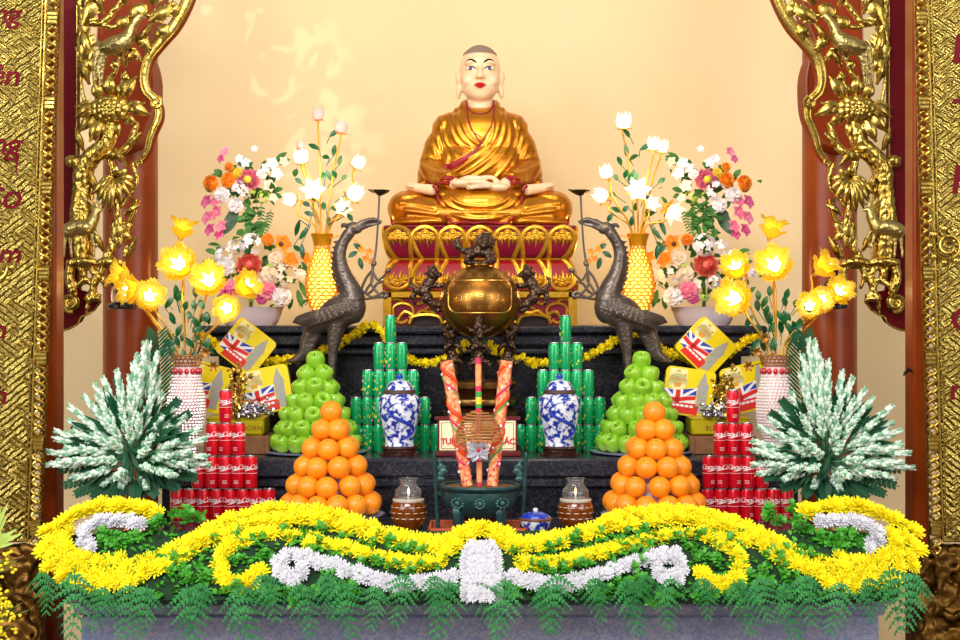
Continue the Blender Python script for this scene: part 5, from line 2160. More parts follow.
    lo = [('h', 'white', 253.6, 246, 10), ('h', 'white', 237, 248, 6.5), ('h', 'white', 227, 257, 8), ('r', 'white', 228, 267, 8.5), ('r', 'orange', 270, 240.6, 5.5), ('o', 'orange', 284, 245, 8), ('o', 'orange', 291, 261, 7.5),
          ('o', 'orange', 306, 259, 6), ('r', 'cream', 278, 259.5, 6.5), ('r', 'cream', 272, 275, 7.5), ('h', 'cream', 288, 277, 11), ('r', 'white', 284, 297, 8.5), ('r', 'pink', 269, 291, 8.5), ('r', 'magenta', 231, 294, 7),
          ('r', 'white', 302, 275, 5), ('r', 'white', 206, 272, 5), ('o', 'pink', 234, 286, 6), ('o', 'cream', 261, 285, 5), ('h', 'white', 244, 282, 7), ('h', 'lime', 254, 297, 4.5), ('h', 'lime', 274, 266, 4), ('r', 'magenta', 264, 299, 5)]
    for k, c, x, y, r in lo:
        flower(k, c, x, y, r * 1.28, -18)
    pe = flower('r', 'coral', 252, 266, 13.5, -20, 'peony')
    b = MB()
    b.ell(L(284, 245, -24), 2.4 * s, 8, 6)
    b.build('lily_centre', STEMM, t)


bouquet('left')
bouquet('right')
# ================================================================ front flower bank
YEL = mat('yellow_petal', '#F8E600', .6, 0, '#FAEE30', 60, spec=.2)
YELC = mat('yellow_heart', '#FFE800', .6)
WHT = mat('white_petal', '#D6D6DE', .6, 0, '#E6E6EC', 60, spec=.2)
LEAFB = mat('bright_leaf', '#2E8A1E', .4, 0, '#57AE34', 22)
FERN = mat('fern_green', '#175C2C', .5, 0, '#378C46', 5, spec=.3)
FOAM = mat('dark_moss', '#12301A', .9, 0, '#1E4020', 40)


def chrys_mesh(name, m, mc, seed):
    r = random.Random(seed)
    b = MB()
    for ring, (n, ln, up, w) in enumerate(((15, 1., .08, .24), (14, .9, .42, .23), (12, .72, .80, .21), (8, .48, 1.15, .18))):
        for k in range(n):
            a = 2 * PI * (k + r.uniform(-.25, .25)) / n + ring * .3
            e = up + r.uniform(-.14, .14)
            d = Vector((math.cos(a) * math.cos(e), math.sin(a) * math.cos(e), math.sin(e)))
            sd = Vector((-math.sin(a), math.cos(a), 0))
            L_ = ln * r.uniform(.88, 1.08)
            upv = sd.cross(d) * -1
            p0, p1, p2 = d * .06, d * L_ * .62, d * L_ - upv * (-.06)
            b.add([p0 - sd * w * .25, p0 + sd * w * .25, p1 - sd * w * .52 + upv * .0, p1 + sd * w * .52, p2 - sd * w * .28, p2 + sd * w * .28],
                  [(0, 1, 3, 2), (2, 3, 5, 4)])
    b.cur = 1
    b.ell((0, 0, .16), (.22, .22, .26), 7, 5)
    b.lathe([(.05, -.35), (.3, -.12), (.4, .04)], 8, cap=False)
    return b.mesh(name, [m, mc], sharp=0)


CH_Y = [chrys_mesh('chrysanthemum', YEL, YELC, i) for i in range(4)]
CH_W = [chrys_mesh('chrysanthemum', WHT, WHT, 20 + i) for i in range(3)]


def bankD(py):
    return 5.60 - (py - 505) * .0036


def facing(px, py):
    f = max(0, min(1, (py - 500) / 90))
    return Vector(((px - 480) / 1400 + R.gauss(0, .14), -.75 + R.gauss(0, .12), 1. - .75 * f + R.gauss(0, .12)))


def place_head(parent, origin, meshes, px, py, rad, extra=0., name='flower_head'):
    D = bankD(py) + extra - (.02 if meshes is CH_W else 0)
    o = bpy.data.objects.new(name, R.choice(meshes))
    COL.objects.link(o)
    o.parent = parent
    M = orient(facing(px, py)) @ Matrix.Rotation(R.uniform(0, 6.28), 4, 'Z')
    sc = rad * D / FPX * R.uniform(.92, 1.1)
    o.matrix_local = Matrix.Translation(W(px, py, D) - origin) @ M @ Matrix.Scale(sc, 4)
    return o


def band(name, label, cat, paths, meshes, mirror=False, rad=11., foamw=.6):
    """paths = list of (points, width in px, rows)"""
    X = (lambda x: 960 - x) if mirror else (lambda x: x)
    p0 = paths[0][0]
    mid = p0[len(p0) // 2]
    org = W(X(mid[0]), mid[1], bankD(mid[1]) + .06)
    t = thing(name, label, cat, org)
    heads = []
    for pts, width, rows in paths:
        q = [Vector(p[:2]) for p in catmull([(*p, 0) for p in pts], 12)]
        # arc-length samples
        L_ = [0]
        for i in range(len(q) - 1):
            L_.append(L_[-1] + (q[i + 1] - q[i]).length)
        for row in range(rows):
            off = (row - (rows - 1) / 2) * (width - 2 * rad * .72) / max(1, rows - 1) if rows > 1 else 0
            step = rad * 1.12
            d = (row % 2) * step / 2
            while d <= L_[-1]:
                i = max(k for k in range(len(L_)) if L_[k] <= d)
                i = min(i, len(q) - 2)
                tv = (q[i + 1] - q[i]).normalized()
                p = q[i] + tv * (d - L_[i]) + Vector((-tv.y, tv.x)) * off
                heads.append((X(p.x) + R.gauss(0, 1.), p.y + R.gauss(0, 1.)))
                d += step * R.uniform(.92, 1.08)
    R.shuffle(heads)
    for px, py in heads[:100]:
        place_head(t, org, meshes, px, py, rad, R.uniform(-.012, .012))
    # soft foam roll the flowers are pinned into
    b = MB()
    for pts, width, rows in paths:
        q = catmull([(*p, 0) for p in pts], 4)
        b.tube([W(X(p[0]), p[1] + 1, bankD(p[1]) + .035) - org for p in q], width * foamw * .42 * 5.5 / FPX, 8, roundcap=True)
    b.build('foam_roll', FOAM, t)
    return len(heads)


A0 = [(156, 513), (137, 508), (116, 506), (95, 508), (75, 515), (62, 524)]
A1 = [(57, 530), (53, 541), (56, 554), (66, 565), (84, 571), (106, 573), (130, 570)]
A2 = [(140, 569), (160, 562), (178, 553), (195, 543), (215, 533), (240, 523), (268, 517), (298, 516), (325, 519), (350, 525)]
A3 = [(347, 525), (362, 528), (385, 535), (410, 541), (432, 545), (450, 544), (462, 538)]
B1 = [(258, 571), (252, 580), (241, 585), (229, 583), (221, 574), (220, 562), (226, 550), (238, 541), (258, 536), (280, 536), (305, 540), (318, 543)]
B2 = [(317, 543), (345, 549), (370, 556), (395, 561), (420, 564), (446, 563)]
Cw = [(300, 556), (289, 555), (281, 561), (279, 569), (284, 577), (293, 578), (301, 573), (304, 565)]
Cw2 = [(306, 558), (320, 561), (338, 567), (356, 573), (377, 580), (399, 584), (420, 582), (443, 579), (458, 578)]
Dw = [(142, 523), (126, 521), (108, 521), (92, 525), (83, 533), (86, 544), (94, 549)]
cnt = []
for mir, side in ((False, 'left'), (True, 'right')):
    cnt.append(band('chrysanthemum_band', 'big yellow chrysanthemum curl at the far %s end of the front flower bank' % side, 'flower band', [(A0, 17, 2), (A1, 38, 4)], CH_Y, mir, 11))
    cnt.append(band('chrysanthemum_band', 'upper wave of yellow chrysanthemums between the %s big curl and the %s oranges' % (side, side), 'flower band', [(A2, 25, 3)], CH_Y, mir, 10.5))
    cnt.append(band('chrysanthemum_band', 'upper yellow chrysanthemum wave running down to the centre from the %s' % side, 'flower band', [(A3, 20, 2)], CH_Y, mir, 10.5))
    cnt.append(band('chrysanthemum_band', 'lower yellow chrysanthemum band ending in a small curl on the %s' % side, 'flower band', [(B1, 18, 2)], CH_Y, mir, 10))
    cnt.append(band('chrysanthemum_band', 'lower yellow chrysanthemum strand just %s of the white centre cluster' % side, 'flower band', [(B2, 14, 2)], CH_Y, mir, 9.5))
    cnt.append(band('chrysanthemum_band', 'white chrysanthemum scroll with a round curl %s of centre' % side, 'flower band', [(Cw, 15, 2), (Cw2, 15, 2)], CH_W, mir, 8.))
    cnt.append(band('chrysanthemum_band', 'short white chrysanthemum arc inside the big %s yellow curl' % side, 'flower band', [(Dw, 15, 2)], CH_W, mir, 8.5))
cnt.append(band('chrysanthemum_band', 'yellow chrysanthemum arch over the white cluster at the centre', 'flower band', [([(449, 553), (453, 541), (463, 533), (480, 529), (497, 533), (507, 541), (511, 553)], 20, 2)], CH_Y, False, 10.5))
# white centre cluster
org = W(481, 566, bankD(566) + .05)
t = thing('chrysanthemum_cluster', 'white oval chrysanthemum cluster at the centre of the front bank', 'flower band', org)
n = 0
for i in range(11):
    py = 546 + i * 5
    half = 19 * math.sqrt(max(0, 1 - ((py - 566) / 27) ** 2)) if py < 578 else 17 + (py - 578) * .1
    m = max(1, int(half * 2 / 7))
    for k in range(m):
        px = 481 - half + (k + .5) * 2 * half / m
        place_head(t, org, CH_W, px, py, 7.5, -.05 * (1 - ((px - 481) / 22) ** 2), 'flower_head')
        n += 1
b = MB()
b.ell(W(481, 568, bankD(566) + .03) - org, (.055, .06, .09), 14, 10)
b.build('foam_roll', FOAM, t)
print('BAND HEADS', cnt, n)

# mossy base the bank is built on
b = MB()
vs = []
xs = np.linspace(60, 900, 43)
prof = [(0, 5.63), (533, 5.60), (531, 5.55), (545, 5.47), (562, 5.40), (584, 5.345), (600, 5.30), (604, 5.32), (604, 5.485), (0, 5.485)]
for x in xs:
    w = .25 * math.sin(x * .09) + .2 * math.sin(x * .23)
    edge = min(1, (x - 50) / 60, (910 - x) / 60)
    crest = 8 * math.exp(-((x - 300) / 70) ** 2) + 8 * math.exp(-((x - 660) / 70) ** 2)
    for (py, D) in prof:
        if py == 0:
            q = W(x, 540, D)
            q.z = Z1 + .002
            vs.append(q)
            continue
        vs.append(W(x, py - (crest if py < 546 else 0) + (1 - edge) * 6 * (1 if py < 570 else -1) + w, D))
fs = []
m = len(prof)
for i in range(len(xs) - 1):
    for j in range(m - 1):
        a = i * m + j
        fs.append((a, a + 1, a + m + 1, a + m))
fs.append(tuple(range(m)))
fs.append(tuple((len(xs) - 1) * m + j for j in reversed(range(m))))
for i in range(len(xs) - 1):
    fs.append((i * m, (i + 1) * m, (i + 1) * m + m - 1, i * m + m - 1))
b.add(vs, fs)
mb_ = b.build('moss_bank', FOAM)
MOSS = bvh_of(mb_.data)
tag(mb_, 'dark green mossy base under the front flower bank', 'base')

# leafy sprigs filling the gaps
def sprig_mesh(seed):
    r = random.Random(seed)
    b = MB()
    n = 18
    for k in range(n):
        f = k / (n - 1)
        a = k * 2.4 + r.uniform(-.3, .3)
        c = Vector((r.uniform(-.1, .1), r.uniform(-.1, .1), .15 + .85 * f))
        d = Vector((math.cos(a), math.sin(a), .45 + .3 * f)).normalized() * (.42 - .12 * f)
        b.leaf(c, c + d, .21, (0, 0, 1), .08, .2, 4)
    b.tube([(0, 0, 0), (0, .04, .5), (0, 0, 1)], .03, 5)
    return b.mesh('leaf_sprig', [LEAFB], sharp=0)


SPR = [sprig_mesh(i) for i in range(4)]
spots = []
gaps = [((100, 541), (130, 544), 7), ((110, 538), (148, 537), 7), ((215, 548), (240, 536), 3), ((225, 540), (350, 534), 11), ((345, 538), (440, 553), 11), ((168, 570), (210, 580), 8), ((255, 556), (275, 560), 4),
        ((262, 552), (272, 552), 2), ((305, 550), (330, 555), 3), ((310, 570), (372, 578), 6), ((360, 564), (440, 573), 9), ((150, 558), (205, 556), 6), ((310, 580), (360, 590), 6), ((234, 566), (240, 570), 2), ((205, 590), (300, 592), 8),
        ((150, 528), (170, 520), 3), ((166, 508), (190, 516), 4)]
for g0, g1, n in gaps:
    for k in range(max(1, int(n * 1.4))):
        f = R.random()
        spots.append((g0[0] + (g1[0] - g0[0]) * f + R.gauss(0, 2), g0[1] + (g1[1] - g0[1]) * f + R.gauss(0, 2.5)))
for x in (455, 505, 480):
    spots += [(x + R.gauss(0, 3), 590 + R.gauss(0, 2)) for _ in range(3)]
allsp = spots + [(960 - x + R.gauss(0, 2), y + R.gauss(0, 2)) for x, y in spots]
for i, (px, py) in enumerate(allsp):
    D = bankD(py) + .015
    o = bpy.data.objects.new('leaf_sprig', R.choice(SPR))
    COL.objects.link(o)
    sc = R.uniform(15, 21) * D / FPX
    d = Vector((R.gauss(0, .5), -.9, .75 + R.gauss(0, .35)))
    o.matrix_world = Matrix.Translation(W(px, py + 6, D + .02)) @ orient(d) @ Matrix.Rotation(R.uniform(0, 6), 4, 'Z') @ Matrix.Scale(sc, 4)
    tag(o, 'small bright green leaf sprig tucked between the chrysanthemum bands', 'leaf sprig', 'leaf sprigs in the front flower bank')


# loose leaves covering the moss between the bands
b = MB()
for k in range(2600):
    px, py = R.uniform(70, 890), R.uniform(512, 598)
    side = abs(px - 480)
    top = 548 - 24 * math.exp(-((side - 170) / 80) ** 2) - (24 if side > 300 else 0)
    if py < top + 4:
        continue
    hit_ = MOSS.ray_cast(Vector((0, 0, HC)), W(px, py, 1) - Vector((0, 0, HC)))
    if hit_[0] is None:
        continue
    c = hit_[0]
    D = c.y
    mx_ = min(px, 960 - px)
    if any(abs(mx_ - qx) < 11 and abs(py - qy) < 10 for qx, qy in Cw + Cw2 + Dw):
        continue
    c = c + Vector((0, -.004, .004))
    d = Vector((R.gauss(0, 1), -.6 - abs(R.gauss(0, .4)), R.gauss(.1, .7))).normalized()
    b.leaf(c, c + d * R.uniform(6, 10) * D / FPX, R.uniform(4, 5.5) * D / FPX, (R.gauss(0, .4), -.5, 1), .1, .2, 3)
tag(b.build('leaf_filling', LEAFB), 'loose bright green leaves filling the gaps of the front flower bank', 'leaves', None, 'stuff')


# fern fronds hanging over the altar edge
def fern_mesh(seed):
    r = random.Random(seed)
    b = MB()
    n = 7
    P0 = lambda f: Vector((.06 * math.sin(f * 2 + seed), .10 * math.sin(f * PI) , -f))
    b.tube([P0(k / 8) for k in range(9)], [.012 * (1 - k / 10) for k in range(9)], 5)
    for k in range(n):
        f = .06 + .9 * k / n
        base = P0(f)
        ln = (.44 * (1 - f) ** .75 + .05) * r.uniform(.9, 1.1)
        for sgn in (-1, 1):
            ang = .55 + .35 * f + r.uniform(-.08, .08)
            d = Vector((sgn * math.cos(ang), r.uniform(-.12, .12), -math.sin(ang)))
            sd = Vector((sgn * math.sin(ang), 0, math.cos(ang)))
            m = max(3, int(ln * 15))
            for q in range(m):
                g = .06 + .9 * q / m
                c = base + d * ln * g
                l2 = ln * .17 * (1 - g) ** .8 + .012
                for s2 in (-1, 1):
                    dv = (d * .75 + sd * s2 * .8).normalized() * l2
                    b.leaf(c, c + dv + Vector((0, r.uniform(-.02, .02), -.01)), max(.02, l2 * .55), (0, -1, .1), .04, .1, 2, prof=lambda u_: (.7, 1., .1)[min(2, int(u_ * 2.01))])
            b.leaf(base, base + d * ln, .022, (0, -1, 0), .02, .1, 3)
    return b.mesh('fern_frond', [FERN], sharp=0)


FNM = [fern_mesh(i) for i in range(4)]
n_f = 33
for i in range(n_f):
    px = 42 + i * (918 - 42) / (n_f - 1) + R.uniform(-6, 6)
    edge = abs(px - 480) > 395
    py = 577 + R.uniform(-6, 8) if not edge else 572 + R.uniform(-8, 4)
    lenpx = R.uniform(58, 74) if i % 2 else R.uniform(46, 62)
    D = 5.25 - .02 * (i % 3)
    o = bpy.data.objects.new('fern_frond', FNM[i % 4])
    COL.objects.link(o)
    sc = lenpx * D / FPX
    tilt = R.uniform(-.35, .35) + (-.5 if px < 70 else .5 if px > 890 else 0) * .6
    o.matrix_world = Matrix.Translation(W(px, py, D)) @ Matrix.Rotation(tilt, 4, 'Y') @ Matrix.Rotation(R.uniform(-.3, .05), 4, 'X') @ Matrix.Rotation(R.uniform(-.4, .4), 4, 'Z') @ Matrix.Scale(sc, 4)
    tag(o, 'green fern frond hanging over the front edge of the altar', 'fern', 'fern fronds along the altar front')

# ---------------------------------------------------------------- tuberose fans
TUB = mat('tuberose_white', '#EAF4EA', .55, 0, '#C0DCC6', 30, spec=.2)
TUBG = mat('tuberose_green', '#5E9A70', .55, 0, '#92C0A0', 40, spec=.2)
PALM = mat('palm_green', '#0A3C22', .5, 0, '#165634', 20, spec=.25)
BRASS = mat('brass_vase', '#B89040', .25, .95, '#D2AE5E', 9)


def tuberose_mesh(seed):
    r = random.Random(seed)
    b = MB()
    b.cur = 1
    b.tube([(0, 0, 0), (.01, 0, .5), (0, 0, 1)], [.02, .022, .012], 5)
    n = 17
    for k in range(n):
        f = .40 + .60 * k / n
        a = k * 2.4
        ln = .24 * (1 - .45 * (f - .4))
        b.cur = 0 if (k % 4) else 1
        sp = .36 * (1 - (f - .4) * .8)
        c = Vector((0, 0, f))
        d = Vector((math.cos(a) * sp, math.sin(a) * sp, 1.)).normalized()
        b.tube([c, c + d * ln * .55, c + d * ln * .9, c + d * ln], [.018, .03, .042, .02], 6, caps=True)
        if k % 4:
            for q in range(3):
                aa = q * 2.1 + k
                e = c + d * ln * .9
                side = Vector((math.cos(aa), math.sin(aa), .25)) * .035
                b.leaf(e, e + side + d * .06, .04, d, .1, .2, 2)
    return b.mesh('tuberose_stem', [TUB, TUBG], sharp=0)


TUBM = [tuberose_mesh(i) for i in range(3)]


def tuberose(side, mir):
    D = 5.8
    s = D / FPX
    X = (lambda x: 960 - x) if mir else (lambda x: x)
    base = W(X(135), 535, D)
    base.z = Z1
    t = thing('tuberose_fan', 'tall fan of white tuberoses and palm leaves in a brass vase on the %s' % side, 'flower arrangement', base)
    L = lambda x, y, dy=0.: W(X(x), y, D) - base + Vector((0, dy * s, 0))
    z = lambda py: L(135, py).z
    b = MB()
    b.lathe([(13 * s, 0), (14 * s, 3 * s), (8 * s, 8 * s), (7 * s, z(515)), (7.6 * s, z(505)), (9 * s, z(494)), (10.5 * s, z(488)), (9 * s, z(489))], 32)
    b.build('vase', BRASS, t)
    # stems: outline of the fan, tips in px
    outline = [(50, 463), (54, 450), (60, 436), (70, 424), (80, 410), (90, 397), (103, 388), (114, 380), (128, 368), (139, 355), (149, 340), (156, 352), (160, 378), (166, 402), (178, 414), (192, 425), (203, 440), (208, 455), (202, 470), (186, 479), (70, 477), (96, 484), (120, 487), (146, 490), (166, 486)]
    c0 = (135, 462)
    k = 0
    tot = 0
    for lay, (n, sc, dy) in enumerate(((30, .97, 0), (21, .78, -22), (12, .55, -36), (6, .32, -46))):
        for i in range(n):
            f = (i + .5 * (lay % 2)) / n * (len(outline) - 1)
            j = int(f)
            g = f - j
            o1, o2 = outline[j], outline[min(j + 1, len(outline) - 1)]
            tx, ty = o1[0] + (o2[0] - o1[0]) * g, o1[1] + (o2[1] - o1[1]) * g
            tx, ty = c0[0] + (tx - c0[0]) * sc, c0[1] + (ty - c0[1]) * sc
            p0 = L(c0[0] + (tx - c0[0]) * .08, c0[1] + (ty - c0[1]) * .1, dy * .25)
            # spikes are all about the same length: outer ones start further out
            p1 = L(tx + R.gauss(0, 2), ty + R.gauss(0, 2), dy + R.gauss(0, 4))
            ln = (p1 - p0).length
            want = R.uniform(64, 84) * s
            if ln > want:
                p0 = p1 - (p1 - p0).normalized() * want
                ln = want
            o = bpy.data.objects.new('tuberose_stem', TUBM[k % 3])
            COL.objects.link(o)
            o.parent = t
            wd = 51 * s
            o.matrix_local = Matrix.Translation(p0) @ orient(p1 - p0) @ Matrix.Rotation(R.uniform(0, 6), 4, 'Z') @ Matrix.Diagonal((wd, wd, ln, 1))
            k += 1
    # palm frond behind and big leaves below
    b = MB()
    rach = [Vector(p) for p in catmull([L(150, 470, 8), L(154, 420, 10), L(157, 375, 10), L(156, 336, 8)], 10)]
    b.tube(rach, 1. * s, 6)
    for i, p in enumerate(rach[6:]):
        f = i / (len(rach) - 6)
        for w in (-1, 1):
            ln = (24 * math.sin(PI * (.15 + .75 * (1 - f))) + 4)
            b.leaf(p, p + Vector(((w if not mir else -w) * ln * .62, -2, ln * .62)) * s, 2.4 * s, (0, -1, .1), .05, .1, 4)
    b.build('palm_frond', PALM, t)
    for (x1, y1, dy, x0, y0) in ((62, 486, -6, 120, 470), (76, 494, -14, 122, 474), (96, 497, -20, 126, 476), (118, 500, -24, 130, 476), (140, 498, -24, 138, 476), (160, 494, -18, 142, 476), (182, 488, -12, 146, 472),
                                 (200, 478, -4, 150, 468), (207, 460, 6, 150, 462), (88, 404, 14, 125, 440), (100, 392, 16, 128, 440), (112, 376, 16, 130, 430), (190, 412, 14, 150, 440), (178, 398, 14, 148, 436),
                                 (66, 424, 12, 120, 450), (54, 470, 4, 118, 466)):
        b = MB()
        p0, p1 = L(x0, y0, dy * .4), L(x1, y1, dy)
        dv = p1 - p0
        n = 9
        b.tube([p0, p1], .5 * s, 5)
        for i in range(n):
            f = .2 + .75 * i / n
            c = p0 + dv * f
            ln = 13 * (1 - f * .6)
            dn = dv.normalized()
            sd = dn.cross(Vector((0, -1, 0))).normalized()
            for w in (-1, 1):
                b.leaf(c, c + (dn * .8 + sd * w * .7) * ln * s, 4.4 * s, (0, -1, .2), .04, .15, 3)
        b.build('palm_leaf', PALM, t)
    # dark filler behind the blooms
    b = MB()
    for i in range(170):
        a = R.uniform(0, 2 * PI)
        f = R.random() ** .5
        c = L(132 + math.cos(a) * 44 * f, 446 + math.sin(a) * 36 * f, -4 - 22 * (1 - f))
        d = Vector((math.cos(a), -.3, -math.sin(a))) if not mir else Vector((-math.cos(a), -.3, -math.sin(a)))
        b.leaf(c, c + d * 22 * s, 4.5 * s, (0, -1, .2), .05, .15, 3)
    b.build('filler_leaves', PALM, t)


tuberose('left', False)
tuberose('right', True)

# ---------------------------------------------------------------- marigold garland on the upper step
MARI = mat('marigold', '#FFE200', .6, 0, '#FFEE2A', 60, spec=.2)


def mari_mesh(seed):
    r = random.Random(seed)
    b = MB()
    for k in range(44):
        v = Vector((r.gauss(0, 1), r.gauss(0, 1), r.gauss(0, 1))).normalized()
        b.M = orient(v)
        b.leaf((0, 0, .45), (r.uniform(-.3, .3), r.uniform(-.3, .3), 1.05), .5, (1, .3, 0), .1, .2, 2)
    b.M = None
    b.ell((0, 0, 0), .6, 8, 6)
    return b.mesh('marigold_head', [MARI], sharp=0)


MM = [mari_mesh(i) for i in range(3)]
for side, pts in (('left', [(196, 333), (210, 341), (228, 351), (255, 360), (285, 361), (314, 354), (334, 345), (350, 337), (363, 328), (372, 324), (381, 330), (392, 346), (407, 358), (425, 363), (442, 359), (458, 350), (468, 343)]),
                  ('right', [(484, 342), (497, 348), (510, 354), (522, 358.5), (536, 362.5), (555, 361), (572, 360), (585, 357), (600, 349), (618, 338), (634, 331), (645, 337), (656, 345), (672, 354), (695, 360), (720, 356), (744, 343), (758, 335)])):
    D = 6.93
    s = D / FPX
    org = W(pts[8][0], pts[8][1], D)
    t = thing('marigold_garland', 'yellow marigold garland draped along the upper step, %s half' % side, 'garland', org)
    q = [Vector(p) for p in catmull([tuple(W(x, y, D) - org) for x, y in pts], 10)]
    b = MB()
    b.tube(q, 1 * s, 5)
    b.build('string', GRP, t)
    acc = 0
    lim = 5.6 * s
    last = q[0]
    n = 0
    for a in q:
        if (a - last).length >= lim and n < 100:
            o = bpy.data.objects.new('marigold_head', MM[n % 3])
            COL.objects.link(o)
            o.parent = t
            o.location = a + Vector((R.gauss(0, .6), R.gauss(0, .6), R.gauss(0, .8))) * s
            o.rotation_euler = (R.uniform(0, 6), R.uniform(0, 6), R.uniform(0, 6))
            o.scale = (R.uniform(4.6, 6) * s,) * 3
            last = a
            n += 1
# ================================================================ gilded fretwork, couplet boards, corner plants
def mirX(sgn):
    return (lambda x: x) if sgn < 0 else (lambda x: 960 - x)


def acanthus(b, L, x0, y0, x1, y1, w, dy=0, lobes=4):
    """small carved leaf with lobes"""
    p0, p1 = L(x0, y0, dy), L(x1, y1, dy)
    d = p1 - p0
    sd = Vector((-d.z, 0, d.x)).normalized()
    s = 6.62 / FPX
    b.tube([p0, p0 + d * .5 + Vector((0, -2.2 * s, 0)), p1], [w * .30 * s, w * .5 * s, w * .08 * s], 8, sub=4, flat=.5, up=(0, -1, 0))
    for k in range(lobes):
        f = .12 + .7 * k / lobes
        for q in (-1, 1):
            c = p0 + d * f + Vector((0, -1.4 * s, 0))
            e = c + d.normalized() * w * .55 * s + sd * q * w * (.66 - .3 * f) * s + Vector((0, 1.2 * s, 0))
            b.tube([c, (c + e) / 2 + Vector((0, -.8 * s, 0)), e], [w * .2 * s, w * .2 * s, w * .05 * s], 6, flat=.6, up=(0, -1, 0))


def fretwork(sgn, side):
    D = 6.62
    s = D / FPX
    X = mirX(sgn) if sgn < 0 else (lambda x: 966 - x)
    base = W(X(68), 330, D)
    t = thing('gilded_fretwork', 'gilded openwork carving with bird, peony and deer hanging on the %s side' % side, 'carving', base)
    L = lambda x, y, dy=0.: W(X(x), y, D) - base + Vector((0, dy * s, 0))
    # maroon backing board
    poly = [(57, -60), (77, -60), (77, 190), (77, 280), (79, 290), (98, 294), (99, 302), (92, 311), (83, 315), (79, 322), (70, 328), (58, 332)]
    b = MB()
    b.prism([(L(x, y).x, L(x, y).z) for x, y in poly], 3 * s, 12 * s)
    b.build('backing_board', LACQ, t)
    b = MB()
    b.tube([L(76.5, -60, 2), L(76.5, 60, 2), L(76, 160, 2), L(75.5, 240, 2)], 1. * s, 8)
    b.tube([L(58, 331.5, 2), L(68, 329, 2), L(77, 324, 2), L(81, 317, 2), L(88, 314, 2), L(95, 308, 2), L(99, 300, 2)], 1.1 * s, 8, sub=4)
    b.build('gilt_edge', GOLD, t)
    # S-shaped frame ribbon with orange-red back rim
    S_ = [(200, -40), (193, -16), (185, 6), (174, 26), (161, 41), (150, 55), (145, 69), (144, 82), (147, 92), (154, 99), (158, 108), (158, 118), (154, 128), (150, 138), (147, 150), (141, 159), (134, 165)]
    W_ = [6, 6, 6, 6, 6, 5.6, 5.2, 5, 5, 5, 4.6, 4.2, 4, 3.8, 3.2, 2.4, 1]
    b = MB()
    b.tube([L(x, y) for x, y in S_], [w * s for w in W_], 12, sub=5, flat=.55, up=(0, -1, 0))
    for o in (-.62, .62):
        pts = []
        for i, (x, y) in enumerate(S_):
            a = S_[max(0, i - 1)]
            c = S_[min(len(S_) - 1, i + 1)]
            dx, dy = c[0] - a[0], c[1] - a[1]
            ln = math.hypot(dx, dy)
            pts.append(L(x - dy / ln * o * W_[i], y + dx / ln * o * W_[i], -2.4))
        b.tube(pts, [w * .2 * s for w in W_], 7, sub=5)
    sp = spiral(156, 103, 6.5, .8, -1.2, 1.6, 26)
    b.tube([L(x, y, -3) for x, y in sp], [(1.9 - 1.1 * k / 26) * s for k in range(27)], 8)
    sp = spiral(140, 163, 4, .6, 2, 1.3, 18)
    b.tube([L(x, y, -2) for x, y in sp], [(1.4 - .8 * k / 18) * s for k in range(19)], 8)
    rib = b.build('ribbon_frame', GOLD, t)
    b = MB()
    b.tube([L(x + 2.4, y + 1.4, 4) for x, y in S_], [w * .8 * s for w in W_], 8, sub=5, flat=.4, up=(0, -1, 0))
    b.build('red_back_rim', WOOD_OR, rib)
    # tree trunk, branches and knots: one organic mesh
    b = MB()
    for pts, rs in ((((82, 262, 0), (82, 240, 0), (82, 215, 0), (83, 192, 0), (84, 172, -2), (92, 158, -3), (104, 147, -4), (110, 136, -4), (113, 122, -4)), (8, 10, 10.5, 9, 8.6, 8, 7.5, 7, 5)),
                    (((104, 149, -4), (114, 156, -5), (124, 152, -6), (131, 145, -5), (134, 135, -4), (138, 124, -4)), (4, 3.6, 3.4, 3.2, 3, 2)),
                    (((84, 170, -2), (78, 164, -4), (73, 162, -5)), (6, 5, 5)),
                    (((133, 164, -2), (137, 176, -3), (136, 188, -3), (129, 196, -3), (122, 206, -3)), (2, 2, 2, 2, 2.4)),
                    (((110, 158, -2), (113, 172, -3), (116, 190, -3), (117, 205, -3), (119, 220, -3)), (3, 2.8, 2.4, 2.6, 3)),
                    (((82, 60, 0), (81, 80, 0), (84, 100, 0), (90, 116, 0)), (1.8, 1.6, 1.8, 2)),
                    (((80, 0, 0), (84, 20, 0), (83, 45, 0), (84, 62, 0)), (3, 5, 6, 4)),
                    (((84, 20, -2), (98, 24, -3), (108, 20, -3), (114, 12, -3), (122, 2, -3), (130, -14, -3)), (3, 3, 2.8, 2.6, 2.4, 2)),
                    (((98, 24, -3), (112, 28, -3), (124, 23, -3), (136, 14, -3), (150, 16, -2), (160, 12, -2)), (2.4, 2.2, 2.2, 2.2, 1.8, 1.2)),
                    (((110, 80, -2), (117, 70, -3), (121, 58, -3), (128, 52, -3)), (2, 2, 2, 1.6)),
                    (((119, 96, -2), (123, 82, -3), (126, 72, -3)), (1.8, 1.6, 1.2))):
        b.tube([L(*p) for p in pts], [r * 1.22 * s for r in rs], 12, sub=5, roundcap=True)
    for k in range(4):
        b.tube([L(*p) for p in spiral_pts(73, 162, 6 - k * 1.4, 10, -6 - k)], 1.2 * s, 6, closed=True)
    b.ell(L(86, 66, -2), (7 * s, 5 * s, 12 * s), 12, 8)
    b.ell(L(88, 46, -1), (5 * s, 4 * s, 10 * s), 12, 8)
    me = organic(b, .0045, 2, [GOLD], 'tree_trunk', noise_disp(.004, 60))
    link('tree_trunk', me, t)
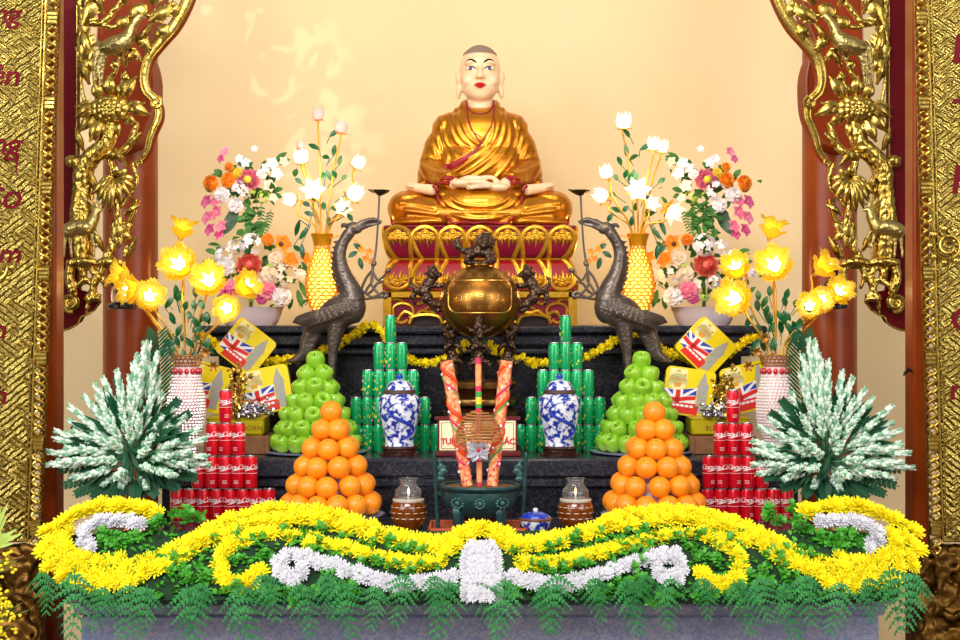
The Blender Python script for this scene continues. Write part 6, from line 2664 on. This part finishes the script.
    # acanthus leaves
    for (x0, y0, x1, y1, w, dy) in ((84, 26, 102, -8, 11, -4), (84, 62, 90, 32, 11, -5), (150, 22, 178, 6, 9, -4), (178, 16, 170, 4, 8, -2), (168, 26, 160, 38, 8, -3), (142, 34, 150, 54, 6, -4), (146, 48, 138, 36, 6, -4),
                                    (130, 48, 142, 62, 5, -3), (120, 62, 113, 68, 6, -3), (84, 70, 98, 60, 9, -5), (152, 5, 160, -12, 9, -2), (116, -2, 108, -22, 9, -2), (130, 80, 122, 76, 5, -4)):
        b = MB()
        acanthus(b, L, x0, y0, x1, y1, w * 1.45, dy)
        b.build('carved_leaf', GOLD, t)
    for (x, y, r) in ((140, 12, 10), (124, 23, 7.5)):
        b = MB()
        b.ell(L(x, y, -5), (r * s, 2.5 * s, r * .8 * s), 20, 10, Euler((0, .5 * sgn, 0)))
        b.tube([L(x + r * .8 * math.cos(q * PI / 8), y + r * .62 * math.sin(q * PI / 8), -7) for q in range(16)], .5 * s, 5, closed=True)
        b.build('round_leaf', GOLD, t)
    # peony
    b = MB()
    c = L(112, 110, -6)
    for lay, (n, r, tilt) in enumerate(((9, 22, .15), (8, 16, .5), (6, 10, .95), (4, 5, 1.25))):
        for k in range(n):
            a = k * 2 * PI / n + lay * .35
            d = Vector((math.cos(a) * math.cos(tilt), -math.sin(tilt), math.sin(a) * math.cos(tilt) * .62))
            b.ell(c + d * r * .6 * s + Vector((0, -lay * 1.2 * s, 0)), (r * .36 * s, r * .22 * s, r * .3 * s), 10, 7)
    pe = b.build('peony', GOLD, t)
    for (x0, y0, x1, y1, w) in ((100, 106, 78, 118, 7), (98, 114, 82, 132, 7), (104, 118, 92, 142, 7), (124, 104, 152, 116, 7), (124, 110, 146, 104, 6), (122, 100, 138, 78, 8), (112, 96, 110, 78, 8), (120, 98, 124, 84, 6),
                                (102, 100, 96, 84, 7), (98, 104, 78, 108, 5), (124, 118, 138, 124, 6), (116, 122, 120, 136, 6), (106, 122, 100, 136, 6)):
        b = MB()
        p0, p1 = L(x0, y0, -5), L(x1, y1, -8)
        b.leaf(p0, p1, w * 1.6 * s, (0, -1, 0), .14, .35, 6)
        b.tube([p0, (p0 + p1) / 2 + Vector((0, -2.5 * s, 0)), p1], [.9 * s, .8 * s, .2 * s], 6, sub=3)
        o = b.build('peony_leaf', GOLD, t)
        o.modifiers.new('s', 'SOLIDIFY').thickness = .006
    # broad swelling leaves filling the openwork
    for (x0, y0, x1, y1, w) in ((92, 62, 84, 30, 11), (88, 70, 100, 42, 10), (84, 12, 98, -10, 11), (104, 14, 96, -12, 9), (90, 84, 84, 62, 8), (128, 6, 120, -16, 9), (140, 44, 152, 26, 8), (126, 66, 136, 52, 7),
                               (92, 212, 80, 186, 9), (100, 196, 92, 172, 8), (128, 150, 142, 134, 7), (126, 214, 140, 206, 7), (104, 250, 96, 232, 8), (128, 258, 138, 238, 8), (116, 150, 128, 166, 7), (84, 150, 78, 130, 8)):
        b = MB()
        p0, p1 = L(x0, y0, -4), L(x1, y1, -7)
        b.leaf(p0, p1, w * s, (0, -1, 0), .2, -.3, 7)
        b.tube([p0, (p0 + p1) / 2 + Vector((0, -4.4 * s, 0)), p1], [.8 * s, .7 * s, .2 * s], 6, sub=3)
        o = b.build('broad_leaf', GOLD, t)
        o.modifiers.new('s', 'SOLIDIFY').thickness = .006
    # pheasant
    b = MB()
    b.tube([L(104, 50, -8), L(114, 48, -10), L(124, 45, -11), L(131, 38, -11), (L(135, 28, -11)), L(141, 19, -10)], [5 * s, 9 * s, 9.6 * s, 7 * s, 4.6 * s, 3.8 * s], 14, sub=4, roundcap=True)
    b.ell(L(142, 18, -10), (4 * s, 3.4 * s, 3.4 * s), 12, 8)
    b.tube([L(144, 18, -10), L(150, 20, -10)], [2 * s, .4 * s], 8)
    b.tube([L(141, 15, -10), L(138, 11, -10)], [1.6 * s, .5 * s], 8)
    for x0, y0, x1, y1, x2, y2, w in ((108, 49, 100, 58, 96, 84, 5.6), (110, 51, 104, 62, 102, 90, 5), (106, 49, 96, 52, 92, 72, 4.4), (112, 50, 104, 44, 96, 47, 2.4)):
        b.tube([L(x0, y0, -9), L(x1, y1, -9), L(x2, y2, -7)], [w * s, w * .9 * s, w * .35 * s], 10, sub=4, flat=.6, up=(0, -1, 0))
    for x in (120, 125):
        b.tube([L(x, 50, -9), L(x - 1, 57, -8), L(x + 1, 63, -6)], [2 * s, 1.3 * s, 1.2 * s], 8)
    for k in range(5):
        b.tube([L(122 - k * 2, 42 + k * 1.5, -17 + k * .4), L(112 - k * 3, 47 + k * 1.4, -15)], [2. * s, .9 * s], 8)
    me = organic(b, .0042, 2, [GOLD_OLD], 'pheasant', noise_disp(.003, 130))
    link('pheasant', me, t)
    # bamboo leaves
    for (x1, y1) in ((92, 196), (98, 204), (104, 210), (112, 214), (128, 196), (134, 200), (138, 190), (138, 180), (130, 170), (118, 166), (100, 184), (124, 206)):
        b = MB()
        p0, p1 = L(117, 177, -6), L(x1, y1, -9)
        b.leaf(p0, p1, 7 * s, (0, -1, 0), .18, .3, 6)
        o = b.build('bamboo_leaf', GOLD, t)
        o.modifiers.new('s', 'SOLIDIFY').thickness = .005
    # deer
    b = MB()
    b.tube([L(70, 231, -8), L(80, 228, -10), L(90, 228, -10), L(96, 220, -10), L(99, 211, -10)], [7.6 * s, 8.4 * s, 7.6 * s, 5.6 * s, 4 * s], 14, sub=4, roundcap=True)
    b.tube([L(97, 209, -10), L(105, 211, -11)], [3.2 * s, 1.5 * s], 10, roundcap=True)
    for pts in ([(97, 207), (92, 202), (86, 200)], [(97, 207), (100, 201), (98, 196)], [(92, 202), (90, 197)], [(99, 207), (106, 203), (110, 204)]):
        b.tube([L(x, y, -10) for x, y in pts], [1.3 * s] * (len(pts) - 1) + [.5 * s], 7)
    for pts in ([(68, 232), (67, 245), (66, 258)], [(73, 233), (73, 246), (74, 258)], [(92, 231), (96, 244), (96, 258)], [(95, 229), (101, 238), (99, 248)]):
        b.tube([L(x, y, -9) for x, y in pts], [3. * s, 1.8 * s, 1.5 * s], 8)
    b.tube([L(66, 229, -8), L(63, 234, -8)], [2 * s, .8 * s], 8)
    me = organic(b, .004, 2, [GOLD_OLD], 'deer', noise_disp(.002, 90))
    link('deer', me, t)
    # broad vine leaf and trumpet
    b = MB()
    for k in range(9):
        a = -2.0 + k * .5
        p = L(120, 232, -7)
        d = Vector((math.cos(a) * sgn * -1, -.12, math.sin(a)))
        b.leaf(p - d * 3 * s, p + d * (17 if k % 2 else 13) * s, 9 * s, (0, -1, 0), .1, .3, 4)
    b.ell(L(120, 232, -7), (9 * s, 4 * s, 10 * s), 12, 8)
    o = b.build('vine_leaf', GOLD, t)
    o.modifiers.new('s', 'SOLIDIFY').thickness = .006
    b = MB()
    b.tube([L(128, 226, -4), L(133, 216, -5), L(136, 206, -6), L(137, 200, -6)], [2.5 * s, 3 * s, 3.4 * s, 5 * s], 12, sub=3)
    b.build('trumpet_flower', GOLD, t)
    # rocks / fungus caps, lower cloud scrolls
    b = MB()
    for (x, y, rx, rz) in ((84, 262, 16, 5), (112, 262, 14, 4.5)):
        b.ell(L(x, y, -8), (rx * s, 7 * s, rz * s), 20, 10)
        b.tube([L(x + rx * .95 * math.cos(q * PI / 8), y + 3 + 2.5 * math.sin(q * PI / 8), -8 + 5 * math.sin(q * PI / 8)) for q in range(16)], 2 * s, 6, closed=True)
    for pts, r in (([(74, 264), (71, 275), (74, 288), (77, 298)], 5), ([(92, 266), (97, 276), (95, 290), (98, 300)], 4), ([(106, 266), (103, 276), (107, 288)], 3.4), ([(119, 264), (124, 274), (121, 284), (118, 292)], 3),
                   ([(80, 285), (88, 280), (93, 286)], 3.4), ([(84, 262), (84, 272), (88, 282)], 5), ([(108, 256), (114, 248), (112, 238)], 4), ([(126, 256), (128, 248), (134, 244)], 2.6)):
        b.tube([L(x, y, -7) for x, y in pts], [r * s] * (len(pts) - 1) + [r * .5 * s], 10, sub=4, roundcap=True)
    b.ell(L(92, 298, -8), (6 * s, 4.5 * s, 5.5 * s), 12, 8)
    b.tube([L(94, 298, -9), L(101, 299, -9), L(103, 304, -9)], [3.6 * s, 2.2 * s, .8 * s], 8, sub=3)
    for k in range(4):
        b.tube([L(90, 294, -8), L(95 + k * 3, 288 + k * 2.4, -8)], [2 * s, .6 * s], 7)
    b.tube([L(90, 302, -7), L(89, 308, -7), L(88, 314, -7)], [2.6 * s, 2.4 * s, 1.4 * s], 8)
    me = organic(b, .0045, 2, [GOLD], 'rocks', noise_disp(.004, 70))
    link('rocks', me, t)
    b = MB()
    sp = spiral(72, 303, 9, .8, 1.2, 2.1, 44)
    b.tube([L(x, y, -7) for x, y in sp], [(2.5 - 1.6 * k / 44) * s for k in range(45)], 8)
    b.ell(L(72, 303, -2), (9 * s, 5 * s, 9 * s), 20, 10)
    b.build('scroll', GOLD, t)


def spiral_pts(cx, cy, r, n, dy):
    return [(cx + r * math.cos(k * 2 * PI / n), cy + r * math.sin(k * 2 * PI / n), dy) for k in range(n)]


fretwork(-1, 'left')
fretwork(1, 'right')

# ---------------------------------------------------------------- couplet boards
HAM = bpy.data.materials.new('hammered_gold')
HAM.use_nodes = True
_n, _l = HAM.node_tree.nodes, HAM.node_tree.links
_b = _n['Principled BSDF']
_b.inputs['Base Color'].default_value = lin('#A08C48')
_b.inputs['Metallic'].default_value = 1
_b.inputs['Roughness'].default_value = .27
_tc = _n.new('ShaderNodeTexCoord')
vo = _n.new('ShaderNodeTexVoronoi')
vo.inputs['Scale'].default_value = 24
_l.new(_tc.outputs['Object'], vo.inputs['Vector'])
sc_ = _n.new('ShaderNodeSeparateColor')
_l.new(vo.outputs['Color'], sc_.inputs['Color'])
gt = _n.new('ShaderNodeMath')
gt.operation = 'GREATER_THAN'
gt.inputs[1].default_value = .5
_l.new(sc_.outputs['Red'], gt.inputs[0])
an = _n.new('ShaderNodeMath')
an.operation = 'MULTIPLY_ADD'
an.inputs[1].default_value = 1.7
an.inputs[2].default_value = -.85
_l.new(gt.outputs[0], an.inputs[0])
vr = _n.new('ShaderNodeVectorRotate')
vr.rotation_type = 'Y_AXIS'
_l.new(_tc.outputs['Object'], vr.inputs['Vector'])
_l.new(an.outputs[0], vr.inputs['Angle'])
wv = _n.new('ShaderNodeTexWave')
wv.inputs['Scale'].default_value = 17
wv.inputs['Distortion'].default_value = 3
wv.inputs['Detail'].default_value = 3
wv.inputs['Detail Scale'].default_value = 4
_l.new(vr.outputs[0], wv.inputs['Vector'])
ad = _n.new('ShaderNodeMath')
ad.operation = 'ADD'
_l.new(wv.outputs['Fac'], ad.inputs[0])
_l.new(vo.outputs['Distance'], ad.inputs[1])
bp = _n.new('ShaderNodeBump')
bp.inputs['Strength'].default_value = .9
bp.inputs['Distance'].default_value = .006
_l.new(ad.outputs[0], bp.inputs['Height'])
_l.new(bp.outputs['Normal'], _b.inputs['Normal'])
CRIM = mat('crimson_lettering', '#660416', .6, spec=.15)


def couplet(sgn, side):
    D = 5.75
    s = D / FPX
    X = mirX(sgn)
    # inner edge runs from (46,-40) at the top to (28,545) at the bottom
    ex = lambda y: (46 - 18 * (y + 0) / 540) if sgn < 0 else (32 - 15 * y / 540)
    base = W(X(20), 545, D)
    t = thing('couplet_board', 'tall hammered-gold couplet board with crimson lettering at the %s edge' % side, 'board', base)
    L = lambda x, y, dy=0.: W(X(x), y, D) - base + Vector((0, dy * s, 0))
    b = MB()
    vs, fs = [], []
    ny, nx = 14, 10
    for i in range(ny + 1):
        y = -60 + 600 * i / ny
        for j in range(nx + 1):
            f = j / nx
            x = ex(y) - f * 120
            vs.append(L(x, y, 0) + Vector((0, -.075 * math.sin(PI * f), 0)))
    for i in range(ny):
        for j in range(nx):
            a = i * (nx + 1) + j
            fs.append((a, a + 1, a + nx + 2, a + nx + 1))
    o = len(vs)
    vs += [L(ex(-60), -60, 14), L(ex(540), 540, 14), L(ex(540) - 120, 540, 14), L(ex(-60) - 120, -60, 14)]
    fs += [(o, o + 1, ny * (nx + 1), 0), (o + 1, o + 2, ny * (nx + 1) + nx, ny * (nx + 1)), (o, o + 3, o + 2, o + 1)]
    b.add(vs, fs)
    b.build('gold_field', HAM, t)
    b = MB()
    b.tube([L(ex(y) + .5, y, -1.5) for y in (-60, 100, 250, 400, 540)], 1.6 * s, 8)
    b.tube([L(ex(y) - 3, y, -2.) for y in (-60, 100, 250, 400, 540)], .7 * s, 8)
    b.tube([L(ex(540), 540, -2), L(ex(540) - 110, 540, -2)], 2 * s, 8)
    b.build('gilt_moulding', GOLD, t)
    # carved chain border
    y = -50
    k = 0
    while y < 560:
        cx_ = ex(y) + 7.5
        b = MB()
        h = 9.5
        if k % 5 == 4:
            b.box(L(cx_, y, 0), (11 * s, 7 * s, 15 * s), .004)
            for q in range(4):
                b.tube([L(cx_ - 5, y - 6 + 4 * q, -3.6), L(cx_ + 5, y - 6 + 4 * q, -3.6)], .9 * s, 6)
        else:
            for ph in (0, PI):
                pts = [L(cx_ + 4.6 * math.sin(q * PI / 8 + ph), y - h * .9 + h * 1.8 * q / 16, -1 - 1.6 * math.cos(q * PI / 8 + ph)) for q in range(17)]
                b.tube(pts, 1.7 * s, 7)
            b.ell(L(cx_, y, -1.5), (2.2 * s, 1.6 * s, 3 * s), 10, 8)
        b.build('border_link', GOLD if k < 22 else GOLD, t)
        y += 17
        k += 1
    b = MB()
    b.tube([L(ex(y_) + 13.6, y_, 1) for y_ in (-60, 100, 250, 400, 560)], 1. * s, 6)
    b.build('outer_bead', GOLD_DARK, t)
    # relief medallion
    cx_, cy_ = (-2, 268) if sgn < 0 else (15, 246)
    b = MB()
    sp = spiral(cx_, cy_, 14, 2, 0, 2.2, 50)
    b.tube([L(x, y, -10.5 - (4 if sgn < 0 else 0)) for x, y in sp], 1.7 * s, 6)
    for q in range(9):
        a = q * 2 * PI / 9
        b.ell(L(cx_ + 17 * math.cos(a), cy_ + 17 * math.sin(a), -8.5 - (3 if sgn < 0 else 0)), (3.6 * s, 2 * s, 3.6 * s), 8, 6)
    b.build('medallion', GOLD, t)
    # lettering, one vertical line of words running off the edge of the view
    b = MB()
    rows = (((-13, 17, 'Vàng', 27), (-14, 78, 'huyên', 30), (-13, 146, 'ứng', 30), (-10, 200, 'Sơ', 30), (-14, 255, 'tâm', 26), (-12, 330, 'nguyện', 26), (-14, 395, 'tịnh', 26)) if sgn < 0 else
            ((5, 53, 'Ba', 40), (5, 116, 'Tổ', 40), (5, 182, 'Phổ', 40), (4, 320, 'Giác', 34), (4, 390, 'minh', 30)))
    for (x, y, w_, sz) in rows:
        if sgn < 0:
            vs_, fs_ = text_mesh(w_, sz * s, .0008, .22, .95, 'RIGHT', .0012)
            x_ = 23 if y < 300 else 10
        else:
            vs_, fs_ = text_mesh(w_, sz * s, .0008, .1, 1.2, 'LEFT', .0015)
            x_ = 947
        out = []
        for v in vs_:
            xp = x_ + v[0] / s
            yp = y - v[1] / s
            xe = ex(yp)
            f = max(0, min(1, ((xe - xp) if sgn < 0 else (xp - (960 - xe))) / 120))
            out.append(W(xp, yp, D) - base + Vector((0, -.075 * math.sin(PI * f) - .003 - v[2], 0)))
        b.add(out, fs_)
    if sgn < 0:
        for (xa, ya, ln) in ((20, 150, 26), (2, 92, 22)):
            q = [L(xa, ya + ln * k_ / 4, 0) + Vector((0, -.075 * math.sin(PI * max(0, (ex(ya) - xa)) / 120) - .004, 0)) for k_ in range(5)]
            b.tube(q, [.9 * s, 1.1 * s, 1.1 * s, .8 * s, .2 * s], 6)
    b.build('crimson_lettering', CRIM, t)
    # carved base below the board
    b = MB()
    for k in range(26):
        x_, y_ = R.uniform(-30, 44), R.uniform(556, 668)
        r_ = R.uniform(7, 13)
        sp = spiral(x_, y_, r_, 1.5, R.uniform(0, 6), R.choice((-1, 1)) * R.uniform(1.2, 1.8), 24)
        b.tube([L(x, y, R.uniform(-3, 3) - 5) for x, y in [(p[0], p[1]) for p in sp]][:1] + [L(p[0], p[1], -5 + 2 * math.sin(i_ * .4)) for i_, p in enumerate(sp)], 2.6 * s, 6)
    for k in range(22):
        b.ell(L(R.uniform(-20, 42), R.uniform(548, 660), -2), (R.uniform(4, 10) * s, 5 * s, R.uniform(3, 8) * s), 10, 7, Euler((0, R.uniform(-1, 1), 0)))
    b.box(L(-10, 610, 9), (104 * s, 14 * s, 130 * s), .01)
    me = organic(b, .008, 2, [GOLD_DARK], 'carved_base', noise_disp(.006, 40))
    link('carved_base', me, t)
    b = MB()
    zf = -base.z
    b.box((L(-8, 600).x, .05, (zf + L(0, 660).z) / 2), (112 * s, .1, abs(zf - L(0, 660).z)), .01)
    b.build('plinth', WOOD_DK, t)


couplet(-1, 'left')
couplet(1, 'right')

# ---------------------------------------------------------------- plants in the near left corner
YG = mat('pale_palm_leaf', '#8CA83A', .5, 0, '#B0C45A', 20)
YF = mat('tiny_yellow_flower', '#E8D420', .55)
PG = mat('plant_stem', '#6A7A28', .6)
D = 5.2
s = D / FPX
base = W(-36, 700, D)
base.z = 0
t = thing('potted_plant', 'potted plant with pale palm leaves and sprays of tiny yellow flowers at the left edge', 'plant', base)
L = lambda x, y, dy=0.: W(x, y, D) - base + Vector((0, dy * s, 0))
b = MB()
b.lathe([(.10, 0), (.15, .2), (.17, .42), (.16, .42), (.15, .36), (1e-4, .36)], 32, cap=False)
b.build('pot', mat('plant_pot', '#7A3A22', .5), t)
b = MB()
for k in range(5):
    b.tube([Vector((0, 0, .36)), L(-34 + k * 3, 640, k), L(-24 + k * 4, 560 - k * 8, k * 2)], [2 * s, 1.6 * s, 1 * s], 7, sub=5)
b.build('stem', PG, t)
for k in range(10):
    b = MB()
    x0, y0 = -14 + k * 1.2, 556 - k * 5
    x1, y1 = 18 - abs(k - 5) * 1.3, 545 - k * 11
    an_ = math.radians(8 + k * 8.5)
    ln_ = 26 + 10 * math.sin(k * 1.3)
    b.leaf(L(-10, 548, k), L(-10 + ln_ * math.cos(an_), 548 - ln_ * 1.5 * math.sin(an_), k - 6), 5 * s, (0, -1, .2), .1, .25, 6)
    b.build('palm_leaflet', YG, t)
for (cx_, cy_, n) in ((4, 602, 30), (8, 560, 14), (-2, 630, 14), (14, 610, 12), (3, 380, 4)):
    if cy_ < 400:
        continue
    b = MB()
    for q in range(n):
        c = L(cx_ + R.gauss(0, 6), cy_ + R.gauss(0, 7), R.gauss(0, 4) - 8)
        b.ell(c, (2 * s, 1.5 * s, 1.8 * s), 6, 5)
        b.leaf(c, c + Vector((R.gauss(0, 2.4), -1, R.gauss(0, 2.4))) * s, 2.4 * s, (0, -1, 0), .1, .2, 2)
    b.build('flower_spray', YF, t)
    b = MB()
    for q in range(8):
        b.tube([L(-22, cy_ + 20), L(cx_ + R.gauss(0, 6), cy_ + R.gauss(0, 6), -6)], .5 * s, 5)
    b.build('spray_stalks', PG, t)
# ================================================================ camera, light
cam = bpy.data.cameras.new('camera')
cam.lens = 60
cam.sensor_width = 36
cam.sensor_fit = 'HORIZONTAL'
co = bpy.data.objects.new('camera', cam)
COL.objects.link(co)
co.location = (0, 0, HC)
co.rotation_euler = (PI / 2, 0, 0)
SC.camera = co

w = bpy.data.worlds.new('world')
SC.world = w
w.use_nodes = True
N, L_ = w.node_tree.nodes, w.node_tree.links
bg = N['Background']
tc = N.new('ShaderNodeTexCoord')
sep = N.new('ShaderNodeSeparateXYZ')
L_.new(tc.outputs['Generated'], sep.inputs[0])
def mrange(sock, a, b_, c, d):
    m = N.new('ShaderNodeMapRange')
    for k, v in zip((1, 2, 3, 4), (a, b_, c, d)):
        m.inputs[k].default_value = v
    L_.new(sock, m.inputs[0])
    return m.outputs[0]


mul = N.new('ShaderNodeMath')
mul.operation = 'MULTIPLY'
L_.new(mrange(sep.outputs['Z'], -.55, .35, .12, 1.), mul.inputs[0])
L_.new(mrange(sep.outputs['Y'], .5, -.8, .45, 1.), mul.inputs[1])
# two bright world patches behind the camera, added for highlights on round surfaces
dv = N.new('ShaderNodeMath')
dv.operation = 'DIVIDE'
L_.new(sep.outputs['X'], dv.inputs[0])
L_.new(sep.outputs['Y'], dv.inputs[1])
ab = N.new('ShaderNodeMath')
ab.operation = 'ABSOLUTE'
L_.new(dv.outputs[0], ab.inputs[0])
df = N.new('ShaderNodeMath')
df.operation = 'COMPARE'
df.inputs[1].default_value = .72
df.inputs[2].default_value = .17
L_.new(ab.outputs[0], df.inputs[0])
fr = N.new('ShaderNodeMath')
fr.operation = 'LESS_THAN'
fr.inputs[1].default_value = 0
L_.new(sep.outputs['Y'], fr.inputs[0])
zz1 = N.new('ShaderNodeMath')
zz1.operation = 'COMPARE'
zz1.inputs[1].default_value = .1
zz1.inputs[2].default_value = .35
L_.new(sep.outputs['Z'], zz1.inputs[0])
p1_ = N.new('ShaderNodeMath')
p1_.operation = 'MULTIPLY'
L_.new(df.outputs[0], p1_.inputs[0])
L_.new(fr.outputs[0], p1_.inputs[1])
p2_ = N.new('ShaderNodeMath')
p2_.operation = 'MULTIPLY'
L_.new(p1_.outputs[0], p2_.inputs[0])
L_.new(zz1.outputs[0], p2_.inputs[1])
p3_ = N.new('ShaderNodeMath')
p3_.operation = 'MULTIPLY_ADD'
p3_.inputs[1].default_value = 4.5
L_.new(p2_.outputs[0], p3_.inputs[0])
L_.new(mul.outputs[0], p3_.inputs[2])
L_.new(p3_.outputs[0], bg.inputs['Strength'])
bg.inputs['Color'].default_value = (.62, .59, .56, 1)


def area(name, loc, target, sx, sy, power, col):
    l = bpy.data.lights.new(name, 'AREA')
    l.shape = 'RECTANGLE'
    l.size, l.size_y = sx, sy
    l.energy = power
    l.color = col
    o = bpy.data.objects.new(name, l)
    COL.objects.link(o)
    o.location = loc
    o.rotation_euler = (Vector(target) - Vector(loc)).to_track_quat('-Z', 'Y').to_euler()
    return o


def point(name, loc, power, col, r=.05):
    l = bpy.data.lights.new(name, 'POINT')
    l.energy = power
    l.color = col
    l.shadow_soft_size = r
    o = bpy.data.objects.new(name, l)
    COL.objects.link(o)
    o.location = loc
    return o


area('assumed_front_daylight', (-1.0, .2, 5.0), (0, 6.4, 1.5), 4.0, 1.6, 380, (1, .97, .95))  # unseen area light set high, standing in for assumed daylight from the front
area('left_side_light', (-3.6, 3.0, 3.0), (0, 7.2, 1.7), 1.6, 2.2, 55, (.95, .97, 1))  # unseen area light added from the left side
area('right_side_light', (3.6, 3.0, 3.0), (0, 7.4, 1.7), 1.6, 2.2, 45, (1, .93, .84))  # unseen area light, added to even out the brightness at the sides
area('warm_overhead_light', (0, 5.4, 4.4), (0, 7.3, 1.6), 1.8, .8, 26, (1, .84, .58))  # warm light from overhead, source unseen
for q in (-1, 1):
    point('lotus_lamp_light', W(480 + q * 160, 175, 7.05), 3.5, (1, .78, .45), .09)
    point('vase_glow_light', W(480 + q * 158, 270, 7.6), 4.5, (1, .66, .25), .05)
    point('lily_lamp_light', W(480 + q * 294, 285, 6.2), 1.6, (1, .76, .32), .08)
# added spot light, noise-masked to imitate dappled sunlight on the left of the wall
sl = bpy.data.lights.new('noise_dapple_spot', 'SPOT')
sl.energy = 380
sl.color = (1, .95, .84)
sl.spot_size = math.radians(20)
sl.spot_blend = .5
sl.shadow_soft_size = .01
sl.use_nodes = True
sn, sk = sl.node_tree.nodes, sl.node_tree.links
em = sn['Emission']
tcx = sn.new('ShaderNodeTexCoord')
gv = sn.new('ShaderNodeTexNoise')
gv.inputs['Scale'].default_value = 52
gv.inputs['Detail'].default_value = 1.5
gv.inputs['Distortion'].default_value = .6
sk.new(tcx.outputs['Normal'], gv.inputs['Vector'])
gr = sn.new('ShaderNodeValToRGB')
gr.color_ramp.elements[0].position = .535
gr.color_ramp.elements[1].position = .575
sk.new(gv.outputs['Fac'], gr.inputs['Fac'])
sk.new(gr.outputs['Color'], em.inputs['Strength'])
so = bpy.data.objects.new('noise_dapple_spot', sl)
COL.objects.link(so)
so.location = (-2.2, 2.0, 3.6)
so.rotation_euler = (Vector((-1.5, 8.25, 2.75)) - so.location).to_track_quat('-Z', 'Y').to_euler()
vs_ = SC.view_settings
vs_.view_transform = 'Standard'
vs_.look = 'None'
vs_.exposure = -.06
vs_.gamma = 1
vs_.use_curve_mapping = False
